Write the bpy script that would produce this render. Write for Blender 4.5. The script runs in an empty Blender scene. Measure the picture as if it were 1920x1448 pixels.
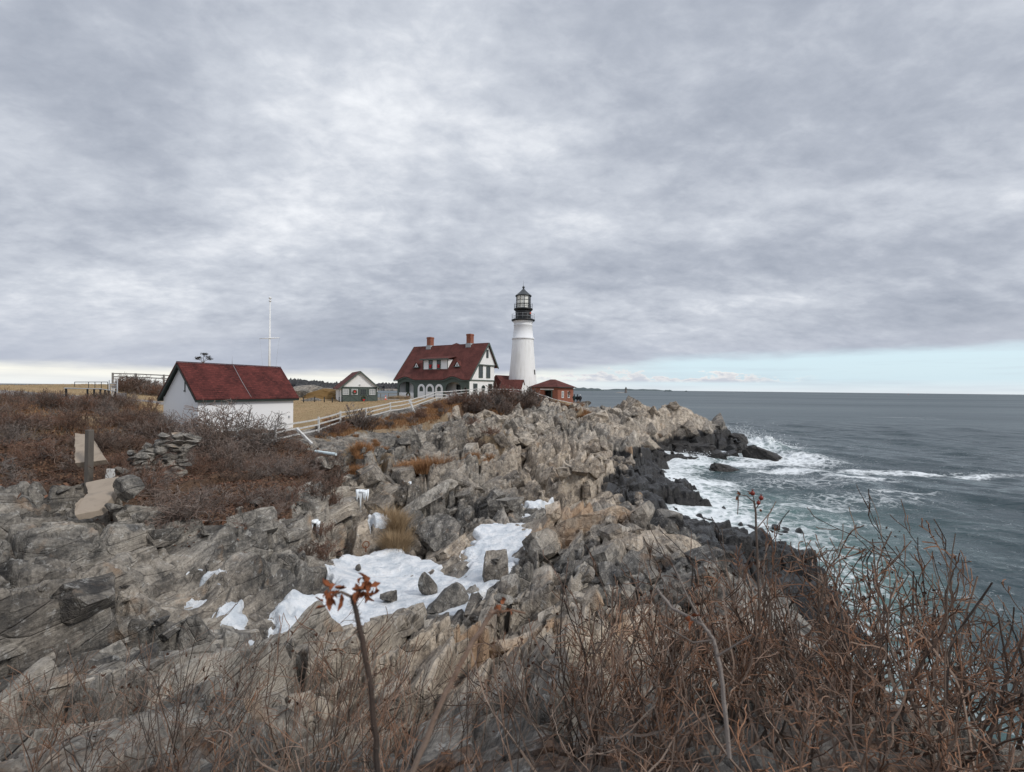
import bpy, math, random
import numpy as np
from mathutils import Vector, Matrix

SC = bpy.context.scene
COL = SC.collection
R = math.radians
F = 894.0            # focal length in pixels of the 1920 px wide frame
EYE = 10.0           # eye height above the sea, metres
ROLL = math.atan(0.011)
HY = 5.2             # horizon below the frame centre, px


def P(px, py, Y):
    """pixel of the photograph + distance -> point in the world"""
    x, y = px - 960.0, py - 724.0
    u = x * math.cos(ROLL) + y * math.sin(ROLL)
    v = -x * math.sin(ROLL) + y * math.cos(ROLL)
    return (u / F * Y, Y, EYE - (v - HY) / F * Y)


# ------------------------------------------------------------------ objects
def tag(o, label=None, cat=None, group=None, kind=None):
    if label: o['label'] = label
    if cat: o['category'] = cat
    if group: o['group'] = group
    if kind: o['kind'] = kind
    return o


def empty(name, label, cat, loc=(0, 0, 0), rotz=0.0, group=None):
    o = bpy.data.objects.new(name, None)
    COL.objects.link(o)
    o.location = loc
    o.rotation_euler = (0, 0, rotz)
    o.empty_display_size = 0.2
    return tag(o, label, cat, group)


def link_mesh(name, me, parent=None):
    o = bpy.data.objects.new(name, me)
    COL.objects.link(o)
    if parent is not None: o.parent = parent
    return o


def np_mesh(name, verts, faces, mat=None, smooth=False, attrs=None):
    """verts (N,3) ; faces (M,3) or (M,4) int arrays"""
    me = bpy.data.meshes.new(name)
    verts = np.asarray(verts, dtype=np.float32)
    faces = np.asarray(faces, dtype=np.int32)
    k = faces.shape[1]
    me.vertices.add(len(verts))
    me.vertices.foreach_set('co', verts.ravel())
    me.loops.add(faces.size)
    me.loops.foreach_set('vertex_index', faces.ravel())
    me.polygons.add(len(faces))
    me.polygons.foreach_set('loop_start', np.arange(0, faces.size, k, dtype=np.int32))
    try:
        me.polygons.foreach_set('loop_total', np.full(len(faces), k, dtype=np.int32))
    except Exception:
        pass
    me.polygons.foreach_set('use_smooth', np.full(len(faces), smooth, dtype=bool))
    if attrs:
        for an, av in attrs.items():
            a = me.attributes.new(an, 'FLOAT', 'POINT')
            a.data.foreach_set('value', np.asarray(av, dtype=np.float32).ravel())
    me.update(calc_edges=True)
    if mat: me.materials.append(mat)
    return me


class MB:
    """collects shapes, builds ONE mesh object; every face gets a metric uv"""
    def __init__(s):
        s.v = []; s.f = []; s.sm = []

    def add(s, verts, faces, smooth=False):
        b = len(s.v)
        s.v.extend([tuple(map(float, q)) for q in verts])
        for f in faces:
            s.f.append([b + i for i in f]); s.sm.append(smooth)
        return s

    def box(s, x0, x1, y0, y1, z0, z1):
        v = [(x0, y0, z0), (x1, y0, z0), (x1, y1, z0), (x0, y1, z0), (x0, y0, z1), (x1, y0, z1), (x1, y1, z1), (x0, y1, z1)]
        return s.add(v, [(0, 3, 2, 1), (4, 5, 6, 7), (0, 1, 5, 4), (1, 2, 6, 5), (2, 3, 7, 6), (3, 0, 4, 7)])

    def bar(s, a, b, w, h, up=(0, 0, 1)):
        """rectangular bar from a to b, w across, h along up"""
        a, b = Vector(a), Vector(b)
        d = (b - a).normalized()
        sd = d.cross(Vector(up))
        if sd.length < 1e-4: sd = d.cross(Vector((1, 0, 0)))
        sd.normalize(); u = sd.cross(d).normalized()
        q = []
        for p in (a, b):
            for i, j in ((-1, -1), (1, -1), (1, 1), (-1, 1)):
                q.append(p + sd * (w / 2 * i) + u * (h / 2 * j))
        return s.add(q, [(0, 3, 2, 1), (4, 5, 6, 7), (0, 1, 5, 4), (1, 2, 6, 5), (2, 3, 7, 6), (3, 0, 4, 7)])

    def tube(s, pts, rad, n=6, cap=True, smooth=True):
        pts = [Vector(p) for p in pts]
        if not hasattr(rad, '__len__'): rad = [rad] * len(pts)
        q = []
        ref = Vector((0.13, 0.31, 0.94))
        for i, p in enumerate(pts):
            d = (pts[min(i + 1, len(pts) - 1)] - pts[max(i - 1, 0)])
            if d.length < 1e-9: d = Vector((0, 0, 1))
            d.normalize()
            e = d.cross(ref)
            if e.length < 0.05: e = d.cross(Vector((1, 0, 0)))
            e.normalize(); g = d.cross(e)
            for k in range(n):
                t = 2 * math.pi * k / n
                q.append(p + (e * math.cos(t) + g * math.sin(t)) * rad[i])
        f = []
        for i in range(len(pts) - 1):
            for k in range(n):
                f.append((i * n + k, i * n + (k + 1) % n, (i + 1) * n + (k + 1) % n, (i + 1) * n + k))
        s.add(q, f, smooth)
        if cap:
            b = len(s.v) - len(q)
            s.f.append([b + k for k in reversed(range(n))]); s.sm.append(False)
            s.f.append([b + (len(pts) - 1) * n + k for k in range(n)]); s.sm.append(False)
        return s

    def lathe(s, prof, n=32, c=(0, 0), smooth=True):
        """prof: list of (r, z) from bottom to top"""
        q = []
        for r, z in prof:
            for k in range(n):
                t = 2 * math.pi * k / n
                q.append((c[0] + r * math.cos(t), c[1] + r * math.sin(t), z))
        f = []
        for i in range(len(prof) - 1):
            for k in range(n):
                f.append((i * n + k, i * n + (k + 1) % n, (i + 1) * n + (k + 1) % n, (i + 1) * n + k))
        return s.add(q, f, smooth)

    def slab(s, poly, d):
        """planar polygon (3d) extruded by vector d"""
        n = len(poly); d = Vector(d)
        q = [Vector(p) for p in poly] + [Vector(p) + d for p in poly]
        f = [tuple(reversed(range(n))), tuple(range(n, 2 * n))]
        for i in range(n):
            j = (i + 1) % n
            f.append((i, j, n + j, n + i))
        return s.add(q, f)

    def ball(s, c, r, n=10, m=7, sz=1.0):
        pr = [(max(1e-4, r * math.sin(math.pi * i / m)), c[2] - r * sz * math.cos(math.pi * i / m)) for i in range(m + 1)]
        return s.lathe(pr, n, (c[0], c[1]))

    def torus(s, c, ax_u, ax_v, Rr, r, n=24, m=8):
        c = Vector(c); U = Vector(ax_u).normalized(); V = Vector(ax_v).normalized(); W = U.cross(V)
        q = []; f = []
        for i in range(n):
            t = 2 * math.pi * i / n
            d = U * math.cos(t) + V * math.sin(t)
            for k in range(m):
                a = 2 * math.pi * k / m
                q.append(c + d * (Rr + r * math.cos(a)) + W * (r * math.sin(a)))
        for i in range(n):
            for k in range(m):
                f.append((i * m + k, ((i + 1) % n) * m + k, ((i + 1) % n) * m + (k + 1) % m, i * m + (k + 1) % m))
        return s.add(q, f, True)

    def build(s, name, mat, parent=None, bevel=0.0, attrs=None):
        me = bpy.data.meshes.new(name)
        me.from_pydata(s.v, [], s.f)
        me.polygons.foreach_set('use_smooth', s.sm)
        me.materials.append(mat)
        uv = me.uv_layers.new(name='UVMap')
        co = np.array(s.v)
        dat = np.zeros((len(me.loops), 2), dtype=np.float32)
        for p in me.polygons:
            nrm = p.normal
            if abs(nrm.z) > 0.999: U = Vector((1, 0, 0)); V = Vector((0, 1, 0))
            else:
                U = Vector((0, 0, 1)).cross(nrm).normalized(); V = nrm.cross(U)
            idx = list(p.vertices)
            c = co[idx]
            dat[p.loop_start:p.loop_start + p.loop_total, 0] = c @ np.array(U)
            dat[p.loop_start:p.loop_start + p.loop_total, 1] = c @ np.array(V)
        uv.data.foreach_set('uv', dat.ravel())
        o = link_mesh(name, me, parent)
        if bevel > 0:
            b = o.modifiers.new('b', 'BEVEL'); b.width = bevel; b.segments = 2; b.limit_method = 'ANGLE'
        return o


# ------------------------------------------------------------------ noise
def _h(ix, iy, k):
    h = (ix.astype(np.int64) * 374761393 + iy.astype(np.int64) * 668265263 + k * 974634737) & 0xFFFFFFFF
    h = ((h ^ (h >> 13)) * 1274126177) & 0xFFFFFFFF
    h = (h ^ (h >> 16)) & 0xFFFFFFFF
    h = (h * 2246822519) & 0xFFFFFFFF
    h = h ^ (h >> 15)
    return (h & 0xFFFFFF).astype(np.float32) / np.float32(0xFFFFFF)


def vnoise(x, y, seed=0):
    ix = np.floor(x); iy = np.floor(y)
    fx = (x - ix).astype(np.float32); fy = (y - iy).astype(np.float32)
    ix = ix.astype(np.int64); iy = iy.astype(np.int64)
    u = fx * fx * fx * (fx * (fx * 6 - 15) + 10); v = fy * fy * fy * (fy * (fy * 6 - 15) + 10)
    a = _h(ix, iy, seed); b = _h(ix + 1, iy, seed); c = _h(ix, iy + 1, seed); d = _h(ix + 1, iy + 1, seed)
    return ((a + (b - a) * u) * (1 - v) + (c + (d - c) * u) * v) * 2 - 1


def fbm(x, y, seed=0, oct=4, gain=0.5, lac=2.03):
    s = np.zeros(np.shape(x), dtype=np.float32); a = 1.0; t = 0.0
    for i in range(oct):
        s += a * vnoise(x, y, seed + i * 17); t += a
        a *= gain; x = x * lac + 3.7; y = y * lac - 1.9
    return s / t


def cells(x, y, seed, jit=0.8):
    """voronoi: F1, F2, two random numbers of the nearest cell, offset to its centre"""
    ix = np.floor(x).astype(np.int64); iy = np.floor(y).astype(np.int64)
    f1 = np.full(x.shape, 9.0, np.float32); f2 = f1.copy()
    r1 = np.zeros(x.shape, np.float32); r2 = r1.copy(); r3 = r1.copy(); dx1 = r1.copy(); dy1 = r1.copy()
    for i in (-1, 0, 1):
        for j in (-1, 0, 1):
            jx = ix + i; jy = iy + j
            px = jx + 0.5 + jit * (_h(jx, jy, seed) - 0.5)
            py = jy + 0.5 + jit * (_h(jx, jy, seed + 1) - 0.5)
            dx = (x - px).astype(np.float32); dy = (y - py).astype(np.float32)
            d = np.maximum(np.abs(dx), np.abs(dy)) * 0.8 + (np.abs(dx) + np.abs(dy)) * 0.2
            n = d < f1
            f2 = np.where(n, f1, np.minimum(f2, d))
            f1 = np.where(n, d, f1)
            r1 = np.where(n, _h(jx, jy, seed + 2), r1); r2 = np.where(n, _h(jx, jy, seed + 3), r2)
            r3 = np.where(n, _h(jx, jy, seed + 4), r3)
            dx1 = np.where(n, dx, dx1); dy1 = np.where(n, dy, dy1)
    return f1, f2, r1, r2, r3, dx1, dy1


def sstep(a, b, x):
    t = np.clip((x - a) / (b - a), 0, 1)
    return t * t * (3 - 2 * t)


def poly_sd(x, y, poly):
    """signed distance to a polygon, positive inside"""
    x = np.asarray(x, np.float32); y = np.asarray(y, np.float32)
    d = np.full(x.shape, 1e9, np.float32); ins = np.zeros(x.shape, bool)
    n = len(poly)
    for i in range(n):
        ax, ay = poly[i][:2]; bx, by = poly[(i + 1) % n][:2]
        ex, ey = bx - ax, by - ay
        t = np.clip(((x - ax) * ex + (y - ay) * ey) / (ex * ex + ey * ey + 1e-9), 0, 1)
        d = np.minimum(d, (x - ax - t * ex) ** 2 + (y - ay - t * ey) ** 2)
        if ay != by:
            c = ((ay > y) != (by > y)) & (x < (bx - ax) * (y - ay) / (by - ay) + ax)
            ins ^= c
    d = np.sqrt(d)
    return np.where(ins, d, -d)
# ------------------------------------------------------------------ materials
class NT:
    """small helper for node graphs"""
    def __init__(s, name):
        s.m = bpy.data.materials.new(name); s.m.use_nodes = True
        s.t = s.m.node_tree
        s.b = s.t.nodes['Principled BSDF']; s.out = s.t.nodes['Material Output']

    def n(s, typ, **kw):
        nd = s.t.nodes.new('ShaderNode' + typ)
        for k, v in kw.items(): setattr(nd, k, v)
        return nd

    def l(s, a, b): s.t.links.new(a, b)

    def _in(s, sock, v):
        if v is None: return
        if hasattr(v, 'is_output'): s.l(v, sock)
        else: sock.default_value = v

    def math(s, op, a, b=None, c=None, clamp=False):
        nd = s.n('Math', operation=op, use_clamp=clamp)
        s._in(nd.inputs[0], a); s._in(nd.inputs[1], b)
        if c is not None: s._in(nd.inputs[2], c)
        return nd.outputs[0]

    def maprange(s, v, a, b, c=0.0, d=1.0, smooth=False):
        nd = s.n('MapRange'); nd.clamp = True
        if smooth: nd.interpolation_type = 'SMOOTHSTEP'
        s._in(nd.inputs['Value'], v)
        for i, q in zip((1, 2, 3, 4), (a, b, c, d)): s._in(nd.inputs[i], q)
        return nd.outputs[0]

    def mix(s, fac, a, b, blend='MIX'):
        nd = s.n('Mix', data_type='RGBA', blend_type=blend)
        s._in(nd.inputs[0], fac)
        for sock, v in ((nd.inputs[6], a), (nd.inputs[7], b)):
            if isinstance(v, (tuple, list)): v = (v[0], v[1], v[2], 1.0)
            s._in(sock, v)
        return nd.outputs[2]

    def noise(s, vec, scale, detail=4.0, rough=0.55, dim='3D', dist=0.0):
        nd = s.n('TexNoise', noise_dimensions=dim)
        if vec is not None: s.l(vec, nd.inputs['Vector'])
        nd.inputs['Scale'].default_value = scale; nd.inputs['Detail'].default_value = detail
        nd.inputs['Roughness'].default_value = rough; nd.inputs['Distortion'].default_value = dist
        return nd.outputs[0]

    def mapping(s, vec, scale=(1, 1, 1), rot=(0, 0, 0), loc=(0, 0, 0)):
        nd = s.n('Mapping'); s.l(vec, nd.inputs[0])
        nd.inputs['Scale'].default_value = scale; nd.inputs['Rotation'].default_value = rot; nd.inputs['Location'].default_value = loc
        return nd.outputs[0]

    def pos(s): return s.n('NewGeometry').outputs['Position']
    def obj(s): return s.n('TexCoord').outputs['Object']
    def uv(s): return s.n('UVMap').outputs[0]

    def attr(s, name):
        nd = s.n('Attribute'); nd.attribute_name = name
        return nd.outputs['Fac']

    def ramp(s, fac, stops):
        nd = s.n('ValToRGB'); s.l(fac, nd.inputs[0])
        e = nd.color_ramp.elements
        while len(e) < len(stops): e.new(0.5)
        for el, (p, c) in zip(e, stops):
            el.position = p; el.color = (c[0], c[1], c[2], 1)
        return nd.outputs[0]

    def bump(s, h, strength=0.5, dist=0.02, prev=None):
        nd = s.n('Bump'); s._in(nd.inputs['Strength'], strength); nd.inputs['Distance'].default_value = dist
        s.l(h, nd.inputs['Height'])
        if prev is not None: s.l(prev, nd.inputs['Normal'])
        return nd.outputs[0]

    def done(s, color=None, rough=None, normal=None, spec=None, metal=None):
        if color is not None:
            if isinstance(color, (tuple, list)): color = (color[0], color[1], color[2], 1.0)
            s._in(s.b.inputs['Base Color'], color)
        if rough is not None: s._in(s.b.inputs['Roughness'], rough)
        if normal is not None: s.l(normal, s.b.inputs['Normal'])
        if spec is not None: s._in(s.b.inputs['Specular IOR Level'], spec)
        if metal is not None: s._in(s.b.inputs['Metallic'], metal)
        return s.m


def rock_graph(g, use_attr):
    p = g.pos()
    st = g.mapping(p, (1, 1, 1), (0, 0, R(11)))            # axes across / along the strike
    streak = g.noise(g.mapping(st, (7.0, 0.7, 5.0)), 1.0, 6, 0.6)
    streak2 = g.noise(g.mapping(st, (30.0, 2.2, 24.0)), 1.0, 4, 0.6)
    big = g.noise(p, 0.22, 3, 0.5); mid = g.noise(p, 1.6, 5, 0.6); fine = g.noise(p, 14.0, 5, 0.65)
    v = g.math('ADD', g.math('MULTIPLY', streak, 0.36), g.math('MULTIPLY', mid, 0.34))
    v = g.math('ADD', v, g.math('MULTIPLY', fine, 0.30))
    vc = g.n('TexVoronoi'); g.l(g.mapping(st, (2.9, 0.6, 2.3)), vc.inputs['Vector']); vc.inputs['Scale'].default_value = 1.0
    vs = g.n('SeparateColor'); g.l(vc.outputs['Color'], vs.inputs[0])
    v = g.math('ADD', v, g.math('MULTIPLY', g.math('SUBTRACT', vs.outputs[0], 0.5), 0.10))
    if use_attr: v = g.math('ADD', v, g.math('MULTIPLY', g.attr('shade'), 0.085))
    col = g.ramp(v, [(0.32, (0.026, 0.026, 0.027)), (0.45, (0.105, 0.097, 0.087)), (0.56, (0.238, 0.218, 0.190)), (0.74, (0.49, 0.452, 0.395))])
    tanc = g.ramp(v, [(0.30, (0.095, 0.078, 0.062)), (0.44, (0.25, 0.205, 0.16)), (0.57, (0.47, 0.395, 0.31)), (0.74, (0.68, 0.59, 0.485))])
    tf = g.math('ADD', g.maprange(big, 0.48, 0.70, 0.0, 0.6), g.attr('tan') if use_attr else 0.0)
    tf = g.math('MULTIPLY', tf, g.maprange(mid, 0.3, 0.6, 0.6, 1.0), clamp=True)
    col = g.mix(tf, col, tanc)
    # pale crust of lichen and quartz, rust stains
    li = g.noise(p, 5.5, 6, 0.7)
    col = g.mix(g.math('MULTIPLY', g.maprange(li, 0.57, 0.66), 0.45), col, (0.56, 0.55, 0.52))
    dk = g.noise(g.mapping(p, (1, 1, 1), (0, 0, 0), (31, 7, 3)), 3.1, 6, 0.68)
    col = g.mix(g.math('MULTIPLY', g.maprange(dk, 0.54, 0.66), 0.7), col, (0.040, 0.039, 0.038))
    ru = g.noise(g.mapping(p, (1, 1, 1), (0, 0, 0), (5, 17, 3)), 0.9, 5, 0.6)
    rf = g.maprange(ru, 0.60, 0.72, 0.0, 0.55)
    if use_attr:
        orm = g.maprange(g.math('ADD', g.attr('orange'), g.math('MULTIPLY', g.math('SUBTRACT', mid, 0.5), 1.2)), 0.35, 0.75)
        rf = g.math('MAXIMUM', rf, g.math('MULTIPLY', orm, 0.75))
    col = g.mix(rf, col, g.mix(streak, (0.20, 0.115, 0.062), (0.50, 0.335, 0.205)))
    # height field for the bump
    vor = g.n('TexVoronoi', feature='DISTANCE_TO_EDGE'); g.l(g.mapping(st, (2.9, 0.6, 2.3)), vor.inputs['Vector']); vor.inputs['Scale'].default_value = 1.0
    crack = g.maprange(vor.outputs['Distance'], 0.0, 0.035)
    hgt = g.math('ADD', g.math('MULTIPLY', streak, 0.7), g.math('MULTIPLY', fine, 0.25))
    hgt = g.math('ADD', hgt, g.math('MULTIPLY', streak2, 0.35))
    hgt = g.math('ADD', hgt, g.math('MULTIPLY', crack, 0.22))
    return p, col, hgt, mid, fine, big, streak


def make_rock(name, use_attr=True, wet_all=False):
    g = NT(name)
    p, col, hgt, mid, fine, big, streak = rock_graph(g, use_attr)
    rough = 0.85
    if use_attr:
        # dead leaves, soil and moss among the rocks
        lit = g.math('ADD', g.attr('litter'), g.math('MULTIPLY', g.math('SUBTRACT', mid, 0.5), 1.5))
        litm = g.maprange(lit, 0.42, 0.60)
        lv = g.n('TexVoronoi'); g.l(p, lv.inputs['Vector']); lv.inputs['Scale'].default_value = 17.0
        sep = g.n('SeparateColor'); g.l(lv.outputs['Color'], sep.inputs[0])
        lcol = g.ramp(sep.outputs[0], [(0.0, (0.022, 0.015, 0.011)), (0.35, (0.055, 0.030, 0.019)), (0.7, (0.115, 0.058, 0.034)), (1.0, (0.20, 0.12, 0.075))])
        lcol = g.mix(g.maprange(big, 0.35, 0.65), lcol, g.mix(fine, (0.045, 0.03, 0.022), (0.16, 0.095, 0.055)))
        col = g.mix(litm, col, lcol)
        dn = g.noise(g.mapping(p, (1, 1, 1), (0, 0, 0), (11, 3, 9)), 2.2, 5, 0.6)
        dry = g.math('ADD', g.attr('dry'), g.math('MULTIPLY', g.math('SUBTRACT', dn, 0.5), 1.4))
        dcol = g.mix(g.noise(p, 24.0, 4, 0.7), (0.12, 0.085, 0.052), (0.36, 0.265, 0.165))
        col = g.mix(g.maprange(dry, 0.42, 0.62), col, dcol)
        # the tide zone is wet and grown over with black weed
        wet = g.maprange(g.math('ADD', g.attr('wet'), g.math('MULTIPLY', g.math('SUBTRACT', mid, 0.5), 0.9)), 0.35, 0.62)
        col = g.mix(wet, col, g.mix(g.maprange(fine, 0.35, 0.7), (0.009, 0.009, 0.010), (0.040, 0.036, 0.032)))
        rough = g.math('SUBTRACT', 0.86, g.math('MULTIPLY', wet, g.maprange(mid, 0.35, 0.65, 0.38, 0.62)))
    if wet_all:
        col = g.mix(g.maprange(fine, 0.35, 0.7), (0.012, 0.012, 0.013), (0.06, 0.052, 0.045)); rough = g.maprange(mid, 0.35, 0.65, 0.65, 0.25)
    nm = g.bump(hgt, 1.0, 0.13)
    return g.done(col, rough, nm, 0.35)


M = {}
M['rock'] = make_rock('coastal_rock')
M['boulder'] = make_rock('boulder_rock', False)
M['wet_rock'] = make_rock('wet_black_rock', False, True)


def make_lawn():
    g = NT('dry_lawn'); p = g.pos()
    a = g.noise(p, 0.35, 4, 0.6); b = g.noise(p, 9.0, 5, 0.75); c = g.noise(p, 1.7, 4, 0.6)
    col = g.mix(b, (0.19, 0.128, 0.066), (0.45, 0.330, 0.195))
    col = g.mix(g.math('MULTIPLY', g.maprange(a, 0.42, 0.62), 0.45), col, (0.22, 0.175, 0.09))
    col = g.mix(g.math('MULTIPLY', g.maprange(c, 0.55, 0.7), 0.5), col, (0.20, 0.13, 0.07))
    gr = g.maprange(g.math('ADD', g.attr('gravel'), g.math('MULTIPLY', g.math('SUBTRACT', c, 0.5), 0.6)), 0.4, 0.55)
    col = g.mix(gr, col, g.mix(g.noise(p, 18, 3, 0.7), (0.13, 0.13, 0.135), (0.33, 0.325, 0.32)))
    return g.done(col, 0.95, g.bump(b, 0.9, 0.06), 0.1)


M['lawn'] = make_lawn()


def make_snow():
    g = NT('old_snow'); p = g.pos()
    a = g.noise(p, 2.2, 5, 0.6); b = g.noise(p, 11.0, 5, 0.65); d = g.noise(p, 38.0, 3, 0.7)
    col = g.mix(g.maprange(a, 0.38, 0.62), (0.52, 0.56, 0.60), (0.80, 0.81, 0.82))
    col = g.mix(g.math('MULTIPLY', g.maprange(g.math('ADD', g.math('MULTIPLY', d, 0.6), g.math('MULTIPLY', a, 0.4)), 0.57, 0.66), 0.5), col, (0.30, 0.22, 0.16))
    h = g.math('ADD', a, g.math('MULTIPLY', b, 0.45))
    return g.done(col, 0.55, g.bump(h, 0.9, 0.16), 0.3)


M['snow'] = make_snow()


def make_ice():
    g = NT('ice'); p = g.pos()
    a = g.noise(p, 9.0, 4, 0.6)
    return g.done(g.mix(a, (0.66, 0.72, 0.76), (0.90, 0.92, 0.93)), 0.22, g.bump(a, 0.5, 0.03), 0.5)


M['ice'] = make_ice()


def make_shingle(name, c1, c2, c3):
    g = NT(name); uv = g.uv()
    br = g.n('TexBrick'); g.l(uv, br.inputs['Vector'])
    br.offset = 0.5; br.inputs['Scale'].default_value = 1.0
    br.inputs['Mortar Size'].default_value = 0.016; br.inputs['Mortar Smooth'].default_value = 0.3
    br.inputs['Brick Width'].default_value = 0.42; br.inputs['Row Height'].default_value = 0.19
    br.inputs['Color1'].default_value = (*c1, 1); br.inputs['Color2'].default_value = (*c2, 1); br.inputs['Mortar'].default_value = (*c3, 1)
    n1 = g.noise(uv, 0.6, 4, 0.6); n2 = g.noise(g.mapping(uv, (3.0, 7.0, 1)), 1.0, 4, 0.7)
    col = g.mix(g.maprange(n2, 0.38, 0.62), br.outputs['Color'], tuple(q * 0.55 for q in c1))
    col = g.mix(g.math('MULTIPLY', g.maprange(n1, 0.4, 0.65), 0.4), col, tuple(q * 1.35 for q in c2))
    gr = g.noise(uv, 60.0, 2, 0.6)
    h = g.math('ADD', br.outputs['Fac'], g.math('MULTIPLY', gr, -0.3))
    # every course laps over the one below
    sep = g.n('SeparateXYZ'); g.l(uv, sep.inputs[0])
    saw = g.math('FRACT', g.math('DIVIDE', sep.outputs[1], 0.19))
    h = g.math('ADD', g.math('MULTIPLY', h, -1.0), g.math('MULTIPLY', saw, -0.6))
    return g.done(col, 0.9, g.bump(h, 0.8, 0.015), 0.25)


M['shingle'] = make_shingle('red_asphalt_shingle', (0.072, 0.019, 0.017), (0.145, 0.037, 0.031), (0.032, 0.012, 0.012))
M['shingle_house'] = make_shingle('red_house_shingle', (0.100, 0.033, 0.027), (0.138, 0.046, 0.038), (0.06, 0.022, 0.02))


def make_paint(name, c, rough=0.6, dirt=0.25, dirtc=(0.35, 0.33, 0.29), scale=1.2, board=0.0, bump=0.15):
    g = NT(name); p = g.obj()
    n = g.noise(g.mapping(p, (1, 1, 0.35)), scale, 5, 0.65); f = g.noise(p, 22, 4, 0.7)
    col = g.mix(g.math('MULTIPLY', g.maprange(n, 0.5, 0.75), dirt), c, dirtc)
    col = g.mix(g.math('MULTIPLY', f, 0.12), col, tuple(q * 0.6 for q in c))
    h = f
    if board > 0:
        sep = g.n('SeparateXYZ'); g.l(g.uv(), sep.inputs[0])
        fr = g.math('FRACT', g.math('DIVIDE', sep.outputs[1], board))
        h = g.math('ADD', g.math('MULTIPLY', f, 0.3), g.math('MULTIPLY', fr, -1.0))
    return g.done(col, rough, g.bump(h, bump if board == 0 else 0.6, 0.012), 0.35)


M['white_wall'] = make_paint('white_clapboard', (0.80, 0.80, 0.79), 0.6, 0.12, board=0.115)
M['white_plain'] = make_paint('white_stucco', (0.78, 0.78, 0.785), 0.7, 0.15, (0.5, 0.5, 0.48), 0.9, bump=0.05)
M['white_trim'] = make_paint('white_trim', (0.80, 0.80, 0.79), 0.5, 0.08)
M['fence_white'] = make_paint('weathered_white_wood', (0.58, 0.57, 0.55), 0.75, 0.7, (0.30, 0.28, 0.25), 3.5, bump=0.5)
M['fence_grey'] = make_paint('grey_weathered_wood', (0.24, 0.23, 0.215), 0.85, 0.6, (0.10, 0.095, 0.085), 4.0, bump=0.6)
M['post_wood'] = make_paint('old_post_wood', (0.12, 0.105, 0.09), 0.9, 0.7, (0.06, 0.05, 0.04), 5.0, bump=0.8)
M['green_trim'] = make_paint('sage_green_paint', (0.078, 0.102, 0.087), 0.55, 0.2, (0.10, 0.12, 0.11))
M['dark_green'] = make_paint('dark_green_paint', (0.022, 0.032, 0.027), 0.5, 0.25, (0.05, 0.06, 0.05))
M['garage_green'] = make_paint('garage_green_boards', (0.075, 0.095, 0.083), 0.6, 0.2, (0.12, 0.13, 0.12))
M['garage_brace'] = make_paint('garage_green_brace', (0.055, 0.072, 0.063), 0.6, 0.2, (0.10, 0.11, 0.10))
M['black_iron'] = make_paint('black_iron', (0.014, 0.015, 0.016), 0.45, 0.3, (0.05, 0.045, 0.04))
M['roof_iron'] = make_paint('grey_black_iron_roof', (0.045, 0.05, 0.054), 0.45, 0.3, (0.08, 0.08, 0.08))
M['galv'] = make_paint('galvanised_steel', (0.36, 0.37, 0.38), 0.45, 0.4, (0.2, 0.2, 0.2))
M['concrete'] = make_paint('old_concrete', (0.31, 0.255, 0.20), 0.92, 0.7, (0.19, 0.155, 0.12), 3.0, bump=0.6)
M['pale_wood'] = make_paint('pale_grey_wood', (0.40, 0.385, 0.36), 0.85, 0.6, (0.2, 0.19, 0.17), 5.0, bump=0.7)
M['grey_block'] = make_paint('grey_concrete', (0.27, 0.255, 0.25), 0.9, 0.4, (0.15, 0.14, 0.13), 2.0)
M['flag_white'] = make_paint('flagpole_white', (0.74, 0.74, 0.73), 0.45, 0.2)
M['pipe'] = make_paint('pale_blue_plastic', (0.62, 0.72, 0.75), 0.35, 0.35, (0.35, 0.36, 0.34), 4.0)
M['cone'] = make_paint('orange_plastic', (0.75, 0.10, 0.025), 0.5, 0.1)
M['red_bow'] = make_paint('red_ribbon', (0.60, 0.016, 0.016), 0.5, 0.0)
M['wreath'] = make_paint('evergreen_wreath', (0.045, 0.055, 0.02), 0.9, 0.6, (0.10, 0.06, 0.02), 9.0, bump=1.0)
M['mulch'] = make_paint('brown_mulch', (0.17, 0.10, 0.035), 0.95, 0.6, (0.06, 0.035, 0.015), 2.5, bump=1.0)
M['rust'] = make_paint('rusty_iron', (0.16, 0.065, 0.03), 0.85, 0.5, (0.05, 0.03, 0.02), 12)
M['interior'] = make_paint('dark_interior', (0.012, 0.013, 0.013), 0.8, 0.0)
M['porch_wall'] = make_paint('porch_shade_wall', (0.66, 0.65, 0.62), 0.7, 0.1)
M['hedge_grey'] = make_paint('rail_backing', (0.10, 0.065, 0.045), 0.95, 0.6, (0.03, 0.02, 0.015), 6.0, bump=1.0)


def make_glass(name, c, rough=0.12):
    g = NT(name); p = g.obj()
    n = g.noise(p, 1.4, 3, 0.6)
    return g.done(g.mix(n, tuple(q * 0.6 for q in c), c), rough, g.bump(n, 0.08, 0.02), 0.6)


M['glass_dark'] = make_glass('dark_window_glass', (0.035, 0.04, 0.042))
M['glass_grey'] = make_glass('grey_window_glass', (0.32, 0.34, 0.34), 0.2)
M['pane_white'] = make_paint('lantern_white_panes', (0.80, 0.79, 0.73), 0.3, 0.3, (0.6, 0.5, 0.36), 1.2)


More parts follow.
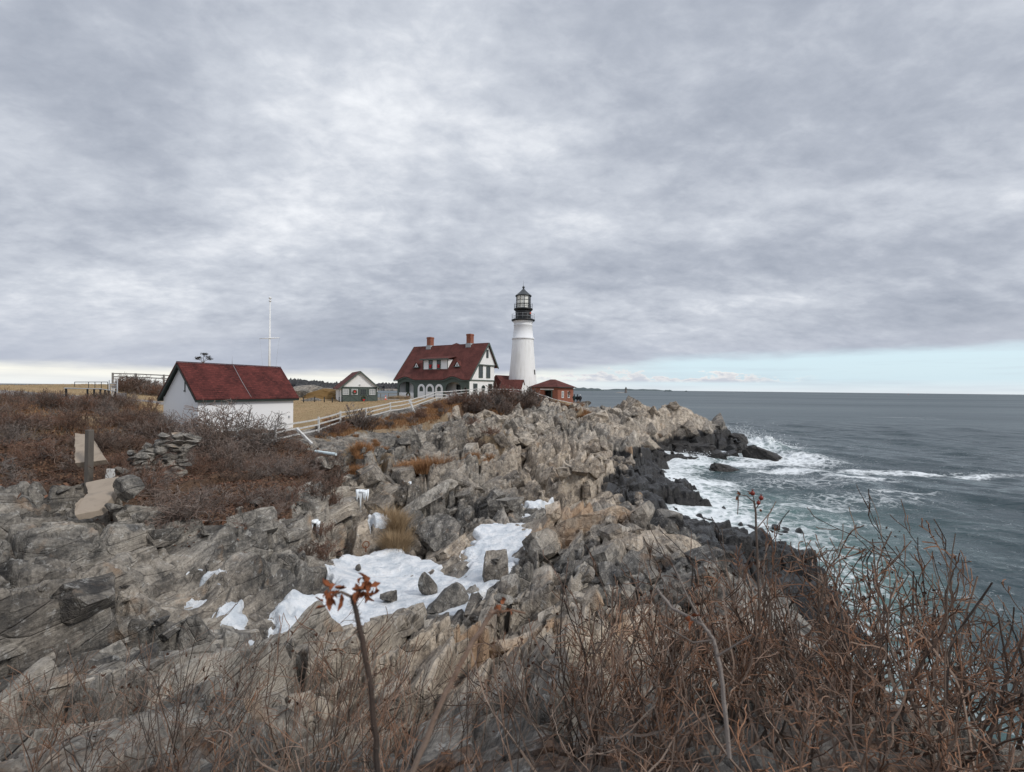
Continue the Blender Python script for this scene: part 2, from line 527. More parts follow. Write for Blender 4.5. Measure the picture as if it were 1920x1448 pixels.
def make_tower():
    g = NT('whitewashed_rubble'); p = g.obj()
    # courses of rough stone wrapped round the shaft
    sep = g.n('SeparateXYZ'); g.l(p, sep.inputs[0])
    ang = g.math('MULTIPLY', g.math('ARCTAN2', sep.outputs[0], sep.outputs[1]), 2.7)
    cmb = g.n('CombineXYZ'); g.l(ang, cmb.inputs[0]); g.l(sep.outputs[2], cmb.inputs[1])
    v = g.n('TexVoronoi', feature='DISTANCE_TO_EDGE'); g.l(g.mapping(cmb.outputs[0], (2.1, 4.3, 1.0)), v.inputs['Vector']); v.inputs['Scale'].default_value = 1.0
    n = g.noise(p, 4.0, 5, 0.6); s = g.noise(g.mapping(p, (2.5, 2.5, 0.25)), 1.0, 4, 0.6)
    e = g.maprange(v.outputs['Distance'], 0.0, 0.13)
    low = g.maprange(sep.outputs[2], 13.4, 13.6, 1.0, 0.12)
    h = g.math('MULTIPLY', g.math('ADD', e, g.math('MULTIPLY', n, 1.2)), low)
    col = g.mix(g.math('MULTIPLY', g.maprange(s, 0.48, 0.72), 0.45), (0.82, 0.815, 0.80), (0.56, 0.54, 0.50))
    col = g.mix(g.math('MULTIPLY', g.maprange(n, 0.58, 0.7), 0.2), col, (0.55, 0.52, 0.46))
    return g.done(col, 0.75, g.bump(h, 0.6, 0.024), 0.3)


M['tower'] = make_tower()


def make_brick():
    g = NT('red_brick'); uv = g.uv()
    br = g.n('TexBrick'); g.l(uv, br.inputs['Vector']); br.inputs['Scale'].default_value = 1.0
    br.inputs['Brick Width'].default_value = 0.22; br.inputs['Row Height'].default_value = 0.075; br.inputs['Mortar Size'].default_value = 0.008
    br.inputs['Color1'].default_value = (0.30, 0.095, 0.052, 1); br.inputs['Color2'].default_value = (0.22, 0.065, 0.038, 1); br.inputs['Mortar'].default_value = (0.30, 0.20, 0.16, 1)
    n = g.noise(uv, 0.9, 5, 0.6); n2 = g.noise(uv, 7, 4, 0.6)
    col = g.mix(g.math('MULTIPLY', g.maprange(n, 0.4, 0.7), 0.5), br.outputs['Color'], (0.16, 0.05, 0.035))
    col = g.mix(g.math('MULTIPLY', g.maprange(n2, 0.5, 0.75), 0.4), col, (0.40, 0.17, 0.10))
    return g.done(col, 0.9, g.bump(br.outputs['Fac'], -0.4, 0.01), 0.2)


M['brick'] = make_brick()


def make_twig(name, lo, hi, tip):
    """bark: every branch has its own tone between dark, mid and pale; young wood takes the tip colour"""
    g = NT(name); p = g.pos()
    n = g.noise(p, 3.0, 3, 0.7); f = g.noise(p, 45, 3, 0.7)
    oi = g.n('ObjectInfo')
    pk = g.math('ADD', g.math('MULTIPLY', g.attr('pick'), 0.75), g.math('MULTIPLY', oi.outputs['Random'], 0.25))
    pale = tuple(min(1.0, q * 1.45) for q in hi)
    col = g.ramp(pk, [(0.10, lo), (0.50, tuple((a + b) * .42 for a, b in zip(lo, hi))), (0.76, hi), (0.95, pale)])
    col = g.mix(g.math('MULTIPLY', f, 0.5), col, g.mix(0.5, lo, col))
    t = g.math('MULTIPLY', g.attr('tone'), g.maprange(g.math('ADD', g.math('MULTIPLY', oi.outputs['Random'], 0.5), n), 0.5, 1.0), clamp=True)
    col = g.mix(t, col, tip)
    return g.done(col, 0.8, g.bump(f, 0.6, 0.004), 0.25)


M['rose_twig'] = make_twig('rose_stems', (0.040, 0.033, 0.029), (0.235, 0.182, 0.145), (0.245, 0.118, 0.063))
M['grey_twig'] = make_twig('grey_bramble', (0.070, 0.060, 0.054), (0.27, 0.235, 0.21), (0.17, 0.115, 0.09))
M['brown_twig'] = make_twig('brown_brush', (0.055, 0.040, 0.032), (0.195, 0.145, 0.115), (0.17, 0.085, 0.055))
M['dry_grass'] = make_twig('tawny_grass', (0.17, 0.085, 0.040), (0.38, 0.215, 0.105), (0.42, 0.20, 0.085))
M['pale_grass'] = make_twig('straw_grass', (0.20, 0.135, 0.075), (0.44, 0.33, 0.205), (0.42, 0.29, 0.165))
M['leaf'] = make_twig('dead_leaves', (0.040, 0.020, 0.013), (0.165, 0.080, 0.048), (0.24, 0.135, 0.085))
M['orange_leaf'] = make_twig('curled_orange_leaf', (0.22, 0.07, 0.03), (0.42, 0.18, 0.075), (0.40, 0.13, 0.05))
M['hip'] = make_paint('rose_hip', (0.20, 0.030, 0.018), 0.35, 0.4, (0.12, 0.03, 0.02), 30)
M['crown'] = make_twig('dark_foliage', (0.022, 0.020, 0.016), (0.055, 0.045, 0.034), (0.05, 0.03, 0.02))


def make_sea():
    g = NT('sea_water'); p = g.pos()
    foam = g.attr('foam'); shal = g.attr('shallow')
    w1 = g.noise(g.mapping(p, (0.55, 1.0, 1), (0, 0, R(12))), 0.9, 6, 0.62, dist=0.4)
    w2 = g.noise(g.mapping(p, (0.5, 1.0, 1), (0, 0, R(-9))), 0.16, 5, 0.6)
    w3 = g.noise(g.mapping(p, (0.35, 1.0, 1), (0, 0, R(6))), 0.03, 6, 0.65)
    base = g.mix(g.maprange(w3, 0.4, 0.62), (0.020, 0.039, 0.045), (0.036, 0.060, 0.066))
    w4 = g.noise(g.mapping(p, (0.0011, 0.0075, 1)), 1.0, 5, 0.65)
    base = g.mix(g.math('MULTIPLY', g.maprange(w4, 0.42, 0.62), 0.55), base, (0.050, 0.070, 0.080))
    base = g.mix(g.math('MULTIPLY', shal, 0.85, clamp=True), base, (0.11, 0.20, 0.185))
    # lacy foam: warped cell edges and torn patches
    wp = g.n('VectorMath', operation='ADD')
    nz = g.n('TexNoise'); g.l(p, nz.inputs['Vector']); nz.inputs['Scale'].default_value = 0.55; nz.inputs['Detail'].default_value = 4
    sc = g.n('VectorMath', operation='SCALE'); g.l(nz.outputs['Color'], sc.inputs[0]); sc.inputs['Scale'].default_value = 2.2
    g.l(p, wp.inputs[0]); g.l(sc.outputs[0], wp.inputs[1])
    ve = g.n('TexVoronoi', feature='DISTANCE_TO_EDGE'); g.l(wp.outputs[0], ve.inputs['Vector']); ve.inputs['Scale'].default_value = 0.85
    ve2 = g.n('TexVoronoi', feature='DISTANCE_TO_EDGE'); g.l(wp.outputs[0], ve2.inputs['Vector']); ve2.inputs['Scale'].default_value = 2.4
    lace = g.math('ADD', g.maprange(ve.outputs['Distance'], 0.0, 0.22, 0.55, 0.0), g.maprange(ve2.outputs['Distance'], 0.0, 0.16, 0.30, 0.0))
    torn = g.noise(g.mapping(p, (0.8, 1.2, 1)), 0.8, 7, 0.7, dist=0.7)
    ff = g.math('ADD', g.math('MULTIPLY', foam, 1.25), g.math('ADD', lace, g.math('MULTIPLY', g.math('SUBTRACT', torn, 0.5), 1.7)))
    fm = g.maprange(ff, 0.74, 1.65)
    # small white horses far out
    cap = g.noise(g.mapping(p, (0.14, 0.55, 1), (0, 0, R(8))), 0.5, 6, 0.7)
    fm = g.math('MAXIMUM', fm, g.maprange(cap, 0.715, 0.76, 0.0, 0.55))
    fm = g.math('MULTIPLY', fm, g.math('ADD', 0.85, g.math('MULTIPLY', w1, 0.2)), clamp=True)
    col = g.mix(fm, base, (0.78, 0.81, 0.82))
    rough = g.maprange(fm, 0.0, 1.0, 0.16, 0.8)
    h = g.math('ADD', g.math('MULTIPLY', w1, 0.55), g.math('MULTIPLY', w2, 2.2))
    ln = g.n('VectorMath', operation='LENGTH'); g.l(p, ln.inputs[0])
    far = g.math('DIVIDE', 60.0, g.math('MAXIMUM', ln.outputs['Value'], 60.0))
    nm = g.bump(h, g.math('POWER', far, 0.6), 0.55)
    rough = g.math('MAXIMUM', rough, g.math('ADD', g.maprange(far, 1.0, 0.0, 0.16, 0.40), g.math('MULTIPLY', g.math('SUBTRACT', w4, 0.5), g.maprange(far, 1.0, 0.1, 0.0, 0.5))))
    nm = g.bump(fm, 0.5, 0.10, nm)
    g.b.inputs['IOR'].default_value = 1.33
    return g.done(col, rough, nm, 0.5)


M['sea'] = make_sea()
gsp = NT('spray'); M['spray'] = gsp.done((0.86, 0.88, 0.89), 0.8, None, 0.2)
gfw = NT('far_wood'); M['far_wood'] = gfw.done(gfw.mix(gfw.noise(gfw.pos(), 0.03, 4, 0.7), (0.040, 0.047, 0.050), (0.105, 0.098, 0.100)), 0.95, None, 0.1)
gfs = NT('far_shore'); M['far_shore'] = gfs.done(gfs.mix(gfs.noise(gfs.pos(), 0.05, 4, 0.7), (0.20, 0.175, 0.155), (0.46, 0.42, 0.38)), 0.95, None, 0.1)
gfi = NT('far_island'); M['far_island'] = gfi.done(gfi.mix(gfi.noise(gfi.pos(), 0.01, 4, 0.7), (0.08, 0.105, 0.11), (0.13, 0.15, 0.15)), 0.95, None, 0.1)
M['coat_black'] = make_paint('black_coat', (0.012, 0.012, 0.014), 0.8, 0.1)
M['coat_green'] = make_paint('dark_green_coat', (0.015, 0.035, 0.035), 0.8, 0.1)
M['trousers'] = make_paint('dark_trousers', (0.02, 0.022, 0.03), 0.85, 0.1)
M['skin'] = make_paint('skin', (0.50, 0.32, 0.24), 0.6, 0.1)
M['hair'] = make_paint('dark_hair', (0.03, 0.02, 0.015), 0.7, 0.0)
M['hat_white'] = make_paint('white_knit_hat', (0.7, 0.7, 0.7), 0.9, 0.0)
M['granite'] = make_paint('grey_granite', (0.20, 0.18, 0.165), 0.9, 0.4, (0.1, 0.09, 0.08), 0.3)
# ------------------------------------------------------------------ the ground
CP = []          # control points (x, y, z) of the smooth ground
for px, py, Y in [
    # ridge of striated rock below the viewpoint and the slope towards it
    (1000, 1200, 9), (960, 1261, 7.5), (960, 1448, 4.3), (300, 1230, 8.5), (200, 1100, 10), (180, 1020, 12.5), (160, 960, 15),
    (150, 1448, 5), (1300, 1200, 8), (640, 1300, 7.5), (640, 1230, 9.5), (500, 1261, 8.5), (1120, 1120, 11), (1000, 1130, 11.5),
    (930, 1120, 12.3), (880, 1190, 11.2), (780, 1215, 10.6),
    # right: weathered ledge, orange crest, the drop to the wet shelf
    (1250, 1032, 16.5), (1190, 990, 20), (1290, 1060, 15.5), (1130, 957, 22), (1050, 985, 21), (1000, 1035, 18.5), (1180, 970, 22), (1200, 1000, 19.5),
    (1060, 1075, 15.5), (1120, 1075, 14), (1260, 1110, 11.5), (1400, 1110, 11),
    # snow gully
    (640, 1060, 18.5), (760, 1020, 21), (800, 1140, 14.5), (870, 1100, 16), (980, 985, 24.5), (1020, 945, 29), (560, 1150, 13.5),
    (480, 1200, 11.5), (370, 1140, 12.5), (930, 1050, 19), (700, 1120, 15.5), (850, 1150, 13.6),
    # slab and rocks round the gully
    (690, 1000, 21), (655, 1010, 20.3), (820, 930, 26), (880, 985, 22.5), (850, 1065, 18.3), (800, 980, 23), (820, 885, 31), (930, 900, 30), (700, 900, 28), (640, 855, 30),
    (600, 930, 22), (625, 995, 20), (760, 955, 25), (930, 960, 26),
    # brushy slope below the shed
    (300, 900, 21), (400, 900, 23), (500, 870, 27), (560, 830, 31), (330, 980, 15), (450, 960, 18), (550, 950, 19.5), (430, 1060, 13),
    (550, 1060, 14.5), (600, 1080, 15.5), (200, 940, 17), (200, 870, 21), (290, 895, 21.2), (200, 790, 30), (170, 840, 24), (160, 800, 28), (420, 850, 27.5),
    # bank on the left
    (160, 765, 42), (205, 742, 46), (240, 737, 55), (250, 752, 42), (250, 766, 38), (300, 752, 46), (290, 725, 60), (230, 722, 60),
    # lawn
    (556, 801, 43), (600, 790, 46), (600, 752, 72), (700, 755, 70), (640, 753, 75), (710, 752, 77), (745, 748, 92), (830, 748, 88), (890, 746, 83), (650, 775, 55),
    (580, 770, 58), (540, 755, 70),
    # fence line
    (540, 826, 31), (580, 818, 33.5), (638, 797, 40), (732, 776, 49), (775, 770, 53), (820, 750, 62), (880, 750, 66), (960, 745, 70), (1000, 748, 74),
    (1030, 756, 80), (1095, 769, 85), (345, 848, 28), (440, 838, 29.5),
    # front of the hill
    (900, 772, 60), (850, 800, 51), (720, 800, 45), (680, 830, 37), (760, 830, 41), (900, 830, 46), (900, 870, 38), (1000, 800, 58), (1000, 860, 42),
    (1050, 900, 36), (980, 930, 30), (1100, 930, 31), (1100, 870, 43), (1100, 800, 62), (1180, 870, 46), (1200, 833, 62), (1150, 775, 80), (940, 800, 53),
    # headland
    (1110, 768, 84), (1190, 754, 86), (1240, 759, 87), (1270, 766, 87), (1310, 787, 88), (1360, 806, 88), (1345, 799, 88), (1378, 813, 88), (1400, 824, 87.5), (1402, 838, 85), (1370, 848, 79), (1225, 842, 77), (1270, 842, 76), (1330, 848, 78),
    (1280, 815, 81), (1250, 800, 82),
    # wet shelf
    (1230, 880, 55), (1300, 940, 42), (1250, 920, 44), (1200, 940, 36), (1180, 900, 42), (1250, 980, 30), (1320, 1000, 29), (1400, 1003, 30.5), (1450, 1014, 30.5),
    (1350, 1060, 22), (1260, 900, 48), (1310, 965, 38.5), (1480, 1045, 26), (1520, 1090, 22), (1235, 856, 68),
]:
    CP.append(P(px, py, Y))
CP += [(0, 0, 8.35), (-3, -3, 8.5), (3, -3, 8.5), (0, 2, 8.0), (-3, 1.5, 7.9), (3, 1.5, 8.2), (0, 4, 7.0), (-3, 4, 6.9), (2.5, 4, 7.6), (4.6, 4, 6.8),
       (5.0, 6, 5.3), (3.5, 7, 5.8), (7, 3, 4.8), (7.5, 8.5, 3.4), (8.8, 12, .9), (9.5, 15, .3), (11.0, 19, .6), (12, 4, 1.0), (16, 10, -2), (15.5, 15, -2), (-8, -8, 9), (8, -8, 8), (0, -30, 9), (-40, -30, 10), (40, -30, -4),
       (-7, 4, 7.0), (-14, 5, 7.2), (-12, 10, 6.6),
       # sea floor
       (21.5, 60, -1.6), (20.5, 48, -1.6), (20.5, 38, -1.7), (21.5, 33, -1.6), (20.5, 27, -1.6), (18.8, 22, -2), (23.5, 66, -1.0), (29, 70, -1.3), (36, 78, -1.3), (43, 82, -1.0), (46, 86, -1.6), (40, 93, -1.2),
       (32, 97, -1.5), (22, 104, -1.5), (50, 80, -3), (40, 60, -4), (35, 40, -4), (30, 20, -4), (30, 0, -4), (60, 100, -5), (80, 60, -6), (60, 20, -6), (10, 122, -3), (40, 130, -5), (-10, 125, -3),
       # behind the buildings
       (2, 100, 7.1), (9, 96, 7.9), (12, 93.5, 7.3), (14.5, 95, 6.2), (9, 104, 5.5), (-8, 104, 7), (-20, 104, 7), (-30, 96, 7.6), (-35, 85, 8), (-26, 110, 2), (-38, 108, 1.5), (-48, 100, 4), (-40, 120, -3), (-60, 115, -3),
       (-60, 30, 9), (-60, 60, 9.6), (-45, 55, 9.6), (-60, 85, 7), (-33, 42, 8.7), (-29, 36, 8.0), (-26, 33, 7.2), (-90, 40, 9.3), (-90, 90, 4), (-100, 130, -5), (-30, 18, 7.4), (-20, 14, 6.6),
       (-24, 42, 6.8), (-20, 40, 6.4), (-23, 34.7, 6.5), (-21, 39, 6.4), (-19, 43, 6.4), (-23, 45, 6.6), (-27, 37, 7.2)]
CP = np.array(CP, dtype=np.float64)
_D = np.sqrt(((CP[:, None, :2] - CP[None, :, :2]) ** 2).sum(-1) + 0.3)
_W = np.linalg.solve(np.block([[_D + np.eye(len(CP)) * -0.05, np.ones((len(CP), 1))], [np.ones((1, len(CP))), np.zeros((1, 1))]]),
                     np.concatenate([CP[:, 2], [0.0]]))


def base_h(x, y):
    x = np.asarray(x, np.float32); y = np.asarray(y, np.float32)
    out = np.full(x.shape, _W[-1], np.float32)
    for (cx, cy, _), w in zip(CP, _W[:-1]):
        out += np.float32(w) * np.sqrt((x - cx) ** 2 + (y - cy) ** 2 + np.float32(0.3))
    return out


def W2(lst): return [P(*q)[:2] for q in lst]


# lawn and building plot (world polygon; the pixel + distance form only documents where the outline was measured)
LAWN = W2([(530, 800, 43.5), (560, 818, 36), (600, 806, 39), (638, 790, 42.5), (732, 770, 52), (770, 764, 56), (820, 748, 65), (890, 744, 70), (960, 740, 75), (1010, 745, 79), (1045, 756, 86), (1080, 762, 88.5)]) \
    + [(13, 95), (10, 104), (-8, 108), (-22, 108), (-36, 98), (-48, 96), (-70, 80), (-75, 50), (-60, 34), (-34, 37), (-28, 38), (-26.5, 43)]
GRAVEL = [(-37, 40), (-28, 42), (-27.5, 45), (-36, 45.5), (-50, 46), (-50, 41)]
DRIVE = [(-22, 79), (-17, 77), (-15, 86), (-22, 93), (-27, 92), (-26, 84)]
LITTER = W2([(155, 800, 28), (340, 800, 30), (420, 825, 30), (520, 826, 31), (585, 835, 31), (640, 880, 27), (600, 925, 22.5), (560, 965, 19), (470, 985, 16.5), (400, 1005, 15), (280, 1010, 13.6), (190, 985, 14), (150, 950, 15)]) + [(-22, 14), (-30, 20), (-40, 28)]
BANK = [(-24.5, 33), (-22, 29), (-30, 20), (-70, 25), (-75, 44), (-36, 41.5), (-28.5, 38.5)]
YARD = W2([(330, 800, 34), (330, 835, 28.5), (400, 850, 27), (520, 845, 28.5), (575, 835, 31), (560, 812, 36), (545, 800, 42), (450, 800, 38)])
SHELF = W2([(1170, 895, 43), (1225, 865, 62), (1260, 880, 54), (1320, 935, 42), (1330, 970, 37), (1460, 1000, 31), (1530, 1060, 25), (1520, 1110, 20), (1420, 1110, 18.5), (1310, 1062, 20), (1290, 1010, 25), (1220, 960, 33)])
FENCE_LINE = W2([(345, 846, 28.0), (445, 838, 29.6), (517, 832, 30.6), (560, 822, 32.2), (598, 812, 35.5), (638, 798, 40), (685, 786, 44.5), (732, 776, 49.5), (775, 766, 54), (818.7, 750, 61), (855, 746, 64), (892, 743, 67), (962, 743, 72), (1009, 751, 77.5), (1046, 763, 83), (1093, 770, 85.5)])
CREST = W2([(790, 762, 58), (850, 752, 64), (900, 748, 67), (1000, 748, 74), (1040, 762, 80), (1010, 775, 70), (940, 770, 61), (880, 765, 60), (830, 772, 56)])
STRIPS = [W2([(600, 800, 39.5), (700, 785, 46), (780, 770, 53), (830, 758, 60), (850, 766, 57), (790, 782, 49), (700, 797, 43), (640, 812, 37), (590, 824, 33.5)])]
DRYB = [(P(690, 870, 31)[:2], 2.0), (P(795, 880, 31)[:2], 1.7), (P(1095, 785, 76)[:2], 2.0), (P(1075, 770, 82)[:2], 2.2), (P(915, 822, 47)[:2], 2.4), (P(880, 860, 38)[:2], 1.3), (P(745, 1000, 22)[:2], 0.8), (P(1040, 770, 78)[:2], 2.0)]
SNOW1 = W2([(660, 1045, 19.3), (700, 1030, 20), (745, 1022, 20.7), (790, 1035, 19.6), (820, 1060, 18.5), (850, 1085, 16.8), (878, 1085, 16.6), (885, 1030, 20.0), (890, 1000, 22), (960, 985, 24), (990, 968, 26), (1015, 985, 24),
             (985, 1020, 20.6), (960, 1060, 18.5), (955, 1100, 16), (905, 1120, 15.2), (880, 1160, 13.4), (850, 1180, 12.9), (790, 1170, 13.2), (720, 1160, 13.4), (640, 1185, 12.4), (560, 1200, 12), (530, 1170, 13),
             (560, 1140, 14), (640, 1130, 14.8), (630, 1090, 16.8), (620, 1060, 18.2)])
SNOW2 = W2([(322, 1155, 12.0), (365, 1112, 13.6), (425, 1125, 13.0), (410, 1155, 12.1), (370, 1190, 11.0), (325, 1190, 11.0)])
SNOW3 = W2([(415, 1175, 12), (455, 1160, 12.6), (500, 1190, 11.7), (505, 1230, 10.4), (470, 1250, 9.8), (440, 1210, 11)])
SNOW4 = W2([(985, 955, 28), (1035, 938, 30.5), (1040, 944, 30), (1000, 966, 27)])
SNOW5 = W2([(690, 985, 22.4), (735, 978, 23.4), (740, 990, 22.3), (700, 1000, 21.4)])




def blobs(x, y, lst):
    o = np.zeros(x.shape, np.float32)
    for (cx, cy), r in lst:
        o = np.maximum(o, np.exp(-((x - cx) ** 2 + (y - cy) ** 2) / (r * r)))
    return o


TANB = [(P(1100, 860, 44)[:2], 12), (P(1060, 900, 36)[:2], 7), (P(1150, 800, 70)[:2], 10), (P(1240, 780, 86)[:2], 9), (P(1120, 920, 33)[:2], 4), (P(1050, 1000, 21)[:2], 3), (P(960, 1200, 9)[:2], 3.2), (P(1100, 1180, 9)[:2], 3),
        (P(690, 1000, 21)[:2], 1.6), (P(860, 1020, 21)[:2], 2.4), (P(1230, 1030, 16.5)[:2], 2), (P(900, 775, 60)[:2], 6)]
ORB = [(P(1120, 970, 21.5)[:2], 2.1), (P(1040, 1000, 20.0)[:2], 1.3), (P(1185, 840, 56)[:2], 1.0), (P(690, 1040, 19)[:2], 0.4), (P(1000, 1190, 9.2)[:2], 0.7), (P(900, 1230, 9.2)[:2], 0.6), (P(1150, 1150, 9.7)[:2], 0.5)]
WETB = [(P(1180, 905, 41)[:2], 1.5)]


def _ledges(x, y, want_shade=False):
    """layered, jointed bedrock: ledges of several sizes, tilted like shingles, elongated along the strike"""
    wx = fbm(x * 0.07, y * 0.07, 5, 2) * 1.7
    wy = fbm(x * 0.06 + 9, y * 0.06, 8, 2) * 1.7
    X = x + wx; Y = y + wy
    c, s = math.cos(R(11)), math.sin(R(11))
    t = X * c - Y * s          # across the strike
    q = X * s + Y * c          # along it
    d = np.sqrt(x * x + y * y)
    out = np.zeros(x.shape, np.float32)
    f1, f2, a, b, e, dx, dy = cells(t / 4.4, q / 7.0, 101)
    sh = (a - 0.5) * 0.8
    big = sstep(14, 36, d)
    k1 = 0.34 + 0.42 * big + 0.34 * sstep(66, 80, d) * sstep(14, 20, x)
    out += k1 * ((a - 0.5) * 2.1 + dx * (0.9 + 0.8 * (b - 0.5)) - dy * (e - 0.3) * 1.3)
    out -= k1 * 1.1 * (1 - sstep(0.03, 0.12, f2 - f1)) * sstep(0.25, 0.6, e)
    f1, f2, a, b, e, dx, dy = cells(t / 1.8 + 3.3, q / 3.0, 211)
    sh = sh + (b - 0.5) * 1.0
    k = 0.80 + 0.45 * big
    out += k * (0.85 * (a - 0.55) + dx * (0.50 + 0.6 * (b - 0.5)) - dy * (e - 0.4) * 0.6)
    out -= k * 1.05 * (1 - sstep(0.03, 0.11, f2 - f1)) * sstep(0.25, 0.55, b)
    f1, f2, a, b, e, dx, dy = cells(t / 0.58 + 1.1, q / 1.7, 307)
    sh = sh + (a - 0.5) * 0.8
    out += k * (0.24 * (a - 0.5) + dx * (0.20 + 0.24 * (b - 0.5)) - dy * (e - 0.5) * 0.26)
    out -= k * 0.20 * (1 - sstep(0.02, 0.11, f2 - f1)) * sstep(0.15, 0.4, e)
    nf = 1 - sstep(26, 55, d)
    f1, f2, a, b, e, dx, dy = cells(t / 0.20, q / 0.75, 401)
    sh = sh + (a - 0.5) * 0.4
    out += nf * (0.065 * (a - 0.5) + dx * (0.06 + 0.06 * (b - 0.5)) - dy * (e - 0.5) * 0.05)
    out += 0.35 * fbm(x * 0.3, y * 0.3, 61, 3) + 0.03 * fbm(x * 2.6, y * 2.6, 63, 3)
    if want_shade: return out, sh
    return out


def rock_detail(x, y, want_shade=False):
    """the ledges of the headland strike across those of the mainland cliff"""
    x = np.asarray(x, np.float32); y = np.asarray(y, np.float32)
    out, sh = _ledges(x, y, True)
    w = sstep(60, 72, y) * sstep(9, 19, x)
    m = w > 0
    if m.any():
        c, s_ = math.cos(R(62)), math.sin(R(62))
        dx, dy = x[m] - 28, y[m] - 80
        o2, s2 = _ledges(28 + dx * c - dy * s_, 80 + dx * s_ + dy * c, True)
        out[m] = out[m] * (1 - w[m]) + o2 * w[m]; sh[m] = sh[m] * (1 - w[m]) + s2 * w[m]
    return (out, sh) if want_shade else out


CLEFTS = [([(612, 1050, 18.7), (640, 995, 20.6), (668, 955, 22.6), (690, 930, 24.5)], .5, 1.5), ([(775, 915, 28.3), (830, 912, 28.6), (900, 915, 28.8)], .5, 1.3), ([(1080, 1052, 16.6), (1130, 1058, 16.3), (1180, 1062, 16), (1240, 1068, 15.6)], .35, 1.1),
          ([(1060, 850, 45), (1120, 890, 40), (1170, 905, 39)], .7, 1.2), ([(950, 800, 54), (985, 850, 45), (1010, 900, 37), (1030, 930, 32)], .7, 1.4), ([(1212, 838, 72), (1250, 840, 75), (1290, 838, 77)], 1.6, 2.2),
          ([(850, 815, 48), (905, 812, 48.5)], .8, 1.5), ([(740, 850, 37), (790, 830, 42), (850, 835, 43)], .6, 1.1), ([(985, 1050, 17.9), (1000, 1075, 16.2), (1060, 1090, 15)], .35, .9), ([(420, 1030, 14), (480, 1010, 15), (560, 985, 17.5)], .3, .8),
          ([(200, 1085, 10.4), (330, 1060, 12.2), (430, 1030, 14)], .22, .6), ([(300, 1160, 10.2), (420, 1120, 12), (540, 1040, 15)], .25, .7), ([(1070, 790, 68), (1130, 830, 58), (1190, 850, 55)], .9, 1.5), ([(690, 850, 34), (720, 900, 29), (745, 940, 26)], .5, 1.1)]


def clefts(x, y):
    o = np.zeros(x.shape, np.float32)
    wx = x + 0.5 * fbm(x * 0.8, y * 0.8, 871, 3); wy = y + 0.5 * fbm(x * 0.8 + 5, y * 0.8, 877, 3)
    for pts, w, dep in CLEFTS:
        p = W2(pts)
        d2 = np.full(x.shape, 1e9, np.float32)
        for (ax, ay), (bx, by) in zip(p[:-1], p[1:]):
            ex, ey = bx - ax, by - ay
            t = np.clip(((wx - ax) * ex + (wy - ay) * ey) / (ex * ex + ey * ey), 0, 1)
            d2 = np.minimum(d2, (wx - ax - t * ex) ** 2 + (wy - ay - t * ey) ** 2)
        o = np.maximum(o, dep * (1 - sstep(0.45 * w, 1.15 * w, np.sqrt(d2))))
    return o


def ground_fields(x, y):
    d = np.sqrt(x * x + y * y)
    lawn_sd = poly_sd(x, y, LAWN) + fbm(x * 0.6, y * 0.6, 71, 3) * 0.6
    lawn = sstep(-0.5, 0.7, lawn_sd)
    lit_sd = poly_sd(x, y, LITTER) + fbm(x * 0.7, y * 0.7, 73, 4) * 1.8
    litter = sstep(-0.7, 0.9, lit_sd)
    bank = sstep(-0.6, 1.2, poly_sd(x, y, BANK) + fbm(x * 0.5, y * 0.5, 75, 3) * 0.8)
    crest = sstep(-0.8, 0.8, poly_sd(x, y, CREST) + fbm(x * 0.5, y * 0.5, 77, 3) * 1.2)
    strip = sstep(-0.8, 0.8, poly_sd(x, y, STRIPS[0]) + fbm(x * 0.5, y * 0.5, 79, 3) * 1.2)
    dry = np.maximum(np.maximum(strip * 0.9, bank * 0.75), blobs(x, y, DRYB) * 0.9)
    near = 1 - sstep(2.5, 8.0, d)
    yard = sstep(-0.8, 1.0, poly_sd(x, y, YARD) + fbm(x * 0.5, y * 0.5, 83, 3) * 0.8)
    fd = np.full(x.shape, 1e9, np.float32)
    for (ax, ay), (bx, by) in zip(FENCE_LINE[:-1], FENCE_LINE[1:]):
        ex, ey = bx - ax, by - ay
        t = np.clip(((x - ax) * ex + (y - ay) * ey) / (ex * ex + ey * ey), 0, 1)
        fd = np.minimum(fd, (x - ax - t * ex) ** 2 + (y - ay - t * ey) ** 2)
    fence = 1 - sstep(1.6, 4.2, np.sqrt(fd))
    shelf = sstep(-1.0, 2.0, poly_sd(x, y, SHELF))
    snw = np.zeros(x.shape, np.float32)
    for sp in (SNOW1, SNOW2, SNOW3, SNOW4, SNOW5): snw = np.maximum(snw, sstep(-1.1, 0.0, poly_sd(x, y, sp)))
    soil = np.maximum(np.maximum(np.maximum(litter * 0.95, crest * 0.75), near * 0.6), yard * 0.8)
    amp = (1 - lawn) * (1 - 0.45 * litter) * (1 - 0.75 * bank) * (1 - 0.5 * crest) * (1 - 0.5 * strip) * (1 - 0.8 * near) * (1 - 0.70 * snw) * (1 - 0.85 * yard) * (1 - 0.3 * shelf) * (1 - 0.82 * fence)
    return lawn, soil, dry, amp


def ground_z(x, y, fields=None):
    x = np.asarray(x, np.float32); y = np.asarray(y, np.float32)
    b = base_h(x, y)
    lawn, soil, dry, amp = fields if fields is not None else ground_fields(x, y)
    z = b + (rock_detail(x, y) - clefts(x, y)) * amp + (1 - amp) * (0.07 * fbm(x * 0.9, y * 0.9, 91, 4))
    # layer of stepped shelves in the tide zone
    return z


def gz(x, y):
    return float(ground_z(np.array([x]), np.array([y]))[0])


def gz_many(x, y): return ground_z(np.asarray(x), np.asarray(y))


NR, R0, R1 = 1430, 0.6, 165.0
dense = np.arange(-R(53), R(53), 1 / 640.0)
coarse = np.linspace(R(53), 2 * math.pi - R(53), 150)
TH = np.concatenate([dense, coarse[:-1]])
RR = R0 * np.exp(np.linspace(0, math.log(R1 / R0), NR))
NTH = len(TH)


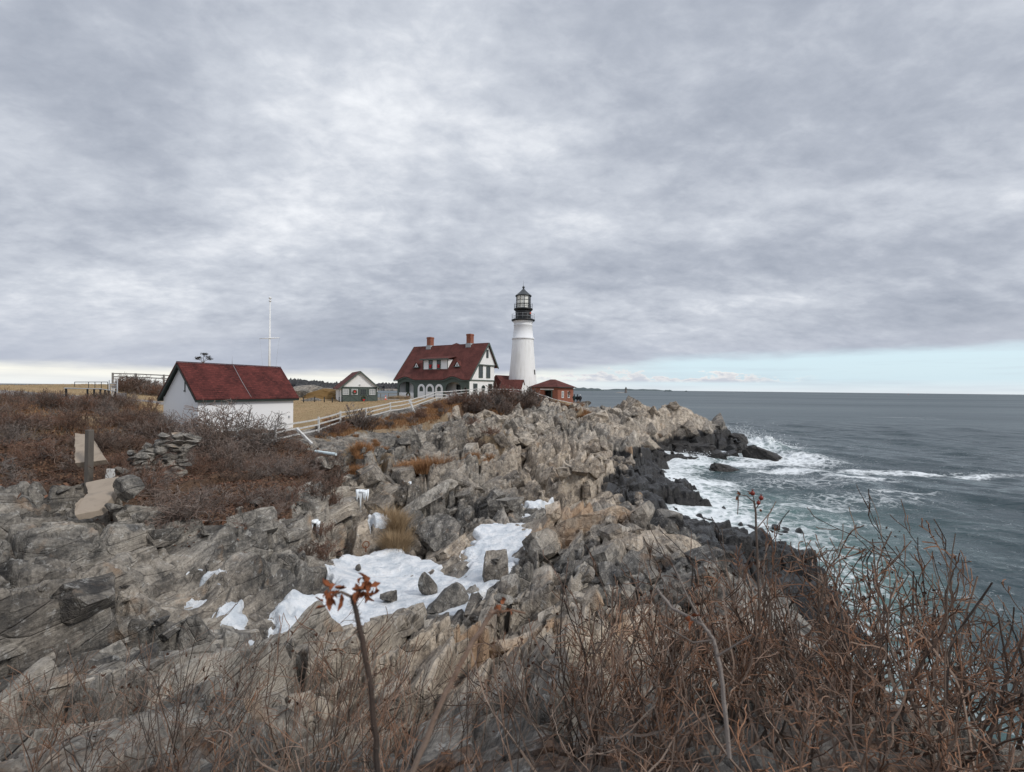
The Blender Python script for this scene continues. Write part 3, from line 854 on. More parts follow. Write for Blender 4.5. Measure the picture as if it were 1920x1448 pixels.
def build_ground():
    rg, tg = np.meshgrid(RR, TH, indexing='ij')
    x = (rg * np.sin(tg)).astype(np.float32); y = (rg * np.cos(tg)).astype(np.float32)
    # smooth base on every 4th row / 3rd column, then interpolated
    b = np.empty(x.shape, np.float32)
    fl = [np.empty(x.shape, np.float32) for _ in range(4)]
    det = np.empty(x.shape, np.float32); shade = np.empty(x.shape, np.float32)
    for i in range(0, NR, 110):
        sl = slice(i, min(NR, i + 110))
        b[sl] = base_h(x[sl], y[sl])
        fs = ground_fields(x[sl], y[sl])
        for k in range(4): fl[k][sl] = fs[k]
        rd, shade[sl] = rock_detail(x[sl], y[sl], True)
        det[sl] = rd - clefts(x[sl], y[sl])
    lawn, soil, dry, amp = fl
    for ax in (0, 1):            # take the saw edge off the steps
        det = 0.25 * np.roll(det, 1, ax) + 0.5 * det + 0.25 * np.roll(det, -1, ax)
    det[0] = det[2]; det[-1] = det[-3]; det[1] = det[2]
    z = b + det * amp + (1 - amp) * (0.07 * fbm(x * 0.9, y * 0.9, 91, 4))
    tan = np.clip(blobs(x, y, TANB) * 1.35 - 0.15, 0, 1)
    orange = np.clip(blobs(x, y, ORB), 0, 1)
    sea_side = sstep(5.5, 8.5, x)
    tl = 0.7 + np.clip((x - 31) / 7, -0.9, 1.5) * sstep(60, 68, y)
    wet = np.maximum(sstep(2.6, 1.3, z - tl + 1.3 * fbm(x * 0.35, y * 0.35, 97, 4)) * sea_side, sstep(-0.6, 0.6, poly_sd(x, y, SHELF) + 0.8 * fbm(x * 0.4, y * 0.4, 99, 3)))
    gravel = np.maximum(sstep(-0.5, 0.5, poly_sd(x, y, GRAVEL)), sstep(-0.5, 0.5, poly_sd(x, y, DRIVE)))
    # nothing of the ground shows below the sea floor
    z = np.maximum(z, -6.0 + 0 * z)
    V = np.stack([x, y, z], -1).reshape(-1, 3)
    at = dict(tan=tan, orange=orange, wet=wet, litter=soil * (1 - lawn), dry=dry * (1 - lawn), gravel=gravel, shade=shade)
    ii, jj = np.meshgrid(np.arange(NR - 1), np.arange(NTH), indexing='ij')
    jn = (jj + 1) % NTH
    Fq = np.stack([ii * NTH + jj, ii * NTH + jn, (ii + 1) * NTH + jn, (ii + 1) * NTH + jj], -1).reshape(-1, 4)[:, ::-1]
    zf = z.reshape(-1)
    keep = zf[Fq].max(1) > -2.6
    lf = lawn.reshape(-1)[Fq].mean(1) > 0.5
    for name, msk, mat, keys, sm in (('rocky_ground', keep & ~lf, M['rock'], ('tan', 'orange', 'wet', 'litter', 'dry', 'shade'), True),
                                     ('lawn', keep & lf, M['lawn'], ('gravel',), True)):
        fq = Fq[msk]
        used = np.unique(fq); mp = np.full(len(V), -1, np.int32); mp[used] = np.arange(len(used))
        me = np_mesh(name, V[used], mp[fq], mat, sm, {k: at[k].reshape(-1)[used] for k in keys})
        tag(link_mesh(name, me), kind='structure')
    # plug under the viewpoint
    m = MB(); n = len(TH)
    ring = V[:n]
    ctr = len(ring)
    me = np_mesh('ground_underfoot', np.vstack([ring, [[0, 0, float(ring[:, 2].mean())]]]), [[i, ctr, (i + 1) % n] for i in range(n)], M['rock'], False,
                 {'litter': np.ones(n + 1)})
    tag(link_mesh('ground_underfoot', me), kind='structure')


build_ground()



def build_blocks():
    """angular joint blocks and plates standing out of the bedrock"""
    rs = np.random.default_rng(77)
    N = 6500
    th = R(-50) + rs.random(N) * R(95); r = np.exp(np.log(8.0) + rs.random(N) * (np.log(98) - np.log(8.0)))
    x = r * np.sin(th); y = r * np.cos(th)
    lawn, soil, dry, amp = ground_fields(x.astype(np.float32), y.astype(np.float32))
    z = gz_many(x, y)
    sn = np.maximum(np.maximum(poly_sd(x, y, SNOW1), poly_sd(x, y, SNOW2)), np.maximum(poly_sd(x, y, SNOW3), poly_sd(x, y, SNOW4)))
    clus = fbm(x * 0.25, y * 0.25, 909, 3)
    keep = (rs.random(N) < np.clip((amp - 0.55) * 2.0, 0, 1)) & (z > -0.4) & (sn < -0.75) & (clus > np.where((y > 66) & (x > 10), -0.5, -0.05)) & (lawn < 0.05) & (poly_sd(x, y, SHELF) < -0.5)
    x, y, z, r, amp = x[keep], y[keep], z[keep], r[keep], amp[keep]
    n = len(x)
    # unit box with 3 x 3 quads per side
    g = np.linspace(-1, 1, 4); vs = {}; q = []
    def vid(p):
        p = tuple(np.round(p, 4))
        if p not in vs: vs[p] = len(vs)
        return vs[p]
    for ax in range(3):
        for sgn in (-1, 1):
            for i in range(3):
                for j in range(3):
                    f = []
                    for (di, dj) in ((0, 0), (1, 0), (1, 1), (0, 1)):
                        p = [0, 0, 0]; p[ax] = sgn; p[(ax + 1) % 3] = g[i + di]; p[(ax + 2) % 3] = g[j + dj]
                        f.append(vid(p))
                    q.append(f if sgn > 0 else f[::-1])
    bv = np.array(list(vs.keys())); bf = np.array(q)
    nv = len(bv)
    V = np.empty((n, nv, 3), np.float32)
    for i in range(n):
        s = r[i] * (0.005 + 0.034 * rs.random() ** 3.2)
        s = min(max(s, 0.07), 1.1 if x[i] < 14 or y[i] < 70 else 1.6)
        w = bv.copy()
        # rounded a little, then cut by random planes
        w = w * (1 - 0.06 * (w ** 2).sum(1, keepdims=True) / 3)
        for k in range(5):
            nn = rs.normal(size=3); nn /= np.linalg.norm(nn); dd = 0.72 + 0.5 * rs.random()
            ov = np.maximum(w @ nn - dd, 0)
            w = w - ov[:, None] * nn
        w = w + 0.035 * rs.normal(size=w.shape)
        dim = np.array([s * (0.45 + 0.45 * rs.random()), s * (0.8 + 1.1 * rs.random()), s * (0.30 + 0.45 * rs.random())])
        w = w * dim
        tilt = R(28) + rs.normal() * R(16); pit = rs.normal() * R(10); yaw = -R(11) + rs.normal() * R(17)
        M3 = np.array(Matrix.Rotation(yaw, 3, 'Z') @ Matrix.Rotation(pit, 3, 'X') @ Matrix.Rotation(-tilt, 3, 'Y'))
        V[i] = w @ M3.T + np.array([x[i], y[i], z[i] - dim[2] * (0.15 + 0.35 * rs.random())])
    fa = (bf[None] + (np.arange(n) * nv)[:, None, None]).reshape(-1, 4)
    V = V.reshape(-1, 3)
    X, Y, Z = V[:, 0], V[:, 1], V[:, 2]
    lawn, soil, dry, amp = ground_fields(X, Y)
    tan = np.clip(blobs(X, Y, TANB) * 1.35 - 0.15, 0, 1)
    tl = 0.7 + np.clip((X - 31) / 7, -0.9, 1.5) * sstep(60, 68, Y)
    wet = sstep(2.6, 1.3, Z - tl + 1.3 * fbm(X * 0.35, Y * 0.35, 97, 4)) * sstep(5.5, 8.5, X)
    me = np_mesh('bedrock_blocks', V, fa, M['rock'], False, dict(tan=tan, orange=np.clip(blobs(X, Y, ORB), 0, 1), wet=wet, litter=soil * 0.25, dry=dry * 0.2, shade=np.repeat((rs.random(n) - .5) * 2.2, nv)))
    tag(link_mesh('bedrock_blocks', me), kind='structure')


build_blocks()


# ------------------------------------------------------------------ snow lying in the gully
def snow_sheet(name, poly, ctrl, lift, step, seed, grow=0.38):
    """a soft sheet over the gully floor; rocks that stand higher poke through it"""
    pts = np.array(poly); x0, y0 = pts.min(0) - 1.0; x1, y1 = pts.max(0) + 1.0
    xs = np.arange(x0, x1, step); ys = np.arange(y0, y1, step)
    X, Y = np.meshgrid(xs, ys, indexing='ij')
    sd = poly_sd(X, Y, poly) + grow + 0.40 * fbm(X * 1.0, Y * 1.0, seed, 4)
    Z = base_h(X, Y)
    Z = Z + lift + 0.13 * fbm(X * 0.8, Y * 0.8, seed + 3, 4) + 0.035 * fbm(X * 3.5, Y * 3.5, seed + 5, 3)
    G = gz_many(X, Y)
    rim = np.minimum(G, Z) - 0.07
    Z = rim + (Z - rim) * sstep(-0.15, 0.55, sd)
    Zs = Z.copy()                 # it does not hold on steep faces
    for k in range(3):
        for ax in (0, 1): Zs = 0.25 * np.roll(Zs, 1, ax) + 0.5 * Zs + 0.25 * np.roll(Zs, -1, ax)
    gx, gy = np.gradient(Zs, step)
    Z = Z - 0.6 * sstep(0.65, 1.05, np.hypot(gx, gy))
    ny = len(ys)
    ii, jj = np.meshgrid(np.arange(len(xs) - 1), np.arange(ny - 1), indexing='ij')
    Fq = np.stack([ii * ny + jj, (ii + 1) * ny + jj, (ii + 1) * ny + jj + 1, ii * ny + jj + 1], -1).reshape(-1, 4)
    k = (sd.reshape(-1)[Fq] > -0.3).all(1)
    Fq = Fq[k]
    V = np.stack([X, Y, Z], -1).reshape(-1, 3)
    used = np.unique(Fq); mp = np.full(len(V), -1); mp[used] = np.arange(len(used))
    o = link_mesh(name, np_mesh(name, V[used], mp[Fq], M['snow'], True))
    return o


for poly, ctrl, lift, step, seed in (
        (SNOW1, [P(640, 1060, 18.5), P(760, 1020, 21), P(800, 1140, 14.5), P(870, 1100, 16), P(980, 985, 24.5), P(930, 1050, 19), P(700, 1120, 15.5), P(560, 1165, 13.2), P(850, 1150, 13.6)], 0.13, 0.06, 501),
        (SNOW2, [P(370, 1140, 12.5), P(350, 1170, 11.4)], 0.12, 0.05, 521),
        (SNOW3, [P(470, 1190, 11.7), P(480, 1235, 10.3)], 0.12, 0.05, 541),
        (SNOW4, [P(1000, 958, 28), P(1035, 941, 30.3)], 0.2, 0.06, 561),
        (SNOW5, [P(690, 992, 21.8), P(738, 984, 22.8)], 0.2, 0.06, 581)):
    tag(snow_sheet('snow_patch', poly, ctrl, lift, step, seed, 0.30 if seed == 501 else 0.14 if seed in (521, 541) else 0.2), kind='structure')
# ------------------------------------------------------------------ the sea
def wave_h(x, y):
    h = np.zeros(x.shape, np.float32)
    rs = np.random.default_rng(3)
    for lam, a in ((26, .20), (17, .14), (11, .12), (7.3, .085), (4.9, .06), (3.3, .042), (2.1, .027)):
        for k in range(2):
            th = R(200) + rs.normal() * 0.45
            ph = rs.random() * 6.28
            u = (x * math.cos(th) + y * math.sin(th)) * 2 * math.pi / lam + ph + 1.6 * vnoise(x / (lam * 2.2), y / (lam * 2.2), int(lam * 10) + k)
            h += a * (1.0 - np.abs(np.sin(u * 0.5)) * 2.0 + 0.27) * 0.62
    return h


def foam_blob(x, y, px, py, lx, ly):
    """elongated streak of foam lying on the water; centre from pixel on the sea plane"""
    v = (py - (729.2 + 0.011 * (px - 960)))
    Y = EYE * F / v; X = (px - 960 + 0.011 * (py - 724)) / F * Y
    return np.exp(-(((x - X) / lx) ** 2 + ((y - Y) / ly) ** 2) ** 1.5)


def build_sea():
    # wedge fan round the viewpoint: finer near, reaches past the horizon
    rr = 9.0 * np.exp(np.linspace(0, math.log(260 / 9.0), 560))
    rr = np.concatenate([rr, 260 * np.exp(np.linspace(0, math.log(30000 / 260.0), 90))[1:]])
    tt = np.concatenate([np.arange(-R(56), R(56), 1 / 330.0), np.linspace(R(56), 2 * math.pi - R(56), 60)[:-1]])
    rg, tg = np.meshgrid(rr, tt, indexing='ij')
    x = (rg * np.sin(tg)).astype(np.float32); y = (rg * np.cos(tg)).astype(np.float32)
    fade = 1 - sstep(140, 240, rg)
    bed = np.full(x.shape, -6.0, np.float32)
    nb = int((rr < 200).sum())
    bed[:nb] = base_h(x[:nb], y[:nb])
    bed = np.where(rg > 185, -6, bed)
    h = wave_h(x, y) * fade * 1.2
    shore = sstep(-3.6, -0.3, bed + 0.9 * fbm(x * 0.16, y * 0.16, 203, 4))
    cove = sstep(-2.6, -0.9, bed + 0.5 * fbm(x * 0.3, y * 0.3, 207, 3))
    foam = 0.60 * shore + 0.40 * cove
    foam *= 0.45 + 0.55 * sstep(26, 40, y)
    for a in ((1465, 862, 8.5, 6.5), (1430, 836, 7, 5.5), (1400, 870, 8, 3.0), (1300, 868, 6.5, 3.4), (1260, 880, 4, 3.5), (1330, 905, 4.0, 2.6), (1480, 885, 6, 2.5)):
        foam = np.maximum(foam, 0.98 * foam_blob(x, y, *a))
    for a in ((1640, 884, 7.5, 1.9), (1720, 887, 8.0, 1.7), (1790, 890, 8.0, 1.5), (1610, 898, 4.5, 1.6), (1585, 886, 2.6, 1.2)):
        foam = np.maximum(foam, 0.93 * foam_blob(x, y, *a))
    for a in ((1690, 925, 4.0, .8), (1500, 945, 4.5, 1.0), (1560, 950, 3.5, .7), (1650, 905, 2.5, .5), (1680, 783, 16, 1.1), (1740, 786, 10, 1.0), (1390, 950, 4, 1.6), (1340, 915, 4, 2)):
        foam = np.maximum(foam, 0.66 * foam_blob(x, y, *a))
    for a in ((1600, 935, 8, 3.0), (1500, 905, 9, 3.5), (1560, 985, 5, 2.2), (1650, 1150, 2.5, 2.5)):
        foam = np.maximum(foam, 0.42 * foam_blob(x, y, *a))
    shallow = np.clip(shore * 0.8 + 0.3 * foam_blob(x, y, 1480, 960, 11, 9), 0, 1)
    # breaking swell heaped against the point
    surge = foam_blob(x, y, 1428, 838, 3.4, 4.4) * 1.7 + foam_blob(x, y, 1395, 826, 2.2, 5) * 1.1 + foam_blob(x, y, 1470, 856, 5, 4) * 0.6
    surge *= 0.62 + 0.75 * np.clip(fbm(x * 0.75, y * 0.75, 211, 5) + 0.35, 0, 1)
    h = h + surge + foam * 0.08 * fbm(x * 1.6, y * 1.6, 213, 4)
    V = np.stack([x, y, h], -1).reshape(-1, 3)
    n = len(tt); m = len(rr)
    ii, jj = np.meshgrid(np.arange(m - 1), np.arange(n), indexing='ij')
    jn = (jj + 1) % n
    Fq = np.stack([ii * n + jj, ii * n + jn, (ii + 1) * n + jn, (ii + 1) * n + jj], -1).reshape(-1, 4)[:, ::-1]
    bf = bed.reshape(-1)[Fq]
    Fq = Fq[(bf.min(1) < 3.0)]
    used = np.unique(Fq); mp = np.full(len(V), -1); mp[used] = np.arange(len(used))
    me = np_mesh('sea', V[used], mp[Fq], M['sea'], True, {'foam': foam.reshape(-1)[used], 'shallow': shallow.reshape(-1)[used]})
    tag(link_mesh('sea', me), kind='structure')


build_sea()


def build_spray():
    rs = np.random.default_rng(12)
    base = MB(); base.ball((0, 0, 0), 1.0, 5, 4)
    bv = np.array(base.v); bf = np.array([f for f in base.f])
    vs, fs = [], []; k = 0
    for (px, py, Y, n, sx, sz) in ((1392, 818, 91, 420, 1.0, 1.5), (1422, 826, 90, 620, 2.4, 1.5), (1446, 836, 88, 420, 3.0, 1.1), (1360, 806, 93, 200, .6, .7), (1375, 842, 86, 120, .5, .6), (1300, 860, 72, 160, 1.6, .35)):
        c = np.array(P(px, py, Y)); c[2] = max(c[2], 0.3)
        for i in range(n * 2):
            q = c + np.array([rs.normal() * sx, rs.normal() * 0.9, abs(rs.normal()) * sz * 0.8 - 0.25 * sz])
            r = 0.014 + 0.055 * rs.random() ** 3
            vs.append(bv * r + q); fs.append(bf + k); k += len(bv)
    me = np_mesh('sea_spray', np.concatenate(vs), np.concatenate(fs), M['spray'], True)
    tag(link_mesh('sea_spray', me), 'white spray thrown up where waves break on the dark point', 'spray', kind='stuff')


build_spray()
# ------------------------------------------------------------------ buildings
def arch_pts(cx, w, zs, rise, n=14):
    """points of an arch from left springing to right springing"""
    return [(cx - w / 2 * math.cos(math.pi * i / n), zs + rise * math.sin(math.pi * i / n)) for i in range(n + 1)]


def wall_open(m, x0, x1, z0, z1, y0, y1, openings):
    """wall in the xz plane from y0 (outer) to y1 with openings (cx, w, zsill, zspring, rise); real holes with reveals"""
    xs = x0
    for cx, w, zl, zs, rise in sorted(openings):
        a, b = cx - w / 2, cx + w / 2
        if a > xs: m.box(xs, a, y0, y1, z0, z1)
        if zl > z0: m.box(a, b, y0, y1, z0, zl)
        if rise <= 0:
            if zs < z1: m.box(a, b, y0, y1, zs, z1)
        else:
            ap = arch_pts(cx, w, zs, rise)
            for (xa, za), (xb, zb) in zip(ap[:-1], ap[1:]):
                v = [(xa, y0, za), (xb, y0, zb), (xb, y0, z1), (xa, y0, z1), (xa, y1, za), (xb, y1, zb), (xb, y1, z1), (xa, y1, z1)]
                m.add(v, [(0, 1, 2, 3), (7, 6, 5, 4), (0, 4, 5, 1), (3, 2, 6, 7)])
        xs = b
    if xs < x1: m.box(xs, x1, y0, y1, z0, z1)


def window(parent, cx, z0, w, h, y, frame, glass, sgn=-1, nx=2, nz=2, fw=0.07, name='window', axis='x', bars=None):
    """sash window: frame part with pane sub-part; y is the wall face, sgn the outward direction"""
    def bx(m, a0, a1, b0, b1, c0, c1):      # a along the wall, b out of it, c up
        if axis == 'x': m.box(a0, a1, min(b0, b1), max(b0, b1), c0, c1)
        else: m.box(min(b0, b1), max(b0, b1), a0, a1, c0, c1)
    f = MB(); o1 = y + sgn * 0.05
    bx(f, cx - w / 2 - fw, cx - w / 2, y, o1, z0 - fw, z0 + h + fw); bx(f, cx + w / 2, cx + w / 2 + fw, y, o1, z0 - fw, z0 + h + fw)
    bx(f, cx - w / 2, cx + w / 2, y, o1, z0 + h, z0 + h + fw); bx(f, cx - w / 2, cx + w / 2, y, y + sgn * 0.08, z0 - fw, z0)
    o2 = y + sgn * 0.03
    for i in range(1, nx): bx(f, cx - w / 2 + w * i / nx - .015, cx - w / 2 + w * i / nx + .015, y, o2, z0, z0 + h)
    for i in range(1, nz): bx(f, cx - w / 2, cx + w / 2, y, o2 - sgn * 0.003, z0 + h * i / nz - .015, z0 + h * i / nz + .015)
    fo = f.build(name, frame, parent)
    p = MB(); bx(p, cx - w / 2 + .003, cx + w / 2 - .003, y, y + sgn * 0.012, z0 + .003, z0 + h - .003)
    p.build('pane', glass, fo)
    return fo


def gable_roof(m, x0, x1, ye0, ze0, yr, zr, ye1, ze1, th=0.12):
    """two slopes along x with thickness"""
    for (ya, za, yb, zb) in ((ye0, ze0, yr, zr), (ye1, ze1, yr, zr)):
        d = Vector((0, yb - ya, zb - za)).normalized(); nrm = Vector((0, -d.z, d.y)) if yb > ya else Vector((0, d.z, -d.y))
        nrm = nrm if nrm.z > 0 else -nrm
        o = nrm * th
        a, b, c, e = Vector((x0, ya, za)), Vector((x1, ya, za)), Vector((x1, yb, zb)), Vector((x0, yb, zb))
        m.slab([a, b, c, e], o)


def wreath(name, label, loc, rotz, r=0.28, bow_top=True):
    t = empty(name, label, 'wreath', loc, rotz)
    rs = np.random.default_rng(int(abs(loc[0] * 100)))
    m = MB(); m.torus((0, -0.06, 0), (1, 0, 0), (0, 0, 1), r, r * 0.26, 20, 7)
    for i in range(90):
        a = rs.random() * 6.28; q = r * (0.7 + 0.6 * rs.random())
        c = Vector((q * math.cos(a), -0.06 - rs.random() * 0.07, q * math.sin(a)))
        d = Vector((rs.normal(), rs.normal() * .4 - .3, rs.normal())).normalized() * r * 0.28
        e = d.cross(Vector((0, 1, 0))).normalized() * 0.02
        m.add([c - e, c + e, c + d], [(0, 1, 2)])
    m.build('greenery', M['wreath'], t)
    b = MB(); zz = r * (0.55 if bow_top else -0.9)
    for s in (-1, 1):
        b.slab([(0, -.16, zz), (s * r * .55, -.15, zz + r * .35), (s * r * .65, -.15, zz - r * .15)], (0, -.03, 0))
        b.slab([(s * .01, -.16, zz), (s * r * .12, -.16, zz - r * .9), (s * r * .42, -.16, zz - r * .8), (s * .08, -.16, zz)], (0, -.02, 0))
    b.ball((0, -.17, zz), r * .14, 8, 5)
    b.build('bow', M['red_bow'], t)
    return t


# ---- white shed at the left
def build_shed():
    th = 0.44
    L, W = 9.0, 4.83
    zb = 6.25; ze = 8.90 - zb; zr = 11.67 - zb
    t = empty('white_shed', 'white walled shed with dark red shingle roof and green eaves', 'shed', (-22.99, 34.73, zb), math.pi / 2 - th)
    x0, x1, y0, y1 = 0.30, 8.65, 0.28, W - 0.28
    yr = W / 2
    sl = (zr - ze) / yr
    zw = ze + 0.28 * sl - 0.10
    m = MB()
    wt = 0.16
    m.box(x0, x1, y0, y0 + wt, -1.0, zw); m.box(x0, x1, y1 - wt, y1, -1.0, zw)
    for xa, xb in ((x0, x0 + wt), (x1 - wt, x1)):
        m.slab([(xa, y0 + wt, -1.0), (xa, y1 - wt, -1.0), (xa, y1 - wt, zw), (xa, yr, zr - 0.12), (xa, y0 + wt, zw)], (xb - xa, 0, 0))
    m.build('wall', M['white_plain'], t)
    r = MB(); gable_roof(r, 0.0, L, 0.0, ze, yr, zr, W, ze, 0.09)
    ro = r.build('roof', M['shingle'], t)
    rc = MB(); rc.bar((0.02, yr, zr + 0.10), (L - 0.02, yr, zr + 0.10), 0.22, 0.05); rc.build('ridge_cap', M['shingle'], ro)
    # lightning conductor running down the slope
    c = MB(); xm = 4.35
    c.tube([(xm, yr, zr + .1), (xm, yr, zr + .78)], [.018, .008], 6)
    up = Vector((0, -sl, 1)).normalized()
    c.tube([(xm, yr - .05, zr + .14), (xm - .03, yr * .5, ze + (zr - ze) * .5 + .17), (xm + .04, 0.04, ze + .17)], .016, 5)
    c.build('lightning_conductor', M['galv'], ro)
    # fascia boards and the deep green gable overhang
    f = MB(); f.bar((0.0, 0.012, ze - .07), (L, 0.012, ze - .07), .045, .16); f.bar((0.0, W - .012, ze - .07), (L, W - .012, ze - .07), .045, .16)
    f.build('fascia', M['dark_green'], t)
    for xa in (0.03, L - 0.03):
        g = MB()
        for ya in (0.03, W - 0.03):
            g.bar((xa, ya, ze - .09), (xa, yr, zr - .09), .05, .2)
        g.build('bargeboard', M['dark_green'], t)
    s = MB()
    for ya in (0.10, W - 0.10):
        s.bar((0.18, ya, ze - .03), (0.18, yr, zr - .10), .24, .035)
    s.build('soffit', M['dark_green'], t)
    w = MB(); w.box(x0 - .02, x0 + .05, yr - .62, yr - .50, 3.35, 4.05)
    wo = w.build('slit_window', M['dark_green'], t)
    q = MB(); q.box(x0 - .06, x0 - .022, yr - .66, yr - .46, 3.27, 3.35); q.build('sill', M['dark_green'], wo)
    b = MB(); b.box(8.12, 8.26, y0 - .08, y0 - .002, 0.95, 1.15); b.build('junction_box', M['galv'], t, 0.01)
    p = MB(); p.box(x0 - .05, x1 + .05, y0 - .05, y1 + .05, -1.6, -.35); p.build('footing', M['grey_block'], t)
    # gutter pipe at the near corner
    return t


build_shed()


# ---- small green and white garage
def build_garage():
    px = P(639.7, 753.5, 73)
    t = empty('garage', 'small gabled garage with green plank doors and white gable', 'garage', (px[0], px[1], px[2] - .05), R(26))
    W, D, H, A = 5.43, 8.0, 2.36, 4.75
    m = MB()
    m.slab([(0, 0, H), (W, 0, H), (W / 2, 0, A - .06)], (0, .15, 0))
    m.box(0, .15, .15, D, 0, H); m.box(W - .15, W, .15, D, 0, H); m.slab([(0, D - .15, 0), (W, D - .15, 0), (W, D - .15, H), (W / 2, D - .15, A - .06), (0, D - .15, H)], (0, .15, 0))
    m.build('wall', M['white_wall'], t)
    d = MB(); d.box(0, W, -.02, .15, 0, H - .003); do = d.build('front_panel', M['garage_green'], t)
    # battens and braces of the plank doors
    b = MB()
    for x in (.04, 1.28, 2.62, 3.9, W - .04): b.box(x - .05, x + .05, -.045, -.02, .02, H - .05)
    b.box(.1, W - .1, -.043, -.021, H - .16, H - .04); b.box(.1, W - .1, -.043, -.021, .98, 1.08); b.box(.1, W - .1, -.043, -.021, .03, .14)
    for xa, za, xb, zb in ((.1, .1, 1.2, .98), (1.34, .98, 2.5, .1), (2.68, .1, 3.8, .98), (3.96, .98, 5.2, .1)):
        b.bar((xa, -.033, za), (xb, -.033, zb), .02, .09, (0, -1, 0) if False else (0, 0, 1))
    b.build('brace', M['garage_brace'], do)
    for cx, gl, lab in ((.66, 'glass_grey', None), (1.95, 'glass_grey', None), (3.25, 'glass_dark', 'dark window half covered by a board'), (4.62, 'glass_grey', None)):
        wo = window(t, cx, 1.18, .78, .78, -.02, M['white_trim'] if gl == 'glass_grey' else M['garage_green'], M[gl], -1, 3, 3, .05)
        if lab: wo['label'] = lab
    r = MB(); gable_roof(r, -.0, 1, 0, 0, 1, 1, 2, 0) if False else None
    for s in (0, 1):
        xa = -.42 if s == 0 else W + .42
        za = H - .42 * (A - H) / (W / 2)
        q = [(xa, -.35, za), (W / 2, -.35, A), (W / 2, D + .35, A), (xa, D + .35, za)]
        n = Vector((-(A - za), 0, (W / 2 + .42))).normalized() if s == 0 else Vector(((A - za), 0, (W / 2 + .42))).normalized()
        r.slab(q, n * .1)
    r.build('roof', M['shingle_house'], t)
    f = MB()
    for s in (0, 1):
        xa = -.42 if s == 0 else W + .42
        za = H - .42 * (A - H) / (W / 2)
        f.bar((xa, -.37, za - .03), (W / 2, -.37, A - .03), .05, .2)
    f.build('bargeboard', M['green_trim'], t)
    s = MB(); s.box(-.02, .0, 2.6, 3.1, .55, 1.95); s.build('side_window', M['dark_green'], t)
    l = MB(); l.box(W / 2 - .12, W / 2 + .12, -.14, 0, H + .28, H + .36); l.ball((W / 2, -.13, H + .24), .06); l.build('lamp', M['galv'], t)
    h = MB(); h.box(3.86, 3.9, -.1, -.045, 1.0, 1.15); h.build('handle', M['galv'], t)
    k = MB(); k.box(-.06, W + .06, -.06, D, -.8, -.003); k.build('footing', M['grey_block'], t)
    dn = MB(); dn.box(W - .1, W, -.06, -.022, H - .75, H - .05); dn.build('downpipe', M['white_trim'], t)
    # wreaths hang on the doors: things of their own
    mw = t.matrix_basis if False else Matrix.Translation(t.location) @ Matrix.Rotation(R(26), 4, 'Z')
    wreath('wreath', 'round evergreen wreath with large red bow over the second garage window', tuple(mw @ Vector((1.95, -.09, 1.55))), R(26), .27)
    wreath('wreath', 'evergreen wreath with red bow hanging low on the right hand garage door', tuple(mw @ Vector((3.3, -.06, .62))), R(26), .26, False)
    return t


build_garage()


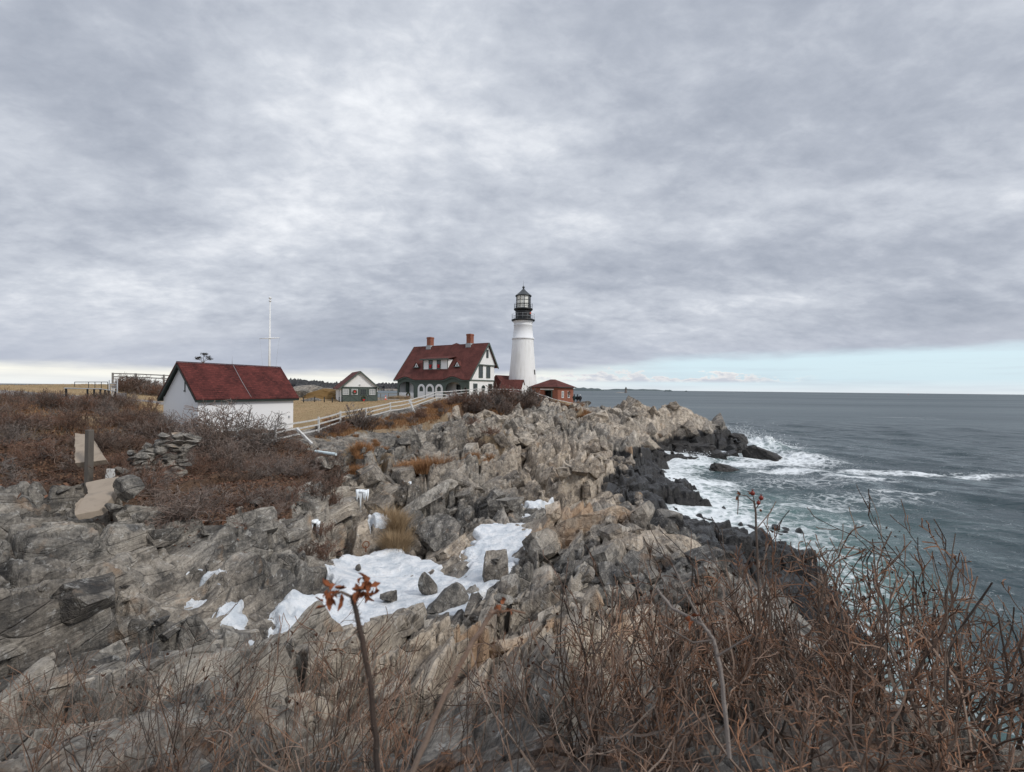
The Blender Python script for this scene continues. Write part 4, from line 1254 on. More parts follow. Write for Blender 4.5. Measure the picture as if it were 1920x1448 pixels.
# ---- keeper's house
def build_house():
    th = 0.587
    ox, oy = -23.58, 94.79
    zb = 7.75
    L, W1, W2_ = 19.497, 5.53, 3.058
    W = W1 + W2_
    ze, zr, zk = 11.53 - zb, 18.53 - zb, 13.97 - zb
    t = empty('keepers_house', 'white and green gabled house with steep red roof and two brick chimneys', 'house', (ox, oy, zb), -th)
    MW = Matrix.Translation((ox, oy, zb)) @ Matrix.Rotation(-th, 4, 'Z')
    sf = (zr - ze) / W1; sb = (zr - zk) / W2_
    x0, x1 = .75, L - .75        # gable walls
    y0, y1 = .55, W - .45        # front and back walls
    zf = lambda y: ze + sf * y
    zbk = lambda y: zk + sb * (W - y)
    # --- walls
    m = MB()
    m.box(x0, x1, y1 - .2, y1, -.6, zbk(y1) - .2)
    for xa in (x0, x1 - .2):
        m.slab([(xa, y0, -.6), (xa, y1 - .2, -.6), (xa, y1 - .2, zbk(y1 - .2) - .25), (xa, W1, zr - .2), (xa, y0, zf(y0) - .2)], (.2, 0, 0))
    # inner wall of the porches
    m.box(x0 + .2, x1 - .2, 2.3, 2.45, -.6, ze + .9)
    m.build('wall', M['white_wall'], t)
    # --- green arcade along the front
    a = MB()
    ops = [(3.35, 4.0, 1.62, 2.15, 1.25), (7.35, 1.0, 1.6, 2.05, .5), (9.55, 1.25, 1.55, 1.95, .62), (11.85, 1.0, 1.6, 2.05, .5), (15.3, 3.75, .25, 2.15, 1.2), (18.05, .75, .4, 2.0, .4)]
    ops[0] = (3.25, 4.1, .25, 2.15, 1.25)
    wall_open(a, x0, x1, 0, ze - .05, y0 - .2, y0, ops)
    a.box(x0 - .06, x1 + .06, y0 - .26, y0 - .203, ze - .28, ze - .06)
    ao = a.build('arcade', M['green_trim'], t)
    # white surrounds and green shutters of the three middle windows
    for cx, w, zl, zs, rise in ops[1:4]:
        s = MB()
        big = arch_pts(cx, w + .85, zs, rise + .42); sm = arch_pts(cx, w, zs, rise)
        for (p, q, u, v) in zip(big[:-1], big[1:], sm[:-1], sm[1:]):
            s.slab([(p[0], y0 - .203, p[1]), (q[0], y0 - .203, q[1]), (v[0], y0 - .203, v[1]), (u[0], y0 - .203, u[1])], (0, -.09, 0))
        for sg in (-1, 1):
            xa, xb = cx + sg * w / 2, cx + sg * (w / 2 + .425)
            s.box(min(xa, xb), max(xa, xb), y0 - .293, y0 - .203, .1, zs)
        s.box(cx - w / 2, cx + w / 2, y0 - .292, y0 - .204, .1, zl - .02)
        s.build('arched_surround', M['white_trim'], ao)
        g = MB(); g.slab([(q[0], y0 - .12, q[1]) for q in sm] + [(cx + w / 2, y0 - .12, zl), (cx - w / 2, y0 - .12, zl)], (0, .05, 0))
        for i in range(1, 3): g.box(cx - w / 2, cx + w / 2, y0 - .15, y0 - .12, zl + (zs + rise - zl) * i / 3 - .02, zl + (zs + rise - zl) * i / 3 + .02)
        g.box(cx - .02, cx + .02, y0 - .16, y0 - .121, zl, zs + rise * .95)
        g.build('arched_window', M['green_trim'], ao)
    # balustrade panels of the porches
    b = MB(); b.box(1.25, 5.25, y0 - .245, y0 - .03, .25, 1.3); b.build('porch_panel', M['white_wall'], t)
    b = MB(); b.box(13.5, 17.1, y0 - .245, y0 - .03, .25, 1.1); b.build('porch_panel', M['white_wall'], t)
    fl = MB(); fl.box(x0, x1, y0 - .3, 2.3, -.6, .22); fl.build('porch_floor', M['grey_block'], t)
    for cx in (3.9, 5.05, 14.9, 16.3):
        window(t, cx, 1.35, .85, 1.5, 2.3, M['green_trim'], M['glass_dark'], -1, 2, 3, .14, 'porch_window')
    po = MB(); po.box(1.7, 2.15, 1.7, 2.2, .2, ze + .2); po.box(3.35, 3.5, 2.2, 2.29, .2, ze + .2); po.build('porch_post', M['green_trim'], t)
    # --- roof: front slope with two eyebrow lifts over the big arches
    r = MB()
    nx, nv = 78, 14
    def lift(x, v):
        s = 0
        for c in (3.25, 15.3):
            q = abs(x - c) / 2.75
            if q < 1: s += .62 * (0.5 + 0.5 * math.cos(math.pi * q)) * max(0, 1 - v / .28) ** 1.6
        return s
    G = [[(L * i / nx, W1 * j / nv, zf(W1 * j / nv) + lift(L * i / nx, j / nv)) for j in range(nv + 1)] for i in range(nx + 1)]
    top = [G[i][j] for i in range(nx + 1) for j in range(nv + 1)]
    nrm = Vector((0, -sf, 1)).normalized() * .14
    bot = [tuple(Vector(p) - nrm) for p in top]
    K = nv + 1; NT_ = len(top)
    fc = []
    for i in range(nx):
        for j in range(nv):
            fc.append((i * K + j, (i + 1) * K + j, (i + 1) * K + j + 1, i * K + j + 1))
            fc.append((NT_ + i * K + j, NT_ + i * K + j + 1, NT_ + (i + 1) * K + j + 1, NT_ + (i + 1) * K + j))
        fc.append((i * K, NT_ + i * K, NT_ + (i + 1) * K, (i + 1) * K))
    for j in range(nv):
        fc.append((j, j + 1, NT_ + j + 1, NT_ + j)); e = nx * K
        fc.append((e + j, NT_ + e + j, NT_ + e + j + 1, e + j + 1))
    r.add(top + bot, fc)
    d = Vector((0, -W2_, zr - zk)).normalized(); n2 = Vector((0, d.z, -d.y)); n2 = n2 if n2.z > 0 else -n2
    r.slab([(0, W, zk), (L, W, zk), (L, W1, zr - .02), (0, W1, zr - .02)], -n2 * .14)
    # low cross ridge that shows as a bump behind the ridge line
    r.add([(9.9, W1 + .05, zr - .1), (11.3, W1 + .25, zr + .33), (12.7, W1 + .05, zr - .1), (11.3, W1 - .9, zr - 1.1)], [(0, 1, 3), (1, 2, 3), (0, 2, 1)])
    ro = r.build('roof', M['shingle_house'], t)
    # green edge under the eave following the eyebrow
    e = MB()
    for i in range(nx):
        pa, pb = G[i][0], G[i + 1][0]
        e.bar((pa[0], .06, pa[2] - .22), (pb[0], .06, pb[2] - .22), .12, .16)
    e.build('eave_board', M['green_trim'], ro)
    # green infill between arcade and lifted eave
    for cc in (3.25, 15.3):
        top = [(cc + 2.7 * i / 20, ze + lift(cc + 2.7 * i / 20, 0) * .85) for i in range(-20, 21)]
        inf = MB(); inf.slab([(q[0], y0 - .203, q[1]) for q in top] + [(cc + 2.7, y0 - .203, ze - .06), (cc - 2.7, y0 - .203, ze - .06)], (0, .08, 0))
        inf.build('arch_infill', M['green_trim'], ao)
    # --- rake boards
    for xa in (.03, L - .03):
        k = MB()
        k.bar((xa, .0, ze - .16), (xa, W1, zr - .16), .08, .30); k.bar((xa, W, zk - .16), (xa, W1, zr - .16), .08, .30)
        k.build('bargeboard', M['green_trim'], ro)
    sf_ = MB()
    sf_.bar((L - .38, .3, zf(.3) - .19), (L - .38, W1, zr - .2), .62, .04); sf_.bar((L - .38, W - .1, zk - .05), (L - .38, W1, zr - .2), .62, .04)
    sf_.build('soffit', M['dark_green'], ro)
    # --- dormer with two windows and red bows
    dz0, dz1 = zf(1.55) , zf(1.55) + 1.95
    yd = 1.62
    dx0, dx1 = 6.55, 12.75
    dm = MB()
    ytop = (dz1 - ze) / sf
    dm.slab([(dx0, yd, dz0 - .3), (dx0, yd, dz1), (dx0, ytop, dz1)], (dx1 - dx0, 0, 0))
    dm.slab([(dx0, yd - .003, dz0 - .1), (dx1, yd - .003, dz0 - .1), (dx1, yd - .003, dz1), (dx0, yd - .003, dz1)], (0, .01, 0))
    dmo = dm.build('dormer', M['white_wall'], t)
    dr = MB(); dr.slab([(dx0 - .5, yd - .55, dz1 - .02), (dx1 + .6, yd - .55, dz1 - .02), (dx1 + .6, ytop + .85, dz1 + .62), (dx0 - .5, ytop + .85, dz1 + .62)], (0, 0, .13))
    dr.build('dormer_roof', M['shingle_house'], dmo)
    dt = MB(); dt.bar((dx0 - .5, yd - .58, dz1 - .02), (dx1 + .6, yd - .58, dz1 - .02), .08, .22)
    for x in (dx0, dx1): dt.box(x - .07, x + .07, yd - .06, yd - .01, dz0 - .1, dz1 - .1)
    dt.build('dormer_trim', M['green_trim'], dmo)
    for cx in (8.45, 10.55):
        window(dmo, cx, dz0 + .12, .72, 1.55, yd - .012, M['green_trim'], M['glass_dark'], -1, 1, 2, .14)
        lb = 'red ribbon bow in the ' + ('left' if cx < 9 else 'right') + ' dormer window of the house'
        bo = MB()
        for s in (-1, 1):
            bo.slab([(0, 0, .1), (s * .26, 0, .28), (s * .28, 0, -.02)], (0, -.05, 0))
            bo.slab([(0, 0, .1), (s * .08, 0, -.42), (s * .26, 0, -.36), (s * .05, 0, .1)], (0, -.04, 0))
        bw = bo.build('ribbon_bow', M['red_bow'])
        bw.matrix_world = MW @ Matrix.Translation((cx, yd - .08, dz0 + .72))
        tag(bw, lb, 'bow', 'red bows in the dormer windows')
    # --- triangular eyebrow dormers
    for cx in (4.55, 14.95):
        zc = zf(1.75) + .72; y_ = 1.72
        q = MB()
        q.slab([(cx - .52, y_, zc - .42), (cx + .52, y_, zc - .42), (cx, y_, zc + .42)], (0, .9, 0))
        qo = q.build('triangular_dormer', M['white_trim'], t)
        g = MB(); g.slab([(cx - .24, y_ - .012, zc - .32), (cx + .24, y_ - .012, zc - .32), (cx, y_ - .012, zc + .08)], (0, .02, 0)); g.build('pane', M['glass_dark'], qo)
        k = MB()
        yb = lambda z: (z - ze) / sf
        for s in (-1, 1):
            k.slab([(cx, y_ - .12, zc + .52), (cx + s * .72, y_ - .12, zc - .42), (cx + s * .72, yb(zc - .42) + .5, zc - .42), (cx, yb(zc + .52) + .3, zc + .52)], (0, 0, .09))
        k.build('dormer_roof', M['shingle_house'], qo)
        k = MB(); k.box(cx - .8, cx + .8, y_ - .16, y_, zc - .56, zc - .43); k.build('dormer_sill', M['green_trim'], qo)
    # --- chimneys
    for cx, h in ((4.6, 1.75), (14.9, 1.85)):
        c = MB(); c.box(cx - .5, cx + .5, W1 - .5, W1 + .5, zr - 1.2, zr + h); c.box(cx - .56, cx + .56, W1 - .56, W1 + .56, zr + h - .32, zr + h - .1)
        cc = c.build('chimney', M['brick'], t)
        f = MB(); f.box(cx - .6, cx + .6, W1 - .62, W1 - .501, zr - .75, zr + .05); f.box(cx - .6, cx - .501, W1 - .5, W1 + .5, zr - .3, zr + .06); f.box(cx + .501, cx + .6, W1 - .5, W1 + .5, zr - .3, zr + .06)
        f.build('flashing', M['galv'], cc)
    # --- right gable end: stepped out bays, windows, bands
    gx = x1
    g = MB()
    yl = lambda z: (z - ze) / sf; yh = lambda z: W - (z - zk) / sb
    za = zr - 4.1
    zz0 = ze + .05
    # middle storey stands out a little, the top triangle again
    g.slab([(gx, .6, zz0), (gx, W - .55, zz0), (gx, W - .55, zbk(W - .55) - .28), (gx, yh(za) - .28, za - .18), (gx, yl(za) + .22, za - .18)], (.12, 0, 0))
    g.slab([(gx, yl(za) + .25, za), (gx, yh(za) - .25, za), (gx, W1, zr - .3)], (.35, 0, 0))
    g.build('gable_wall', M['white_wall'], t)
    k = MB(); k.box(gx + .0, gx + .40, yl(za) + .2, yh(za) - .18, za - .17, za - .003); k.box(gx + .0, gx + .17, .5, W - .4, zz0 - .2, zz0 - .003)
    for ya in (.58, W - .5): k.box(gx + .0, gx + .06, ya - .12, ya + .06, -.3, zz0 - .2)
    k.build('gable_band', M['green_trim'], t)
    window(t, W1 - .1, zr - 2.75, .5, 1.35, gx + .35, M['green_trim'], M['glass_dark'], 1, 1, 2, .1, 'gable_window', 'y')
    for cy in (W1 - 1.75, W1 + .55):
        window(t, cy, za - 2.35, .95, 1.95, gx + .12, M['green_trim'], M['glass_dark'], 1, 1, 2, .16, 'gable_window', 'y')
    for cy in (2.35, 6.9):
        window(t, cy, .9, .95, 2.1, gx, M['green_trim'], M['glass_dark'], 1, 1, 2, .14, 'ground_floor_window', 'y')
    ov = MB(); ov.torus((gx + .03, W1 - .75, 2.3), (0, 1, 0), (0, 0, 1.0), .48, .09, 24, 6)
    ovo = ov.build('oval_window', M['green_trim'], t); ov2 = MB(); ov2.slab([(gx + .005, W1 - .75 + .47 * math.cos(a), 2.3 + .47 * math.sin(a)) for a in np.linspace(0, 2 * math.pi, 20, endpoint=False)], (.02, 0, 0)); ov2.build('pane', M['glass_dark'], ovo)
    ovo.scale = (1, 1, 1)
    ft = MB(); ft.box(x0 - .05, x1 + .05, y0 - .32, y1 + .05, -1.5, -.61); ft.build('footing', M['grey_block'], t)
    wreath('wreath', 'evergreen wreath with red bow on the white porch panel of the house', tuple(MW @ Vector((3.9, y0 - .27, .85))), -th, .42, False)
    # --- rear wing whose red slope shows right of the gable
    wg = MB()
    return t, MW


house, HMW = build_house()


# ---- link building between house and tower
def build_link():
    Y = 97.0
    a = Vector(P(942.5, 712.5, Y))
    t = empty('link_building', 'low white gabled link with a red roof between house and tower', 'outbuilding', (a.x, a.y, 6.6), R(-14))
    H = a.z - 6.6
    Lr = 4.4
    m = MB(); m.slab([(0.15, -3.3, -.5), (.15, 3.0, -.5), (.15, 3.0, H - 2.9), (.15, 0, H - .12), (.15, -3.3, H - 3.05)], (Lr - .3, 0, 0))
    m.build('wall', M['white_wall'], t)
    r = MB(); gable_roof(r, -.15, Lr, -3.75, H - 3.5, 0, H, 3.75, H - 3.5, .1); r.build('roof', M['shingle_house'], t)
    f = MB()
    for s in (-1, 1): f.bar((-.17, s * 3.75, H - 3.52), (-.17, 0, H - .03), .05, .2)
    f.build('bargeboard', M['green_trim'], t)
    # ell behind the house
    c = Vector(P(931, 704, 98))
    t2 = empty('rear_ell', 'red sloping roof of the low wing behind the house gable', 'outbuilding', (c.x, c.y, 6.6), -0.587)
    H2 = c.z - 6.6
    w = MB(); w.slab([(-2.9, .2, -.5), (2.4, .2, -.5), (2.4, .2, H2 - 3.0), (-.2, .2, H2 - .2), (-2.9, .2, H2 - 2.9)], (0, 4.5, 0)); w.build('wall', M['white_wall'], t2)
    r = MB()
    r.slab([(-3.1, 0, H2 - 3.4), (-.2, 0, H2), (-.2, 5, H2), (-3.1, 5, H2 - 3.4)], Vector((-.75, 0, .66)) * .1)
    r.slab([(3.3, 0, H2 - 4.0), (-.2, 0, H2), (-.2, 5, H2), (3.3, 5, H2 - 4.0)], Vector((.75, 0, .66)) * .1)
    r.slab([(-.2, -.02, H2), (3.3, -.02, H2 - 4.0), (-3.1, -.02, H2 - 4.0)], (0, .02, 0))
    r.build('roof', M['shingle_house'], t2)


build_link()


# ---- lighthouse
def build_lighthouse():
    Y = 100.0
    cx = (980.5 - 960 + 0.011 * (640 - 724)) / F * Y
    zb = 6.6
    t = empty('lighthouse', 'tall tapering white lighthouse tower with black lantern and galleries', 'lighthouse', (cx, Y, zb), R(9))
    z = lambda w: w - zb
    m = MB()
    prof = [(3.32, -1.2), (3.27, 0), (3.12, 2.2), (2.95, z(11.6)), (2.68, z(14.2)), (2.42, z(17.2)), (2.20, z(20.25))]
    m.lathe(prof, 64)
    m.build('shaft', M['tower'], t)
    u = MB(); u.lathe([(2.20, z(20.25)), (2.33, z(20.32)), (2.36, z(20.5)), (2.33, z(20.66)), (2.16, z(20.74)), (2.0, z(22.1)), (1.92, z(23.2)), (1.98, z(23.26)), (1.98, z(23.36)), (1.92, z(23.42)), (1.94, z(23.7)), (2.05, z(23.95)), (2.2, z(24.15)), (2.2, z(24.16))], 64)
    uo = u.build('upper_shaft', M['white_plain'], t)
    sm = MB(); sm.box(1.52, 1.64, -1.12, -1.0, z(23.55), z(23.8)); sm.build('vent', M['rust'], uo)
    g = MB(); g.lathe([(1.6, z(24.16)), (2.36, z(24.17)), (2.46, z(24.3)), (2.46, z(24.48)), (2.36, z(24.52)), (1.6, z(24.52))], 48); g.build('lower_gallery', M['black_iron'], t)
    w = MB(); w.lathe([(1.64, z(24.52)), (1.64, z(26.3))], 40); w.lathe([(1.66, z(25.9)), (1.69, z(25.95)), (1.66, z(26.0))], 40); wo = w.build('watch_room', M['black_iron'], t)
    rd = MB()
    a0 = R(-42)
    rd.box(1.2, 1.45, -1.2, -.95, z(25.6), z(25.95)); rd.build('beacon', M['cone'], wo)
    g2 = MB(); g2.lathe([(1.5, z(26.3)), (1.7, z(26.31)), (1.93, z(26.5)), (1.99, z(26.6)), (1.99, z(26.78)), (1.9, z(26.82)), (1.3, z(26.83))], 48); g2.build('upper_gallery', M['black_iron'], t)
    n = 10; r = 1.50; z0, z1 = z(26.83), z(29.45)
    ca = [(r * math.cos(2 * math.pi * k / n + .3), r * math.sin(2 * math.pi * k / n + .3)) for k in range(n)]
    l = MB()
    for k in range(n):
        a, b = ca[k], ca[(k + 1) % n]
        l.tube([(a[0], a[1], z0), (a[0], a[1], z1)], .045, 6)
        for i in range(4):
            zz = z0 + (z1 - z0) * i / 3
            l.bar((a[0], a[1], zz), (b[0], b[1], zz), .05, .06 if i in (1, 2) else .12)
    lo = l.build('lantern', M['black_iron'], t)
    for k in range(n):
        a, b = ca[k], ca[(k + 1) % n]
        mx, my = (a[0] + b[0]) / 2, (a[1] + b[1]) / 2
        q = MB(); s = .965
        q.slab([(a[0] * s, a[1] * s, z0 + .06), (b[0] * s, b[1] * s, z0 + .06), (b[0] * s, b[1] * s, z1 - .06), (a[0] * s, a[1] * s, z1 - .06)], (-mx * .012, -my * .012, 0))
        # panes to the viewer's left are plain white, the rest dark glass
        ang = math.atan2(my, mx) + R(9)
        rel = (ang - R(-90) + math.pi) % (2 * math.pi) - math.pi
        q.build('pane', M['pane_white'] if rel < R(28) else M['glass_dark'], lo)
    rf = MB(); rf.lathe([(1.2, z(29.42)), (1.72, z(29.42)), (1.72, z(29.52)), (1.62, z(29.62)), (1.1, z(30.05)), (.6, z(30.5)), (.34, z(30.78)), (.30, z(30.86)), (.13, z(30.9)), (.13, z(31.02)), (.2, z(31.06)), (.16, z(31.1))], 40)
    rf.ball((0, 0, z(31.28)), .27, 16, 10)
    rf.tube([(0, 0, z(31.5)), (0, 0, z(32.75))], [.03, .012], 6)
    rf.build('roof', M['roof_iron'], t)
    for rr, zz, h, name in ((2.38, z(24.52), 1.12, 'lower_railing'), (1.92, z(26.82), .98, 'upper_railing')):
        q = MB()
        k = 14
        for i in range(k):
            a = 2 * math.pi * i / k
            q.tube([(rr * math.cos(a), rr * math.sin(a), zz), (rr * math.cos(a), rr * math.sin(a), zz + h)], .026, 5)
        for f in ((.5, 1.0) if name == 'lower_railing' else (.35, .68, 1.0)):
            q.torus((0, 0, zz + h * f), (1, 0, 0), (0, 1, 0), rr, .024, 48, 5)
        q.build(name, M['galv'] if name == 'lower_railing' else M['black_iron'], t)
    w = MB(); aa = R(-36); rr = 2.74
    c, s = math.cos(aa), math.sin(aa)
    def loc(u, v, zz): return (c * v - s * u, s * v + c * u, zz)
    w.slab([loc(-.22, rr, z(13.0)), loc(.22, rr, z(13.0)), loc(.22, rr - .08, z(14.0)), loc(-.22, rr - .08, z(14.0))], loc(0, .10, 0))
    w.build('tower_window', M['interior'], t)
    return t


build_lighthouse()


# ---- brick fog signal building
def build_brick():
    a = P(1045.6, 749.6, 93)
    t = empty('brick_building', 'low red brick building with hipped red roof beside the tower', 'outbuilding', (a[0], a[1], 7.55), R(50))
    w, l, h = 5.6, 6.4, 2.95
    # x runs along the right face, y along the left face
    m = MB(); th = .3
    m.box(0, w, 0, th, -.6, h)
    # left face (x = 0) with a doorway
    m.box(0, th, th, 1.55, -.6, h); m.box(0, th, 3.2, l, -.6, h); m.box(0, th, 1.55, 3.2, 2.15, h)
    m.box(th, w, l - th, l, -.6, h); m.box(w - th, w, th, l - th, -.6, h)
    m.box(-.05, w + .05, -.05, -.001, h - .28, h - .12); m.box(-.06, -.001, -.05, l, h - .28, h - .12)
    m.build('wall', M['brick'], t)
    r = MB(); o = .45; za, zt = h - .05, h + 1.5
    A, B, C, D = (-o, -o, za), (w + o, -o, za), (w + o, l + o, za), (-o, l + o, za); E = (w / 2, w / 2 - .2, zt); G = (w / 2, l - w / 2 + .2, zt)
    r.add([A, B, C, D, E, G], [(0, 1, 4), (1, 2, 5, 4), (2, 3, 5), (3, 0, 4, 5), (0, 3, 2, 1)])
    r.build('roof', M['shingle_house'], t)
    f = MB()
    for p, q in ((A, B), (B, C), (C, D), (D, A)): f.bar((p[0], p[1], za - .08), (q[0], q[1], za - .08), .06, .13)
    f.build('fascia', M['dark_green'], t)
    d = MB(); d.box(.02, .12, 1.2, 1.55, -.6, 2.2); d.box(-.06, -.001, 1.25, 1.55, -.5, 2.35); d.box(-.06, -.001, 1.55, 3.2, 2.15, 2.35); do = d.build('doorway', M['green_trim'], t)
    i = MB(); i.box(.9, 1.0, 1.3, 3.4, -.6, 2.3); i.build('dark_opening', M['interior'], do)
    s = MB(); s.box(-.12, -.061, .9, 4.2, h - .62, h - .42); s.build('door_lintel', M['white_trim'], t)
    for cx, lab in ((1.7, None), (3.85, 'round headed window with a dark ring')):
        wo = window(t, cx, .85, .55, 1.15, -.001, M['white_trim'], M['glass_grey'] if not lab else M['glass_dark'], -1, 1, 2, .1)
        if lab:
            wo['label'] = lab
            rg = MB(); rg.torus((cx + .05, -.09, 1.75), (1, 0, 0), (0, 0, 1), .34, .07, 20, 6); rg.build('ring', M['rust'], wo)
    p = MB(); p.box(-.5, w + 1.2, -.6, -.06, -1.6, -.35); p.box(-.5, -.06, -.06, l, -1.6, -.35); p.build('footing', M['grey_block'], t)
    return t


build_brick()


# ---- flagpole with yard
def build_flagpole():
    Y = 64.0
    b = P(504.5, 735, Y)
    zg = gz(b[0], b[1])
    top = P(504.5, 566, Y)[2]
    H = top - zg
    t = empty('flagpole', 'tall white flagpole with a cross yard behind the shed', 'flagpole', (b[0], b[1], zg), R(20))
    m = MB(); m.tube([(0, 0, -.2), (0, 0, H * .45), (0, 0, H)], [.17, .14, .07], 10)
    m.build('pole', M['flag_white'], t)
    c = MB(); c.lathe([(.02, H), (.16, H + .03), (.16, H + .2), (.03, H + .24)], 12); c.ball((0, 0, H + .5), .18); c.tube([(0, 0, H + .2), (0, 0, H + .4)], .05, 6); c.build('finial', M['flag_white'], t)
    zy = P(504.5, 634.5, Y)[2] - zg
    y = MB(); y.tube([(-1.2, -.1, zy - .1), (0, -.1, zy), (1.2, -.1, zy + .12)], [.05, .08, .05], 8); y.build('yard', M['flag_white'], t)
    for s in (-1, 1):
        h = MB(); h.tube([(s * 1.18, -.1, zy + s * .1), (s * 1.18 * .72, -.05, zy - 3.2), (s * .5, 0, 1.2)], .012, 4); h.build('halyard', M['galv'], t)
    return t


build_flagpole()
# ------------------------------------------------------------------ fences, posts, walls, small things
def on_ground(px, py, Y, up=0.0):
    """world point under that pixel at that distance, dropped to the ground"""
    p = P(px, py, Y)
    return Vector((p[0], p[1], gz(p[0], p[1]) + up))


def rail_fence(name, label, posts, h, mat, nr=3, pw=0.13, rw=(0.06, 0.12), lean=None, skip=(), post_extra=0.08, fixz=None):
    """posts: world points on the ground; rails run post to post, each post and each rail a part"""
    t = empty(name, label, 'fence', posts[0])
    o = Vector(posts[0])
    rs = np.random.default_rng(len(posts) * 7 + int(h * 10))
    tops = []
    for i, p in enumerate(posts):
        p = Vector(p) - o
        hh = h + post_extra + rs.normal() * 0.03
        dx = Vector((rs.normal() * .03, rs.normal() * .03, 0))
        if lean and i in lean: dx = Vector(lean[i])
        if i not in skip:
            m = MB(); m.bar(p + Vector((0, 0, -.35)), p + dx + Vector((0, 0, hh)), pw, pw, (0.3, 1, 0)); po = m.build('post', mat, t, 0.012)
            if lean and i in lean: po['label'] = 'post leaning far over'
        tops.append((p, dx))
    for i in range(len(posts) - 1):
        a, b = tops[i][0], tops[i + 1][0]
        for k in range(nr):
            f = (k + 0.75) / (nr - 0.12) * h
            ja, jb = rs.normal() * .025, rs.normal() * .025
            mid = (a + b) / 2 + Vector((0, 0, f + rs.normal() * .02 - .015))
            m = MB()
            m.bar(a + Vector((0, 0, f + ja)), mid, rw[0], rw[1]); m.bar(mid, b + Vector((0, 0, f + jb)), rw[0] * .98, rw[1] * .98)
            m.build('rail', mat, t)
    return t


# white rail fence climbing from the shed to the tower
wf = [(345, 846, 28.0), (395, 843, 28.8), (445, 838, 29.6), (517, 832, 30.6), (560, 822, 32.2), (598, 812, 35.5), (638, 798, 40), (685, 786, 44.5), (732, 776, 49.5), (775, 766, 54), (818.7, 750, 61), (855, 746, 64), (892, 743, 67), (928, 743, 69.5), (962, 743, 72), (997, 746, 75), (1009, 751, 77.5),
      (1028, 757, 80.5), (1046.5, 763, 83), (1070, 767, 84.5), (1093, 770, 85.5)]
pts = []
for px, py, Y in wf:
    p = Vector(P(px, py, Y))
    g = gz(p.x, p.y)
    pts.append(Vector((p.x, p.y, 0.8 * p.z + 0.2 * g)))
rail_fence('white_rail_fence', 'white three rail fence with leaning posts climbing from shed to lighthouse', pts, 1.12, M['fence_white'], 3, .115, (.05, .105), {9: (-.35, .1, .0)}, (4,))
# two fallen / leaning spare posts
for a, b, lab in (((556, 804, 31.6), (585, 833, 31.0), 'white post lying slanted against the fence beside the shed corner'), ((767, 751, 52.5), (777.5, 774, 52.2), 'white post tilted against the fence rails near the grey bush')):
    pa, pb = Vector(P(*a)), Vector(P(*b))
    m = MB(); m.bar(pa, pb, .15, .15, (0.2, 1, 0.1)); tag(m.build('leaning_post', M['fence_white'], None, .015), lab, 'post')


# timber fence on the mound at the far left
fp = [on_ground(211, 735, 60), on_ground(254, 735, 60), on_ground(307, 735, 60), on_ground(352, 738, 62)]
zt = [P(211, 699, 60)[2], P(254, 700, 60)[2], P(307, 702.5, 60)[2], P(352, 705, 62)[2]]
t = empty('timber_fence', 'grey two rail timber fence on the bank behind the shed', 'fence', fp[0])
for p, z in zip(fp, zt):
    m = MB(); m.bar(p - fp[0] + Vector((0, 0, -.4)), Vector((p.x - fp[0].x, p.y - fp[0].y, z - fp[0].z)), .17, .17, (.2, 1, 0)); m.build('post', M['fence_grey'], t, .015)
for i in range(3):
    for dz in (-.1, -.5):
        m = MB(); m.bar((fp[i].x - fp[0].x, fp[i].y - fp[0].y, zt[i] + dz - fp[0].z), (fp[i + 1].x - fp[0].x, fp[i + 1].y - fp[0].y, zt[i + 1] + dz - fp[0].z), .07, .13); m.build('rail', M['fence_grey'], t)

# steel railing and gate posts at the left edge
def steel_rail():
    o = on_ground(158, 770, 38)
    t = empty('steel_railing', 'steel top railing on dark posts over brown brush at the left', 'railing', o)
    ptz = [(120, 728, 36), (158, 729, 38), (190, 729.5, 39.5), (205, 732, 40), (218, 734, 40.5)]
    q = [Vector(P(*p)) - o for p in ptz]
    m = MB(); m.tube(q, .045, 6); m.build('top_rail', M['galv'], t)
    for px, y0, y1, Y in ((124, 729, 772, 36.3), (164, 730, 768, 38.2), (176.5, 730, 767, 38.8), (188, 730, 762, 39.3), (197, 731, 758, 39.7), (204, 732, 756, 40), (216, 734, 752, 40.4)):
        a, b = Vector(P(px, y0, Y)) - o, Vector(P(px, y1, Y)) - o
        g = gz(b.x + o.x, b.y + o.y) - o.z
        m = MB(); m.bar(Vector((a.x, a.y, min(b.z, g) - .2)), a, .09, .09, (0, 1, 0)); m.build('post', M['black_iron'], t)
    return t


steel_rail()
o = on_ground(212, 742, 45)
t = empty('steel_gate', 'galvanised steel gate with two posts beside the concrete block', 'gate', o)
for px, yt in ((205, 713), (220, 713)):
    a = Vector(P(px, yt, 45)) - o
    m = MB(); m.tube([(a.x, a.y, -.4), (a.x, a.y, a.z)], .05, 8); m.build('gate_post', M['galv'], t)
a, b = Vector(P(205, 715, 45)) - o, Vector(P(220, 715, 45)) - o
for i, dz in enumerate((-.25, -.45, -.65)):
    m = MB(); m.bar((a.x, a.y, a.z + dz), (b.x, b.y, b.z + dz), .05, .09); m.build('gate_bar', M['galv'], t)
m = MB(); c = Vector(P(212, 740, 45)) - o
for px in (210, 214):
    q = Vector(P(px, 735, 45)) - o; m.bar((q.x, q.y, q.z - .5), (q.x, q.y, q.z + .4), .12, .04)
m.build('notice_board', M['flag_white'], t)
# pipe railing of the far path
o = on_ground(180, 735, 52)
t = empty('pipe_railing', 'thin dark pipe railing seen against the pale sky at the left', 'railing', o)
q = [Vector(P(px, 716.5, 52)) - o for px in (140, 166, 178, 190, 202)]
m = MB(); m.tube(q, .035, 6); m.build('top_rail', M['black_iron'], t)
for k in q:
    m = MB(); m.tube([(k.x, k.y, -.4), k], .03, 6); m.build('post', M['black_iron'], t)

